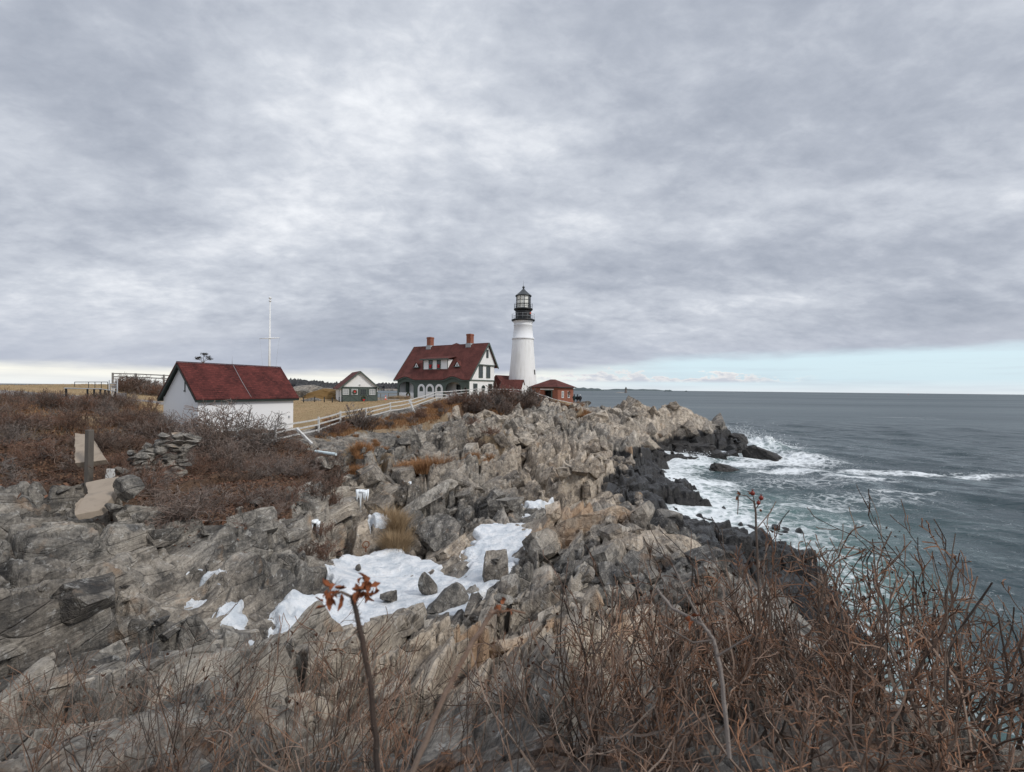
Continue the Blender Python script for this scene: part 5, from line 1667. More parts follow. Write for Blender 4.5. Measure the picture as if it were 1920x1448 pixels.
# concrete block, path edge
p = on_ground(225, 748, 44); zt_ = P(225, 737, 44)[2]
m = MB(); m.box(-.35, .4, -.3, .3, -.5, zt_ - p.z); o = m.build('concrete_block', M['grey_block'], None, .03); o.location = p; o.rotation_euler = (0, 0, .2)
tag(o, 'grey concrete block at the end of the steel railing', 'block')

# row of short black bollards on the lawn
for i, (px, py) in enumerate(((569, 754), (590, 753.5), (608, 752.5), (623, 752), (636, 751), (641.5, 751.5))):
    Y = 70 if i < 4 else 71.5
    q = P(px, py, Y); g = gz(q[0], q[1])
    t = empty('bollard', 'short black bollard in the row along the far edge of the lawn', 'bollard', (q[0], q[1], g), 0, 'bollards along the lawn edge')
    m = MB(); m.tube([(0, 0, -.2), (0, 0, .68)], [.075, .075], 8); m.build('shaft', M['black_iron'], t)
    m = MB(); m.lathe([(.002, .68), (.09, .685), (.09, .74), (.04, .80), (.002, .81)], 8); m.build('cap', M['black_iron'], t)

# orange cone
q = P(723, 748, 80); g = gz(q[0], q[1])
t = empty('traffic_cone', 'orange traffic cone with a white band between garage and house', 'cone', (q[0], q[1], g))
m = MB(); m.box(-.2, .2, -.2, .2, 0, .04); m.lathe([(.15, .04), (.105, .25)], 16); m.lathe([(.065, .45), (.03, .74), (.002, .74)], 16); m.build('body', M['cone'], t)
m = MB(); m.lathe([(.106, .25), (.066, .45)], 16); m.build('band', M['white_trim'], t)

# weathered fence closing the yard between garage and house
yp = [P(705, 748, 86), P(714, 748, 87), P(728.5, 748, 88), P(745, 748, 94), P(775, 748, 108)]
yp = [Vector((q[0], q[1], 7.7)) for q in yp]
rail_fence('yard_fence', 'low grey weathered fence between garage and house against the water', yp, 1.25, M['fence_grey'], 2, .14, (.06, .12))

# rubble outcrop and mulch heap beyond the lawn
# pale pipe among the rocks
a, b = Vector(P(591, 846.5, 28.6)), Vector(P(630, 852, 27.8))
t = empty('plastic_pipe', 'pale blue length of plastic pipe lying on the rocks below the fence', 'pipe', tuple(a))
d = (b - a); g1 = gz(a.x, a.y); g2 = gz(b.x, b.y)
m = MB(); d = Vector((b.x - a.x, b.y - a.y, b.z - a.z)); m.tube([(0, 0, 0), d * .5, d], [.085, .088, .09], 14, False); m.tube([d, d * .03], [.07, .07], 14, True)
m.build('barrel', M['pipe'], t)
u = d.normalized(); s1 = u.cross(Vector((0, 0, 1))).normalized()
m = MB(); m.torus(d, s1, s1.cross(u), .088, .014, 20, 6); m.build('rim', M['grey_block'], t)

# old wooden post and broken concrete slabs at the left edge
q = on_ground(166, 880, 15.2)
top = P(167, 806, 15.2)
m = MB(); m.bar((0, 0, -.5), (.02, 0, top[2] - q.z), .17, .17, (.2, 1, 0)); o = m.build('wooden_post', M['post_wood'], None, .02); o.location = q
tag(o, 'old grey square wooden post standing in front of the upper concrete slab', 'post')


def slab_thing(name, label, px_poly, down, mat, cat):
    """flat broken slab: outline on its own tilted plane, given real thickness"""
    v = [Vector(P(*q)) for q in px_poly]
    c = sum(v, Vector()) / len(v)
    m = MB(); rs = np.random.default_rng(len(name) + int(c.x * 10) % 97)
    pts = []
    for i in range(len(v)):
        a, b = v[i] - c, v[(i + 1) % len(v)] - c
        k = max(2, int((b - a).length / .12))
        for j in range(k):
            p = a.lerp(b, j / k)
            if j: p = p + Vector((rs.normal(), rs.normal(), rs.normal() * .5)) * .010
            pts.append(p)
    m.slab(pts, Vector(down))
    o = m.build(name, mat, None, .012); o.location = c
    tag(o, label, cat); return o


slab_thing('concrete_slab', 'large tan broken concrete slab tilted beside the pale boulder', [(160, 905, 14.2), (222, 893, 14.6), (208, 935, 13.4), (196, 948, 13.0), (185, 957, 12.7), (140, 966, 12.2), (140, 945, 12.6), (165, 925, 13.6)], (0.02, 0.10, -.16), M['concrete'], 'slab')
slab_thing('concrete_slab', 'pale triangular concrete slab behind the wooden post', [(140, 812, 16.6), (168, 815, 16.6), (199, 862, 15.6), (168, 866, 15.4), (140, 868, 15.2)], (0, .12, -.16), M['concrete'], 'slab')
slab_thing('broken_board', 'white weathered board end standing behind the tan slab', [(199, 878, 15.2), (214, 879, 15.2), (214, 900, 14.8), (197, 900, 14.8)], (0, .05, -.02), M['pale_wood'], 'board')


# ------------------------------------------------------------------ loose rocks
def rock_mesh(seed, sub=3, cuts=9, rough=.03, el=(1, 1, 1)):
    rs = np.random.default_rng(seed)
    import bmesh
    bm = bmesh.new(); bmesh.ops.create_icosphere(bm, subdivisions=sub + 1, radius=1.0)
    v = np.array([q.co[:] for q in bm.verts]); f = np.array([[w.index for w in q.verts] for q in bm.faces]); bm.free()
    for k in range(cuts):
        n = rs.normal(size=3); n /= np.linalg.norm(n); d = .40 + .42 * rs.random()
        v = v - np.maximum(v @ n - d, 0)[:, None] * n
    v = v + (rough * np.array([fbm(v[:, 0] * 3 + 9, v[:, 1] * 3 + v[:, 2] * 2, seed, 3), fbm(v[:, 1] * 3, v[:, 2] * 3 + v[:, 0] * 2, seed + 3, 3), fbm(v[:, 2] * 3, v[:, 0] * 3 - v[:, 1] * 2, seed + 5, 3)]).T)
    return v * np.array(el), f


def rock(name, label, px, py, Y, size, seed, mat='boulder', el=(1, 1, .7), rot=(0, 0, 0), sink=.25, cat='boulder', group=None, z=None, cuts=9, attrs=None):
    v, f = rock_mesh(seed, 4 if mat == 'wet_rock' else 3, cuts, .15 if mat == 'wet_rock' else .07, el)
    o = link_mesh(name, np_mesh(name, v * size, f, M['rock'] if attrs else M[mat], False, {k: np.full(len(v), q) for k, q in attrs.items()} if attrs else None))
    p = P(px, py, Y)
    zz = gz(p[0], p[1]) + size * el[2] * (1 - 2 * sink) * .5 if z is None else z
    o.location = (p[0], p[1], zz); o.rotation_euler = rot
    tag(o, label, cat, group)
    return o


def at_px(o, px, py, Y):
    o.location = P(px, py, Y); return o


at_px(rock('boulder', 'pale angular boulder leaning beside the tan concrete slab', 235, 920, 13.6, .62, 5, el=(.75, .8, .78), rot=(.3, .5, .4)), 236, 922, 13.6)
at_px(rock('boulder', 'bluish grey flat stone in the dead leaves below the tan slab', 260, 968, 12.6, .26, 11, el=(1, .7, .7), rot=(.5, .1, .3)), 262, 967, 12.6)
at_px(rock('boulder', 'small grey stone under the front edge of the tan slab', 215, 952, 12.9, .24, 12, el=(1.1, .7, .5), rot=(.2, .3, .3)), 215, 952, 12.9)
at_px(rock('boulder', 'dark grey block standing at the left end of the stone wall', 226, 883, 15.6, .24, 13, el=(1.1, .8, .7)), 226, 882, 15.4)
# block with the little cairn in the snow
def cairn_block():
    p = Vector(P(928, 1098, 15.9))
    m = MB()
    t = empty('rock_block', 'upright squared rock block with orange front face standing in snow', 'rock', (p.x, p.y, p.z - .25), R(8))
    v = [(-.42, -.3, 0), (.42, -.35, 0), (.5, .45, 0), (-.45, .42, 0), (-.36, -.2, 1.0), (.40, -.18, 1.02), (.46, .5, 1.30), (-.28, .5, 1.26)]
    q = MB(); q.add(v, [(0, 3, 2, 1), (4, 5, 6, 7), (0, 1, 5, 4), (1, 2, 6, 5), (2, 3, 7, 6), (3, 0, 4, 7)])
    o = q.build('block', M['boulder'], t, .03)
    s = o.modifiers.new('s', 'SUBSURF'); s.subdivision_type = 'SIMPLE'; s.levels = s.render_levels = 4
    tx = bpy.data.textures.new('rough', 'CLOUDS'); tx.noise_scale = .25
    d = o.modifiers.new('d', 'DISPLACE'); d.texture = tx; d.strength = .10
    return p


cairn_block()
for i, (px, py, Y, s, lab) in enumerate(((930, 1052, 15.75, .17, 'pale flat pebble at the bottom of the cairn on the rock block'), (935, 1047.5, 15.75, .11, 'smaller white pebble on top of the cairn on the rock block'), (924, 1049, 15.9, .08, 'tiny grey pebble beside the cairn on the rock block'))):
    at_px(rock('pebble', lab, px, py, Y, s, 40 + i, el=(1, .8, .42), cat='pebble', mat='boulder' if i == 2 else 'boulder'), px, py, Y)
at_px(rock('boulder', 'large grey wedge of rock standing in front of the snow', 838, 1130, 14.0, .78, 21, el=(.85, .8, .95), rot=(.25, .3, .5)), 836, 1135, 14.0)
at_px(rock('boulder', 'dark jagged rock poking out of the middle of the snow', 803, 1098, 15.4, .48, 22, el=(.6, .7, 1.05), rot=(.1, -.3, .2)), 802, 1100, 15.4)
at_px(rock('boulder', 'small grey rock half buried in the lower snow field', 730, 1117, 15.0, .36, 23, el=(.9, .8, .75), rot=(.3, .2, .9)), 730, 1120, 15.0)
at_px(rock('boulder', 'rounded grey boulder at the foot of the wedge rock', 820, 1180, 12.6, .65, 24, el=(1.0, .9, .8), rot=(.2, .1, .2)), 822, 1180, 12.4)
at_px(rock('boulder', 'flat tan stone lying on the striated ridge', 950, 1124, 11.2, .30, 25, el=(1.0, .7, .36), rot=(.1, .2, .1)), 950, 1124, 11.0)
at_px(rock('boulder', 'reddish brown stone alone on the upper snow', 673, 1066, 18.0, .19, 26, el=(.7, .7, .9)), 673, 1066, 18.0)
at_px(rock('boulder', 'small dark stone at the lower snow edge below the wedge rock', 870, 1165, 13.2, .22, 27), 870, 1166, 13.0)
# big outcrops
at_px(rock('outcrop', 'broad dark overhanging outcrop behind the orange grass', 850, 905, 29.5, 2.1, 31, el=(1.35, .8, .55), rot=(.15, .28, .25), cat='outcrop', cuts=12), 850, 903, 30.2)
at_px(rock('outcrop', 'rounded fractured grey mound above the snow', 825, 1000, 22, 1.3, 32, el=(1.0, 1.0, .9), rot=(.2, .1, .3), cat='outcrop', cuts=13), 828, 1010, 21.8)
at_px(rock('outcrop', 'weathered tan ledge jutting over a dark hollow at the right', 1225, 1030, 16.5, 1.7, 33, el=(1.25, .85, .40), rot=(-.1, .12, -.3), cat='outcrop', cuts=13, attrs={'tan': 1.0}), 1228, 1030, 16.8)
at_px(rock('outcrop', 'broad rounded orange and cream outcrop just right of the snow', 1110, 990, 20.5, 1.75, 37, el=(1.5, 1.0, .62), rot=(.1, -.25, -.25), cat='outcrop', cuts=14, attrs={'tan': 1.0, 'orange': .52}), 1108, 1000, 20.4)
at_px(rock('outcrop', 'grey lichen covered outcrop beside the brown mulch heap', 580, 738, 84, 3.2, 34, el=(1.1, .9, .62), cat='outcrop', cuts=11), 577, 741, 84)
at_px(rock('outcrop', 'low pale rock in front of the mulch heap on the lawn', 578, 750, 73, 1.2, 35, el=(1.5, .8, .45), cat='outcrop'), 580, 751, 73)
v, f = rock_mesh(36, 4, 0, .14, (1, 1, 1))
o = link_mesh('mulch_heap', np_mesh('mulch_heap', v * np.array([4.2, 3.0, 2.5]), f, M['mulch'], True)); q = P(608, 753, 82); o.location = (q[0] + .3, q[1], q[2] - .5)
tag(o, 'smooth brown heap of mulch left of the garage', 'heap')
# sea rocks
at_px(rock('sea_rock', 'long tilted black rock ringed by surf off the point', 1435, 868, 70, 3.2, 51, 'wet_rock', el=(1.3, .62, .50), rot=(.12, .36, -.35), cat='rock', cuts=14), 1434, 864, 72)
at_px(rock('sea_rock', 'low black rock awash in the middle of the cove', 1355, 885, 60, 3.0, 52, 'wet_rock', el=(1.25, .8, .42), rot=(0, .18, -.5), cat='rock', cuts=14), 1356, 884, 61)
at_px(rock('sea_rock', 'dark wedge shaped rock at the foot of the headland', 1300, 850, 75, 3.3, 53, 'wet_rock', el=(1.15, .8, .74), rot=(.1, .25, -.3), cat='rock', cuts=14), 1302, 848, 76)
at_px(rock('sea_rock', 'jagged black rock at the outermost tip of the point', 1395, 832, 85, 2.1, 54, 'wet_rock', el=(1.2, .8, .8), rot=(.1, .35, -.2), cat='rock', cuts=14), 1388, 828, 86)
at_px(rock('sea_rock', 'pale square rock beyond the end of the white fence', 1098, 757, 92, 1.2, 55, 'boulder', el=(1, .8, .9), cat='rock', cuts=10), 1099, 757, 92)


# dry stone retaining wall half hidden by brambles
def stone_wall():
    o = on_ground(290, 900, 21.0)
    t = empty('stone_wall', 'tumbled dry stone wall with orange lichen among brambles', 'wall', o)
    rs = np.random.default_rng(61)
    vs, fs, k = [], [], 0
    a, b = Vector(P(236, 890, 20.6)), Vector(P(334, 890, 21.6))
    for row in range(10):
        x = -.1; Lw = (b - a).length
        while x < Lw:
            w = .28 + .55 * rs.random()
            if not (row > 5 and x < Lw * (.10 * (row - 5))):
                v, f = rock_mesh(700 + k % 37, 2, 16, .08, (w * .66, .38, .12 + .12 * rs.random()))
                p = a.lerp(b, (x + w / 2) / Lw) + Vector((rs.normal() * .03, .05 * row + rs.normal() * .05, row * .19 + rs.normal() * .025 - .1)) - o
                M3 = np.array(Matrix.Rotation(rs.normal() * .13, 3, 'Y') @ Matrix.Rotation(rs.normal() * .2 - .1, 3, 'Z'))
                vs.append(v @ M3.T + np.array(p)); fs.append(f + sum(len(q) for q in vs[:-1])); k += 1
            x += w * .82
    ob = link_mesh('stones', np_mesh('stones', np.concatenate(vs), np.concatenate(fs), M['boulder'], False), t)


stone_wall()

# rusty ring bolt in the slab
q = P(686, 1026, 19.4)
m = MB(); m.torus((0, 0, .1), (1, 0, 0), (0, .5, .8), .13, .022, 20, 6); m.tube([(0, 0, -.2), (0, 0, .05)], .03, 6); o = m.build('ring_bolt', M['rust'], None)
o.location = q
tag(o, 'rusty iron ring bolt set in the pale slab above the snow', 'ring')


# icicles hanging from ledges
def icicles(label, px, py, Y, w, h, n, seed):
    c = Vector(P(px, py, Y)); rs = np.random.default_rng(seed)
    m = MB()
    for i in range(n):
        x = (i / max(1, n - 1) - .5) * w + rs.normal() * .03
        L = h * (.35 + .75 * rs.random()); r = .03 + .035 * rs.random()
        m.tube([(x, -.05, .18 + rs.normal() * .03), (x + rs.normal() * .02, -.10, -.1 * L), (x + rs.normal() * .02, -.12, -.55 * L), (x, -.12, -L)], [r * 1.5, r * 1.3, r * .75, .008], 7)
    v, f = rock_mesh(seed, 2, 3, .12, (w * .62, .22, .15)); m.add(v * np.array([.8, 1, .7]) + np.array([0, .02, .10]), f, True)
    o = m.build('icicle_cluster', M['ice'], None); o.location = c
    tag(o, label, 'icicles')


icicles('broad curtain of white icicles on the dark ledge above the cleft', 680, 925, 23.0, .5, .75, 7, 81)
icicles('thin frozen trickle hanging from the ledge left of the cleft', 591, 983, 19.3, .35, .75, 4, 82)
icicles('small lump of ice at the left end of the dark outcrop', 764, 908, 28.5, .3, .45, 3, 83)


# ------------------------------------------------------------------ people by the brick building
def person(label, px, py, Y, coat, hat, face, seed):
    """standing figure seen from far off: one continuous skinned body, clothing and hair as parts"""
    p = P(px, py, Y)
    t = empty('person', label, 'person', (p[0], p[1], p[2]), face)
    me = bpy.data.meshes.new('body')
    J = [((0, 0, .95), .15), ((0, 0, 1.2), .155), ((0, 0, 1.42), .15), ((0, -.01, 1.52), .065), ((0, -.02, 1.60), .095), ((0, -.02, 1.70), .10), ((0, -.02, 1.78), .06),
         ((-.2, 0, 1.42), .075), ((-.27, .02, 1.15), .06), ((-.22, -.12, .95), .05), ((-.19, -.18, .88), .04),
         ((.2, 0, 1.42), .075), ((.27, .02, 1.15), .06), ((.22, -.12, .95), .05), ((.19, -.18, .88), .04),
         ((-.10, 0, .85), .11), ((-.11, -.01, .48), .075), ((-.11, .02, .08), .055), ((-.12, -.15, .05), .045),
         ((.10, 0, .85), .11), ((.11, -.02, .48), .075), ((.12, .02, .08), .055), ((.13, -.15, .05), .045)]
    E_ = [(0, 1), (1, 2), (2, 3), (3, 4), (4, 5), (5, 6), (2, 7), (7, 8), (8, 9), (9, 10), (2, 11), (11, 12), (12, 13), (13, 14), (0, 15), (15, 16), (16, 17), (17, 18), (0, 19), (19, 20), (20, 21), (21, 22)]
    me.from_pydata([j[0] for j in J], E_, [])
    me.materials.append(M['trousers'])
    o = link_mesh('body', me, t)
    sk = o.modifiers.new('skin', 'SKIN')
    for d, j in zip(me.skin_vertices[0].data, J): d.radius = (j[1], j[1] * .85)
    me.skin_vertices[0].data[0].use_root = True
    o.modifiers.new('sub', 'SUBSURF').render_levels = 2
    c = MB(); c.lathe([(.24, .72), (.235, .95), (.215, 1.2), (.215, 1.38), (.12, 1.5), (.10, 1.56)], 16)
    for s in (-1, 1): c.tube([(s * .18, 0, 1.42), (s * .29, .02, 1.14), (s * .235, -.13, .95)], [.10, .085, .075], 10)
    c.build('coat', coat, t)
    h = MB(); h.ball((0, -.005, 1.715), .125, 12, 8, 1.05); h.build('hat' if hat is M['hat_white'] else 'hair', hat, t)
    f = MB(); f.ball((0, -.075, 1.66), .075, 10, 7, 1.2); f.ball((0, -.155, 1.65), .018, 6, 4); f.build('face', M['skin'], t)
    return t


person('person in a dark green coat beside the brick building', 1076.5, 757.5, 91, M['coat_green'], M['hair'], 2.6, 1)
person('person in a black coat with dark hair between two companions', 1082.5, 757.5, 91.3, M['coat_black'], M['hair'], 3.3, 2)
person('person in a black coat wearing a white hat at the fence end', 1087.5, 758, 91, M['coat_black'], M['hat_white'], 2.9, 3)
# ------------------------------------------------------------------ plants
class Twigs:
    """bare branches as thin three- or four-sided tubes, collected as arrays"""
    def __init__(s, seed, sides=3):
        s.rs = np.random.default_rng(seed); s.V = []; s.F = []; s.T = []; s.K = []; s.n = 0; s.k = sides; s.tips = []

    def tube(s, pts, rad, tone):
        pts = np.asarray(pts); n = len(pts); k = s.k
        d = np.gradient(pts, axis=0); d /= np.linalg.norm(d, axis=1, keepdims=True) + 1e-9
        e = np.cross(d, np.array([0.21, 0.37, 0.9])); e /= np.linalg.norm(e, axis=1, keepdims=True) + 1e-9
        g = np.cross(d, e)
        a = 2 * np.pi * np.arange(k) / k
        r = np.asarray(rad)[:, None, None]
        v = pts[:, None, :] + r * (np.cos(a)[None, :, None] * e[:, None, :] + np.sin(a)[None, :, None] * g[:, None, :])
        s.V.append(v.reshape(-1, 3))
        i, j = np.meshgrid(np.arange(n - 1), np.arange(k), indexing='ij'); jn = (j + 1) % k
        s.F.append((np.stack([i * k + j, i * k + jn, (i + 1) * k + jn, (i + 1) * k + j], -1).reshape(-1, 4)) + s.n)
        s.T.append(np.full(n * k, tone)); s.K.append(np.full(n * k, s.rs.random())); s.n += n * k

    def branch(s, p, d, L, r, lev, p_):
        rs = s.rs
        n = max(3, int(p_['seg'] * (1 if lev == 0 else .6)))
        d = np.array(d, float); d /= np.linalg.norm(d)
        pts = [np.array(p, float)]; dirs = [d.copy()]
        for i in range(n):
            d = d + rs.normal(size=3) * p_['crook'] + np.array([0, 0, p_['up'] * (1 if lev < 2 else .6)])
            d /= np.linalg.norm(d)
            pts.append(pts[-1] + d * L / n); dirs.append(d.copy())
        rad = np.linspace(r, max(r * .45, p_['rmin']), n + 1)
        s.tube(pts, rad, min(1.0, .1 + .35 * lev + .25 * rs.random()))
        if lev >= p_['lev']:
            s.tips.append((pts[-1], dirs[-1])); return
        nc = rs.integers(*p_['kids'][lev])
        for c in range(nc):
            t = p_['from'] + (1 - p_['from']) * rs.random()
            i = min(n - 1, int(t * n)); q = pts[i] + (pts[i + 1] - pts[i]) * (t * n - i)
            ax = rs.normal(size=3); ax -= ax.dot(dirs[i]) * dirs[i]; ax /= np.linalg.norm(ax) + 1e-9
            an = R(rs.uniform(*p_['ang']))
            dd = dirs[i] * math.cos(an) + ax * math.sin(an)
            s.branch(q, dd, L * rs.uniform(*p_['len']) * (1 - .35 * t), max(rad[i] * .62, p_['rmin']), lev + 1, p_)

    def mesh(s, name, mat):
        return np_mesh(name, np.concatenate(s.V), np.concatenate(s.F), mat, False, {'tone': np.concatenate(s.T), 'pick': np.concatenate(s.K)})


def bush_mesh(name, seed, mat, h=1.0, stems=7, spread=.45, r=.008, lev=2, base=.12, lean=.5, **kw):
    p_ = dict(seg=8, crook=.16, up=.05, rmin=.0022, kids=[(4, 8), (3, 6), (2, 4)], ang=(22, 58), len=(.32, .62), lev=lev)
    p_['from'] = .22
    p_.update(kw)
    t = Twigs(seed)
    for i in range(stems):
        a = t.rs.random() * 6.28; b = base * math.sqrt(t.rs.random()); l = lean * t.rs.random()
        t.branch((b * math.cos(a), b * math.sin(a), -.12), (math.cos(a) * l, math.sin(a) * l, 1), h * t.rs.uniform(.65, 1.08), r * t.rs.uniform(.75, 1.2), 0, p_)
    return t.mesh(name, mat), t


def put(name, me, loc, sc, rz, label, cat, group=None, tilt=(0, 0)):
    o = link_mesh(name, me); o.location = loc; o.scale = (sc[0], sc[0], sc[1]) if hasattr(sc, '__len__') else (sc, sc, sc)
    o.rotation_euler = (tilt[0], tilt[1], rz)
    return tag(o, label, cat, group)


prs = np.random.default_rng(2024)
ROSE = [bush_mesh('rose_bush', 900 + i, M['rose_twig'], 1.3, 4, .4, .0105, 2, .18, .45, kids=[(3, 6), (2, 5), (1, 3)], crook=.20, rmin=.0034, ang=(22, 55), len=(.28, .55), seg=10) for i in range(9)]
SPARSE = [bush_mesh('rose_stems', 950 + i, M['rose_twig'], 1.2, 3, .3, .0070, 2, .14, .5, kids=[(2, 5), (1, 4), (1, 2)], crook=.18, rmin=.0025, ang=(18, 48)) for i in range(6)]
CANE = [bush_mesh('brier_cane', 970 + i, M['rose_twig'], 1.3, 1, .1, .0065, 2, .02, .25, kids=[(4, 7), (1, 3), (1, 2)], crook=.09, rmin=.0018, ang=(18, 42), len=(.18, .38)) for i in range(5)]

# height of the thicket against the picture, measured along the frame
TOPX = [0, 160, 300, 420, 500, 620, 750, 860, 950, 1050, 1150, 1250, 1340, 1400, 1450, 1500, 1570, 1650, 1700, 1765, 1920]
TOPY = [1200, 1190, 1165, 1150, 1125, 1110, 1195, 1180, 1160, 1085, 1050, 1075, 1010, 985, 950, 985, 990, 945, 955, 970, 980]
cand = []
for i in range(64):      # right hand thicket
    px = 1000 + 920 * prs.random() ** .9
    Y = 2.5 + 3.6 * prs.random()
    cand.append((px, Y, np.interp(px, TOPX, TOPY) + 130 * prs.random() ** 1.4, 'R'))
for i in range(16):
    px = 980 + 930 * prs.random(); Y = 1.5 + 1.0 * prs.random()
    cand.append((px, Y, max(1150, np.interp(px, TOPX, TOPY) + 190) + 150 * prs.random(), 'R'))
for i in range(52):      # left, sparse
    px = 20 + 960 * prs.random(); Y = 2.3 + 3.2 * prs.random()
    cand.append((px, Y, np.interp(px, TOPX, TOPY) + 120 * prs.random(), 'L'))
for i in range(26):
    px = 20 + 960 * prs.random(); Y = 1.5 + .9 * prs.random()
    cand.append((px, Y, 1270 + 110 * prs.random(), 'L'))
for (px, Y, top, side) in cand:
    p = P(px, top, Y); g = gz(p[0], p[1]); h = p[2] - g
    if h < .3: continue
    h = min(h, 2.3)
    lst = ROSE if side == 'R' else SPARSE
    me, tw = lst[prs.integers(len(lst))]
    k = h / 1.32
    if side == 'R':
        put('rose_bush', me, (p[0], p[1], g), (max(.75, k * .95), k), prs.random() * 6.28, 'bare thorny rose bush in the dense thicket along the lower right cliff edge', 'bush', 'bare rose bushes of the right hand thicket')
    else:
        put('rose_bush', me, (p[0], p[1], g), (max(.6, k), k), prs.random() * 6.28, 'sparse bare rose stems in front of the rocks at the lower left', 'bush', 'sparse rose stems at the lower left')
for i in range(34):
    px = 900 + 950 * prs.random() if i < 22 else 200 + 700 * prs.random(); Y = 2.2 + 3.2 * prs.random()
    top = np.interp(px, TOPX, TOPY) - 45 + 70 * prs.random()
    p = P(px, top, Y); g = gz(p[0], p[1]); h = min(p[2] - g, 2.2)
    if h < .5: continue
    me, tw = CANE[prs.integers(len(CANE))]; k = h / 1.3
    put('brier_cane', me, (p[0], p[1], g), (k, k), prs.random() * 6.28, 'single reddish upright cane standing among the foreground rose bushes', 'cane', 'upright canes in the foreground', (prs.normal() * .08, prs.normal() * .08))


# dead leaves and hips: leaf = small folded diamond
def add_leaf(m, p, rs, L, w):
    """withered leaf: a folded strip with an oval outline, curled lengthwise"""
    n = 6; q = []; ang = rs.uniform(-.5, .2); c = np.zeros(3); curl = rs.normal() * .55; fold = .4 + .9 * rs.random()
    for i in range(n + 1):
        u = i / n; ww = w * (math.sin(math.pi * min(1, u * .94 + .05)) ** .8 + .04) * (1 + .15 * rs.normal())
        q += [c + np.array([0, ww, ww * fold]), c.copy(), c + np.array([0, -ww, ww * fold * (1 + .3 * rs.normal())])]
        c = c + np.array([math.cos(ang), 0, math.sin(ang)]) * L / n; ang += curl
    M3 = np.array(Matrix.Rotation(rs.random() * 6.28, 3, 'Z') @ Matrix.Rotation(rs.normal() * .9, 3, 'Y') @ Matrix.Rotation(rs.normal() * .9, 3, 'X'))
    q = np.array(q) @ M3.T + np.array(p)
    f = []
    for i in range(n): f += [(3 * i, 3 * i + 1, 3 * i + 4, 3 * i + 3), (3 * i + 1, 3 * i + 2, 3 * i + 5, 3 * i + 4)]
    m.add(q, f, True)


# ---- close stems: the out-of-focus one with orange leaves, the one with red hips, and the thick grey branch
def hero(name, label, path, rad, leaves, hips, twigs=(), seed=1, mat='rose_twig'):
    o = Vector(P(*path[0]))
    t = empty(name, label, 'stem', tuple(o))
    rs = np.random.default_rng(seed)
    m = Twigs(seed, 8)
    pts = [np.array(Vector(P(*q)) - o) for q in path]
    fine = []
    for a, b in zip(pts[:-1], pts[1:]):
        for i in range(6): fine.append(a + (b - a) * i / 6 + rs.normal(size=3) * rad * .12)
    fine.append(pts[-1])
    m.tube(fine, np.linspace(rad, rad * .7, len(fine)), .35)
    for i in range(len(fine) * 5):          # thorns
        j = rs.integers(len(fine) - 1); p = fine[j] + (fine[j + 1] - fine[j]) * rs.random(); d = rs.normal(size=3); d /= np.linalg.norm(d)
        m.tube([p, p + d * rad * 1.5, p + d * rad * 2.2], [rad * .16, rad * .09, rad * .02], .8)
    for q in twigs:
        tp = [np.array(Vector(P(*k)) - o) for k in q]
        m.tube(tp, np.linspace(rad * .5, rad * .3, len(tp)), .6)
    link_mesh('stem', m.mesh('stem', M[mat]), t)
    for (q, n, L) in leaves:
        l = MB(); c = np.array(Vector(P(*q)) - o)
        for i in range(n): add_leaf(l, c + rs.normal(size=3) * L * .2, rs, L * rs.uniform(.6, 1.1), L * .17)
        l.build('dead_leaf', M['orange_leaf'], t)
    for (q, r) in hips:
        h = MB(); c = Vector(P(*q)) - o; h.ball(c, r, 12, 8, 1.1)
        for i in range(5): a = i * 1.256; h.tube([c + Vector((0, 0, r)), c + Vector((math.cos(a) * r * .6, math.sin(a) * r * .6, r * 1.9))], [r * .14, .0004], 4)
        h.build('rose_hip', M['hip'], t)
    return t


hero('rose_plant', 'thick blurred rose stem with curled orange leaves right in front of the snow', [(712, 1480, .86), (695, 1290, .86), (676, 1180, .87), (660, 1118, .88)], .0056,
     [((622, 1112, .88), 10, .030), ((615, 1130, .88), 7, .026), ((684, 1104, .88), 13, .032), ((696, 1107, .88), 8, .026)], [], [[(660, 1120, .88), (640, 1110, .88), (622, 1118, .88)], [(660, 1118, .88), (676, 1106, .88), (690, 1104, .88)]], 3)
hero('rose_plant', 'thick blurred stem slanting up to a brown bud below the cairn rock', [(760, 1480, .95), (835, 1300, .98), (880, 1215, 1.0), (922, 1150, 1.02), (940, 1142, 1.02)], .0060,
     [((940, 1140, 1.02), 3, .03)], [], [[(922, 1150, 1.02), (960, 1144, 1.03), (985, 1150, 1.03)]], 5)
hero('rose_plant', 'tall straight rose stem with red hips rising over the surf', [(1424, 1260, 3.0), (1424, 1150, 3.0), (1420, 1040, 3.0), (1417, 960, 3.0), (1414, 940, 3.0)], .0075,
     [((1384, 931, 3.0), 3, .045), ((1427, 958, 3.0), 2, .04), ((1400, 926, 3.0), 1, .04)], [((1411, 925, 3.0), .014), ((1427, 934, 3.0), .014), ((1422, 943, 3.0), .012)],
     [[(1414, 942, 3.0), (1400, 930, 3.0), (1386, 928, 3.0)], [(1416, 950, 3.0), (1413, 935, 3.0), (1411, 926, 3.0)], [(1416, 955, 3.0), (1424, 944, 3.0), (1427, 935, 3.0)], [(1384, 929, 3.0), (1384, 945, 3.0), (1383, 965, 3.0)], [(1420, 990, 3.0), (1445, 960, 3.0), (1455, 940, 3.0)]], 7)
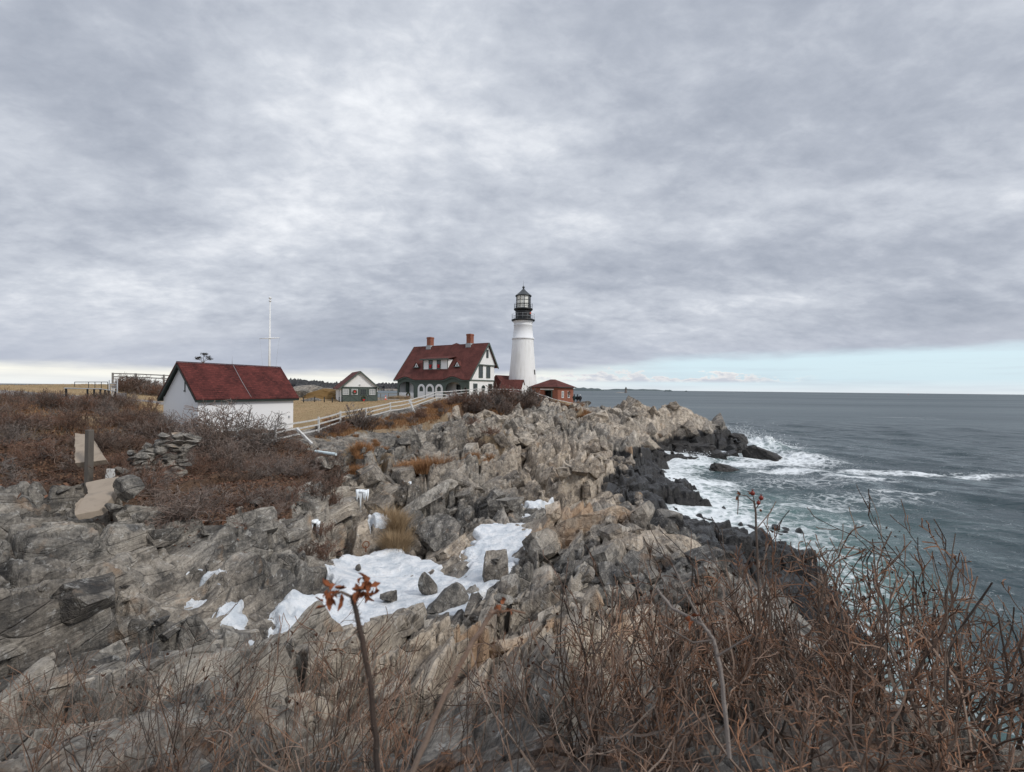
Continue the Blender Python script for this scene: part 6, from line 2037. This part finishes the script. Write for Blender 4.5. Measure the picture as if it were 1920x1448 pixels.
hero('rose_plant', 'thick pale grey forked branch at the bottom of the thicket', [(1368, 1420, 1.3), (1352, 1260, 1.35), (1338, 1200, 1.38), (1318, 1172, 1.4), (1260, 1140, 1.45), (1232, 1105, 1.5)], .0062,
     [((1300, 1160, 1.4), 3, .04)], [], [[(1345, 1230, 1.36), (1370, 1215, 1.36), (1410, 1190, 1.36)], [(1318, 1172, 1.4), (1290, 1120, 1.42), (1262, 1060, 1.45)], [(1338, 1200, 1.38), (1300, 1205, 1.38), (1240, 1170, 1.38)]], 9, 'grey_twig')
# dead leaves still hanging in the thicket
m = MB(); lrs = np.random.default_rng(55)
for i in range(420):
    px = 1000 + 760 * lrs.random(); Y = 2.6 + 3 * lrs.random(); py = np.interp(px, TOPX, TOPY) + 40 + 260 * lrs.random() ** .8
    p = P(px, py, Y)
    if gz(p[0], p[1]) > p[2] - .05: continue
    add_leaf(m, p, lrs, .035 * lrs.uniform(.6, 1.3), .009)
for i in range(120):
    px = 150 + 850 * lrs.random(); Y = 2.3 + 3 * lrs.random(); py = np.interp(px, TOPX, TOPY) + 60 + 150 * lrs.random()
    p = P(px, py, Y)
    if gz(p[0], p[1]) > p[2] - .03: continue
    add_leaf(m, p, lrs, .03 * lrs.uniform(.6, 1.3), .008)
tag(m.build('hanging_leaves', M['leaf'], None), 'withered brown leaves clinging to the foreground twigs', 'leaves', kind='stuff')

# ---- brambles and brush further off
BRAM = [bush_mesh('bramble', 1000 + i, M['grey_twig'], 1.0, 16, .5, .010, 2, .45, .9, kids=[(6, 10), (4, 7)], crook=.24, up=.0, rmin=.0050, ang=(25, 70), len=(.4, .75)) for i in range(4)]
BRUSH = [bush_mesh('brush', 1020 + i, M['brown_twig'] if i % 3 else M['grey_twig'], 1.0, 16, .5, .009, 2, .40, .75, kids=[(6, 10), (3, 6)], crook=.17, up=.04, rmin=.0050, ang=(18, 50), len=(.35, .65)) for i in range(6)]
FARB = [bush_mesh('brush', 1040 + i, M['brown_twig'] if i % 2 else M['grey_twig'], 1.0, 20, .5, .014, 2, .40, .7, kids=[(6, 9), (3, 5)], crook=.15, up=.05, rmin=.0085, ang=(18, 48), len=(.35, .62)) for i in range(4)]


def scatter_px(lst, region, n, h, label, cat, group, name, seed, wid=1.0, dz=0.0):
    """plants over a region given by pixel box and distance range (measured layout), standing on the ground there"""
    rs = np.random.default_rng(seed)
    for i in range(n):
        px = rs.uniform(region[0], region[1]); u = (px - region[0]) / (region[1] - region[0])
        Y = rs.uniform(region[2] + (region[4] - region[2]) * u, region[3] + (region[5] - region[3]) * u) if len(region) > 4 else rs.uniform(region[2], region[3])
        p = P(px, 800, Y); g = gz(p[0], p[1])
        hh = rs.uniform(*h); me = lst[rs.integers(len(lst))][0]
        put(name, me, (p[0], p[1], g + dz), (hh * wid * rs.uniform(.8, 1.2), hh), rs.random() * 6.28, label, cat, group)


for i, (px, py, Y, h, w) in enumerate(((440, 840, 29.4, 2.9, 2.6), (415, 842, 29.0, 2.6, 2.4), (475, 842, 29.8, 2.3, 2.2), (365, 838, 28.6, 2.3, 2.2), (425, 850, 27.0, 1.7, 2.2), (455, 855, 26.6, 1.5, 2.0), (500, 842, 29.5, 1.2, 1.7), (335, 828, 27.5, 1.5, 1.8), (385, 860, 25.8, 1.4, 1.9))):
    p = P(px, py, Y)
    put('bramble', BRAM[i % 4][0], (p[0], p[1], gz(p[0], p[1])), (w, h), i * 1.3, 'tangled grey bramble arching in front of the white shed wall', 'bramble', 'grey brambles in front of the shed')
def scatter_poly(lst, poly, n, h, label, cat, group, name, seed, wid=1.0):
    rs = np.random.default_rng(seed); q = np.array(poly); k = 0
    while k < n:
        x, y = rs.uniform(q[:, 0].min(), q[:, 0].max()), rs.uniform(q[:, 1].min(), q[:, 1].max())
        if poly_sd(np.array([x]), np.array([y]), poly)[0] < .1 or x < -y * 1.15: continue
        k += 1; hh = rs.uniform(*h)
        put(name, lst[rs.integers(len(lst))][0], (x, y, gz(x, y) - .02), (hh * wid * rs.uniform(.8, 1.25), hh), rs.random() * 6.28, label, cat, group)


scatter_poly(BRUSH + BRAM, LITTER, 105, (.4, 1.05), 'bare brown brush growing in the leaf litter on the slope below the shed', 'brush', 'brush on the slope below the shed', 'brush', 31, 1.25)
scatter_poly(BRUSH, BANK, 80, (.6, 1.15), 'grey brown brush on the grassy bank left of the shed', 'brush', 'brush on the bank left of the shed', 'brush', 33, 1.1)
p = P(672, 795, 41); put('bush', FARB[0][0], (p[0], p[1], gz(p[0], p[1])), (1.9, 2.0), .4, 'round dark bare bush standing by the white fence in front of the lawn', 'bush')
p = P(690, 797, 41.5); put('bush', FARB[1][0], (p[0], p[1], gz(p[0], p[1])), (1.6, 1.2), 1.4, 'low bare bush right of the round dark bush at the fence', 'bush')
scatter_poly(FARB, W2([(832, 760, 60), (880, 752, 63), (925, 750, 66), (1005, 748, 72), (1010, 760, 69), (950, 765, 62), (880, 766, 59)]), 42, (1.3, 2.1), 'bare bush on the rocky crest in front of the house and tower', 'bush', 'bushes on the crest before the house', 'bush', 35, 1.15)
scatter_poly(FARB, STRIPS[0], 26, (.45, .9), 'low bare brush along the rocks beside the white fence', 'brush', 'low brush along the white fence', 'brush', 37, 1.3)
scatter_px(FARB, (222, 305, 53, 59), 20, (.9, 1.5), 'dense bare brush on the mound below the timber fence', 'brush', 'brush below the timber fence', 'brush', 39, 1.2)
scatter_px(BRUSH, (60, 205, 33, 37), 34, (.7, 1.25), 'tall bare brush at the left edge behind the stone wall', 'brush', 'tall brush at the left edge', 'brush', 41, 1.0)
scatter_px(BRUSH, (215, 330, 29, 33), 24, (.9, 1.5), 'grey brush crowding the left end of the shed', 'brush', 'brush at the left end of the shed', 'brush', 43, 1.1)
for px, py, Y, lab in ((905, 838, 45, 'dark red brush in a hollow at the middle of the rocks'), (870, 812, 48, 'small dark brush under the crest rocks'), (1035, 770, 76, 'brush below the fence near the brick building')):
    for k in range(3):
        p = P(px + 14 * (k - 1), py, Y + k); put('brush', FARB[1 + k % 3][0], (p[0], p[1], gz(p[0], p[1])), (1.2, .9), k * 2.0, lab, 'brush', lab)
scatter_px(FARB[1::2], (560, 640, 17, 26), 16, (.35, .7), 'small reddish brush rooted in the rocks above the cleft', 'brush', 'reddish brush above the cleft', 'brush', 47, 1.2)


# ---- grasses
def tuft_mesh(name, seed, mat, n=90, h=.7, spread=.3, lean=.5, w=.006):
    rs = np.random.default_rng(seed); V, Fc, T = [], [], []; k = 0
    for i in range(n):
        a = rs.random() * 6.28; b = spread * .5 * math.sqrt(rs.random()); L = h * rs.uniform(.5, 1.1); l = lean * rs.random()
        p = np.array([b * math.cos(a), b * math.sin(a), -.03]); d = np.array([math.cos(a) * l * .4, math.sin(a) * l * .4, 1.0]); s = np.array([-math.sin(a + rs.normal()), math.cos(a), 0.0]) * w
        q = []
        for j in range(5):
            q += [p - s * (1 - j / 4.2), p + s * (1 - j / 4.2)]
            d = d + np.array([math.cos(a) * l, math.sin(a) * l, -.18 * l]) * .5 + rs.normal(size=3) * .05; d /= np.linalg.norm(d); p = p + d * L / 4
        V += q; T += [rs.random() * .8] * 10
        for j in range(4): Fc.append((k + 2 * j, k + 2 * j + 1, k + 2 * j + 3, k + 2 * j + 2))
        k += 10
    return (np_mesh(name, V, Fc, M[mat], False, {'tone': T, 'pick': np.repeat(rs.random(n), 10)}), None)


TUFT = [tuft_mesh('grass_tuft', 60 + i, 'dry_grass', 260, .75, .75, .55, .012) for i in range(3)]
PALE = [tuft_mesh('grass_tuft', 70 + i, 'pale_grass', 240, .85, .6, .7, .008) for i in range(3)]


def tufts(lst, spots, label, group, seed, h=(.7, 1.1), wid=1.0):
    rs = np.random.default_rng(seed)
    for i, (px, py, Y) in enumerate(spots):
        p = P(px, py, Y); hh = rs.uniform(*h)
        put('grass_tuft', lst[rs.integers(len(lst))][0], (p[0], p[1], gz(p[0], p[1]) - .02), (hh * wid, hh), rs.random() * 6.28, label, 'grass', group)


rs = np.random.default_rng(5)
tufts(TUFT, [(795 + rs.normal() * 20, 872 + rs.normal() * 6, 32.2 + rs.normal() * 1.4) for i in range(34)], 'tawny orange grass tuft behind the dark overhanging outcrop', 'orange grass behind the outcrop', 1, (1.0, 1.6), 1.2)
tufts(TUFT, [(667 + rs.normal() * 12, 868 + rs.normal() * 6, 29.5 + rs.normal() * 1.3) for i in range(14)], 'tawny grass tuft in the rocks right of the pale blue pipe', 'tawny grass right of the pipe', 2, (.6, 1.0), 1.2)
tufts(TUFT, [(890 + rs.normal() * 14, 852, 39 + rs.normal()) for i in range(8)], 'small tawny grass tuft in the middle of the grey rocks', 'tawny grass in the middle rocks', 3, (.6, .9), 1.3)
tufts(TUFT, [(1097 + rs.normal() * 7, 785, 76 + rs.normal() * 1.6) for i in range(14)], 'tawny grass tuft on the slope below the end of the fence', 'tawny grass below the fence end', 4, (.9, 1.5), 1.5)
tufts(TUFT, [(1055 + rs.normal() * 16, 772, 80 + rs.normal()) for i in range(14)], 'tawny grass tuft under the fence before the brick building', 'tawny grass before the brick building', 5, (.8, 1.2), 1.5)
tufts(PALE, [(745 + rs.normal() * 11, 1000, 21.6 + rs.uniform(-1.0, 1.4)) for i in range(26)], 'straw coloured grass clump drooping over the snow edge', 'straw grass at the snow edge', 6, (.7, 1.15), 1.2)
tufts(PALE, [(752 + rs.normal() * 12, 752, 84 + rs.normal()) for i in range(12)], 'dry pale shrubbery grass in front of the house porch', 'dry plants before the porch', 7, (.7, 1.0), 1.6)
tufts(TUFT, [(rs.uniform(600, 780), 800, rs.uniform(38, 46)) for i in range(26)], 'dry grass tuft among the rocks below the white fence', 'dry grass below the white fence', 8, (.4, .7), 1.3)


def blades(name, label, polys, n, h, seed, mat):
    rs = np.random.default_rng(seed); V = []; Fc = []; T = []; k = 0
    xs, ys = [], []
    for poly in polys:
        q = np.array(poly); m = 0
        x = rs.uniform(q[:, 0].min(), q[:, 0].max(), n * 4); y = rs.uniform(q[:, 1].min(), q[:, 1].max(), n * 4)
        ok = (poly_sd(x, y, poly) > 0) & (x > -y * 1.15) & (y < 95); xs.append(x[ok][:n]); ys.append(y[ok][:n])
    x = np.concatenate(xs); y = np.concatenate(ys); z = gz_many(x, y); N = len(x)
    hh = h * rs.uniform(.4, 1.1, N); a = rs.random(N) * 6.28; w = .010 + .0004 * y; l = rs.normal(size=(N, 2)) * .35 * hh[:, None]
    v = np.empty((N, 3, 3)); v[:, 0] = np.stack([x - w * np.cos(a), y - w * np.sin(a), z - .02], 1); v[:, 1] = np.stack([x + w * np.cos(a), y + w * np.sin(a), z - .02], 1); v[:, 2] = np.stack([x + l[:, 0], y + l[:, 1], z + hh], 1)
    o = link_mesh(name, np_mesh(name, v.reshape(-1, 3), np.arange(3 * N).reshape(-1, 3), M[mat], False, {'tone': np.repeat(rs.random(N) * .7, 3), 'pick': np.repeat(rs.random(N), 3)}))
    tag(o, label, 'grass', kind='stuff')


blades('dry_grass', 'short dry tan grass on the bank and along the fence', [STRIPS[0], BANK, CREST], 16000, .28, 91, 'dry_grass')
blades('lawn_grass', 'short winter tan grass of the lawn', [LAWN], 60000, .085, 93, 'pale_grass')

# dead leaves lying on the slope
rs = np.random.default_rng(66); q = np.array(LITTER)
x = rs.uniform(q[:, 0].min(), q[:, 0].max(), 60000); y = rs.uniform(q[:, 1].min(), q[:, 1].max(), 60000)
ok = (poly_sd(x, y, LITTER) + rs.normal(size=60000) * .6 > 0) & (x > -y * 1.15); x, y = x[ok][:16000], y[ok][:16000]; z = gz_many(x, y); N = len(x)
L = .035 + .05 * rs.random(N); a = rs.random(N) * 6.28; tl = rs.normal(size=(N, 2)) * .55
v = np.empty((N, 4, 3))
for j, (u, w_) in enumerate(((-1, 0), (0, .55), (1, 0), (0, -.55))):
    dx = (u * np.cos(a) - w_ * np.sin(a)) * L; dy = (u * np.sin(a) + w_ * np.cos(a)) * L
    v[:, j] = np.stack([x + dx, y + dy, z + .03 + .04 * rs.random(N) * 0 + tl[:, 0] * dx + tl[:, 1] * dy + (.012 if j % 2 else 0)], 1)
o = link_mesh('leaf_litter', np_mesh('leaf_litter', v.reshape(-1, 3), np.arange(4 * N).reshape(-1, 4), M['leaf'], False, {'tone': np.repeat(rs.random(N) ** 2, 4), 'pick': np.repeat(rs.random(N), 4)}))
tag(o, 'fallen reddish brown leaves covering the slope', 'leaves', kind='stuff')

# ---- little flat topped tree seen over the shed roof
def small_tree():
    q = P(380, 735, 60); g = gz(q[0], q[1])
    t = empty('small_tree', 'small tree with flat dark clumps showing above the shed roof', 'tree', (q[0], q[1], g))
    top = P(380, 660, 60)[2] - g
    tw = Twigs(7, 6); sc = 60 / F
    b = np.array([0, 0, top - 1.5])
    tw.tube([(0, 0, -.2), (.03, 0, (top - 1.5) * .5), b], [.07, .055, .045], .1)
    ends = []
    for dx, dz, ddy in ((-.85, .65, .1), (-.35, .8, -.2), (.15, 1.2, 0), (.45, .9, .3), (.85, .62, -.1), (0.0, 1.25, .25)):
        e = b + np.array([dx, ddy, dz]); mid = b + np.array([dx * .35, ddy * .4, dz * .6])
        tw.tube([b, mid, e], [.035, .025, .015], .1); ends.append(e)
    link_mesh('trunk', tw.mesh('trunk', M['grey_twig']), t)
    rs = np.random.default_rng(4); V, Fc = [], []; k = 0
    for e in ends:
        for i in range(150):
            c = e + rs.normal(size=3) * np.array([.17, .17, .07]); d = rs.normal(size=(3, 3)) * .045
            V += list(c + d); Fc.append((k, k + 1, k + 2)); k += 3
    link_mesh('crown', np_mesh('crown', V, Fc, M['crown'], False), t)


small_tree()
# ------------------------------------------------------------------ far shore, islands, the ledge lighthouse
def far_wood(name, label, px0, px1, Y, top_fn, seed, mat, n=900, base_py=None, depth=260.0):
    """a wooded shore made of many small crowns on rising ground"""
    rs = np.random.default_rng(seed)
    a, b = P(px0, 0, Y)[0], P(px1, 0, Y)[0]
    b0 = MB(); b0.ball((0, 0, 0), 1, 7, 5); bv = np.array(b0.v); bf = np.array(b0.f)
    vs, fs, k = [], [], 0
    for i in range(n):
        u = rs.random(); w = rs.random() ** .7
        x = a + (b - a) * u; y = Y + depth * w
        zt = top_fn(u) * (0.45 + .55 * w)
        r = (5.5 + 4 * rs.random()) * Y / 1500
        conif = rs.random() < .3
        sc = np.array([r * (.5 if conif else .9), r * .9, r * (1.3 if conif else .85)])
        vs.append(bv * sc * (1 + .18 * rs.normal(size=(len(bv), 1))) + np.array([x * y / Y, y, max(zt - r, 0) + rs.normal() * 1.2])); fs.append(bf + k); k += len(bv)
        # ground and trunks under the crowns
        vs.append(bv * np.array([r * 1.3, r, max(zt, 2) * .6]) + np.array([x * y / Y, y, 0])); fs.append(bf + k); k += len(bv)
    o = link_mesh(name, np_mesh(name, np.concatenate(vs), np.concatenate(fs), mat, False))
    tag(o, label, 'woodland', kind='stuff'); return o


far_wood('far_woodland', 'dark bare woods on the far shore across the bay', 380, 830, 1500, lambda u: 31 + 7 * math.sin(u * 5 + 1) * .6 + 2.5 * math.sin(u * 31) + 2 * math.sin(u * 67) + (4 if .15 < u < .45 else 0), 5, M['far_wood'], 1500)
# pale rocky rim of that shore
rs = np.random.default_rng(15)
m = MB(); n = 160
a, b = P(370, 0, 1440)[0], P(840, 0, 1440)[0]
for i in range(n):
    x = a + (b - a) * i / n; w = (b - a) / n
    m.slab([(x, 1440 + rs.normal() * 6, -1), (x + w * 1.02, 1440 + rs.normal() * 6, -1), (x + w * 1.02, 1520, -1), (x, 1520, -1)], (0, 0, 5.0 + 2.2 * rs.random()))
tag(m.build('far_shore', M['far_shore'], None), kind='structure')


def island(name, label, px0, px1, Y, h, mat, seed):
    a, b = P(px0, 0, Y)[0], P(px1, 0, Y)[0]
    n = 60; v = []; f = []
    for i in range(n + 1):
        u = i / n; e = max(0.0, math.sin(math.pi * u)) ** .45
        hh = h * e * (.82 + .18 * math.sin(u * 23 + seed) * math.sin(u * 9)) + .3
        x = a + (b - a) * u
        d = (b - a) * .18 * e + 1
        v += [(x, Y - d, -2), (x, Y - d * .8, hh * .55), (x, Y, hh), (x, Y + d, -2)]
        if i:
            for k in range(3): f.append((4 * i - 4 + k, 4 * i + k, 4 * i + k + 1, 4 * i - 3 + k))
    m = MB(); m.add(v, f); o = m.build(name, mat, None); tag(o, label, 'island', kind='structure'); return o


island('island', 'low wooded island on the horizon', 1070, 1141, 4200, 31, M['far_island'], 1)
island('far_coast', 'faint low coast along the horizon', 1130, 1262, 9000, 38, M['far_island'], 2)
island('islet', 'small dark islet on the horizon', 1252, 1270, 5000, 20, M['far_island'], 3)
island('islet', 'tiny dark islet on the horizon', 1292, 1297, 5000, 13, M['far_island'], 4)
island('ledge', 'rock ledge under the far lighthouse', 1163, 1180, 1700, 2.2, M['far_shore'], 5)
q = P(1173.5, 735, 1700)
t = empty('ledge_lighthouse', 'distant grey granite lighthouse standing on a ledge in the sea', 'lighthouse', (q[0], q[1], 0))
m = MB(); m.lathe([(4.6, 0), (4.4, 2), (3.9, 9), (3.5, 15.2), (3.9, 15.4), (3.9, 16.2), (3.4, 16.3)], 20); m.build('tower', M['granite'], t)
m = MB(); m.lathe([(2.2, 16.2), (2.2, 18.6), (2.5, 18.7), (1.4, 20), (.3, 21), (.3, 22)], 16); m.build('lantern', M['black_iron'], t)
for px, Y, h, lab, mt in ((1703, 2600, 7.0, 'red channel buoy far out near the horizon', 'cone'), (1397, 3000, 7.5, 'dark buoy far out on the horizon', 'black_iron')):
    q = P(px, 735, Y)
    t = empty('buoy', lab, 'buoy', (q[0], q[1], 0))
    m = MB(); m.lathe([(.01, -1), (1.6, -.6), (1.6, .8), (1.2, 1.0)], 16); m.build('float', M[mt], t)
    m = MB()
    for k in range(4):
        a = k * math.pi / 2; m.bar((1.1 * math.cos(a), 1.1 * math.sin(a), 1), (.3 * math.cos(a), .3 * math.sin(a), h), .25, .25)
    m.lathe([(.02, h), (.6, h), (.6, h + 1), (.02, h + 1.2)], 10); m.build('cage', M[mt], t)
# ------------------------------------------------------------------ sky, sun, camera
def build_world():
    w = bpy.data.worlds.new('World'); SC.world = w; w.use_nodes = True
    t = w.node_tree
    for n in list(t.nodes): t.nodes.remove(n)
    g = NT.__new__(NT); g.t = t; g.m = None
    out = g.n('OutputWorld')
    sky = g.n('TexSky'); sky.sky_type = 'NISHITA'; sky.sun_disc = False
    sky.sun_elevation = SUN_EL; sky.sun_rotation = SUN_ROT; sky.air_density = 1.2; sky.dust_density = 1.5
    b1 = g.n('Background'); g.l(sky.outputs[0], b1.inputs[0]); b1.inputs[1].default_value = 0.11
    d = g.n('TexCoord').outputs['Generated']
    nr = g.n('VectorMath', operation='NORMALIZE'); g.l(d, nr.inputs[0])
    sp = g.n('SeparateXYZ'); g.l(nr.outputs[0], sp.inputs[0])
    x, y, z = sp.outputs
    zc = g.math('MAXIMUM', z, 0.0)
    el = g.math('MULTIPLY', g.math('ARCSINE', z), 57.2958)
    az = g.math('MULTIPLY', g.math('ARCTAN2', x, y), 57.2958)
    den = g.math('ADD', zc, 0.32)
    cx = g.math('DIVIDE', x, den); cy = g.math('DIVIDE', y, den)
    cv = g.n('CombineXYZ'); g.l(cx, cv.inputs[0]); g.l(cy, cv.inputs[1])
    C = cv.outputs[0]
    n1 = g.noise(g.mapping(C, (0.85, 1.05, 1), (0, 0, R(-14)), (2.3, 1.1, 0)), 1.0, 5, 0.5, dist=0.25)
    n2 = g.noise(g.mapping(C, (2.2, 3.3, 1), (0, 0, R(-10)), (7.3, 3.1, 0)), 1.0, 7, 0.60, dist=0.15)
    n3 = g.noise(g.mapping(C, (5.2, 7.0, 1), (0, 0, R(-18)), (1.3, 9.1, 0)), 1.0, 5, 0.6, dist=0.2)
    n4 = g.noise(g.mapping(C, (13, 17, 1), (0, 0, R(-8)), (4.3, 2.1, 0)), 1.0, 5, 0.62, dist=0.3)
    v = g.math('ADD', g.math('MULTIPLY', n1, 0.43), g.math('ADD', g.math('MULTIPLY', n2, 0.24), g.math('ADD', g.math('MULTIPLY', n3, 0.20), g.math('MULTIPLY', n4, 0.13))))

    def gauss(a0, e0, sa, se):
        p = g.math('DIVIDE', g.math('SUBTRACT', az, a0), sa); q = g.math('DIVIDE', g.math('SUBTRACT', el, e0), se)
        return g.math('EXPONENT', g.math('MULTIPLY', g.math('ADD', g.math('MULTIPLY', p, p), g.math('MULTIPLY', q, q)), -1.0))
    v = g.math('ADD', v, g.math('MULTIPLY', gauss(-21, 23, 15, 7), 0.13))
    v = g.math('ADD', v, g.math('MULTIPLY', gauss(3, 27, 11, 5), 0.05))
    v = g.math('SUBTRACT', v, g.math('MULTIPLY', gauss(32, 24, 20, 13), 0.05))
    v = g.math('SUBTRACT', v, g.math('MULTIPLY', gauss(-44, 28, 12, 14), 0.06))
    v = g.math('SUBTRACT', v, g.math('MULTIPLY', gauss(30, 13, 22, 2.6), 0.06))
    v = g.math('ADD', v, g.math('MULTIPLY', gauss(24, 9.6, 20, 1.6), 0.07))
    cloud = g.ramp(v, [(0.36, (0.255, 0.285, 0.345)), (0.46, (0.355, 0.385, 0.445)), (0.54, (0.475, 0.505, 0.560)), (0.63, (0.68, 0.70, 0.735)), (0.72, (0.86, 0.865, 0.88))])
    # blue-grey bank low down, brightest towards the break on the horizon
    low = g.maprange(el, 1.0, 9.0, 1.0, 0.0, True)
    bn = g.noise(g.mapping(C, (0.12, 0.9, 1)), 1.0, 5, 0.6)
    bank = g.ramp(bn, [(0.35, (0.27, 0.305, 0.385)), (0.52, (0.38, 0.41, 0.48)), (0.68, (0.60, 0.62, 0.66))])
    cloud = g.mix(g.math('MULTIPLY', low, 0.8), cloud, bank)
    # overhead and behind the viewer the veil is thinner and much brighter
    up = g.maprange(z, 0.66, 0.92, 0.0, 1.0, True)
    back = g.maprange(y, -0.05, -0.55, 0.0, 1.0, True)
    br = g.math('ADD', 1.0, g.math('ADD', g.math('MULTIPLY', up, 0.65), g.math('MULTIPLY', back, 0.28)))
    cl = g.n('VectorMath', operation='SCALE'); g.l(cloud, cl.inputs[0]); g.l(br, cl.inputs['Scale'])
    b2 = g.n('Background'); g.l(cl.outputs[0], b2.inputs[0]); b2.inputs[1].default_value = 1.0
    # where the deck ends: a strip of clear pale air above the horizon
    wob = g.noise(g.mapping(nr.outputs[0], (5, 5, 26)), 1.0, 5, 0.6)
    edge = g.math('ADD', g.maprange(az, -6.0, 26.0, 1.55, 3.9, True), g.math('MULTIPLY', g.math('SUBTRACT', wob, 0.5), 2.2))
    clear = g.maprange(g.math('SUBTRACT', edge, el), -0.7, 0.7, 0.0, 1.0, True)
    thin = g.noise(g.mapping(nr.outputs[0], (3, 3, 60)), 1.0, 4, 0.6)
    clear = g.math('MULTIPLY', clear, g.maprange(thin, 0.38, 0.55, 0.75, 1.0))
    # low row of small cumulus inside the strip
    cn = g.noise(g.mapping(nr.outputs[0], (26, 26, 70)), 1.0, 5, 0.62)
    top = g.math('ADD', 1.75, g.math('MULTIPLY', g.math('SUBTRACT', cn, 0.5), 6.0))
    cum = g.math('MULTIPLY', g.maprange(g.math('SUBTRACT', top, el), 0.0, 0.25), g.maprange(el, 0.85, 1.15))
    cum = g.math('MULTIPLY', cum, g.maprange(az, 0.0, 6.0, 0.0, 1.0)); cum = g.math('MULTIPLY', cum, g.maprange(az, 26.0, 33.0, 1.0, 0.0))
    right = g.maprange(az, -4.0, 20.0, 0.0, 1.0, True)
    pale = g.mix(right, (0.90, 0.89, 0.83), (0.585, 0.745, 0.84))
    pale = g.mix(g.maprange(el, 0.0, 1.3, 0.75, 0.0), pale, (0.80, 0.84, 0.88))
    cumc = g.mix(g.maprange(g.math('SUBTRACT', top, el), 0.1, 1.0), (0.86, 0.85, 0.85), (0.55, 0.59, 0.68))
    pale = g.mix(cum, pale, cumc)
    b3 = g.n('Background'); g.l(pale, b3.inputs[0]); b3.inputs[1].default_value = 0.92
    ms0 = g.n('MixShader'); ms0.inputs[0].default_value = 0.82; g.l(b1.outputs[0], ms0.inputs[1]); g.l(b3.outputs[0], ms0.inputs[2])
    ms = g.n('MixShader'); g.l(clear, ms.inputs[0]); g.l(b2.outputs[0], ms.inputs[1]); g.l(ms0.outputs[0], ms.inputs[2])
    g.l(ms.outputs[0], out.inputs[0])
    w.cycles.sampling_method = 'MANUAL'; w.cycles.sample_map_resolution = 512


SUN_DIR = Vector((0.66, -0.38, 0.65)).normalized()      # towards the veiled sun
SUN_EL = math.asin(SUN_DIR.z)
SUN_ROT = math.atan2(SUN_DIR.x, SUN_DIR.y)
build_world()
sl = bpy.data.lights.new('sun', 'SUN'); sl.energy = 1.5; sl.angle = R(10); sl.color = (1.0, 0.96, 0.90)
so = bpy.data.objects.new('sun', sl); COL.objects.link(so)
so.rotation_euler = (-SUN_DIR).to_track_quat('-Z', 'Y').to_euler(); so.location = (30, -30, 60)

cam = bpy.data.cameras.new('camera')
cam.sensor_fit = 'HORIZONTAL'; cam.sensor_width = 36.0; cam.lens = F / 1920.0 * 36.0
cam.shift_y = HY / 1920.0
cam.clip_start = 0.05; cam.clip_end = 60000.0
cam.dof.use_dof = True; cam.dof.focus_distance = 40.0; cam.dof.aperture_fstop = 5.0
co = bpy.data.objects.new('camera', cam); COL.objects.link(co)
co.location = (0, 0, EYE)
co.rotation_mode = 'XYZ'
co.matrix_world = Matrix.Translation((0, 0, EYE)) @ Matrix.Rotation(R(90), 4, 'X') @ Matrix.Rotation(ROLL, 4, 'Z')
SC.camera = co
SC.view_settings.view_transform = 'Standard'; SC.view_settings.look = 'None'
SC.view_settings.exposure = 0.38; SC.view_settings.gamma = 1.0; SC.view_settings.use_curve_mapping = False
SC.cycles.max_bounces = 5; SC.cycles.diffuse_bounces = 2; SC.cycles.glossy_bounces = 3
SC.cycles.use_adaptive_sampling = True; SC.cycles.adaptive_threshold = 0.014
SC.cycles.use_denoising = True
try:
    SC.cycles.denoiser = 'OPENIMAGEDENOISE'; SC.cycles.denoising_input_passes = 'RGB_ALBEDO_NORMAL'
except Exception:
    pass
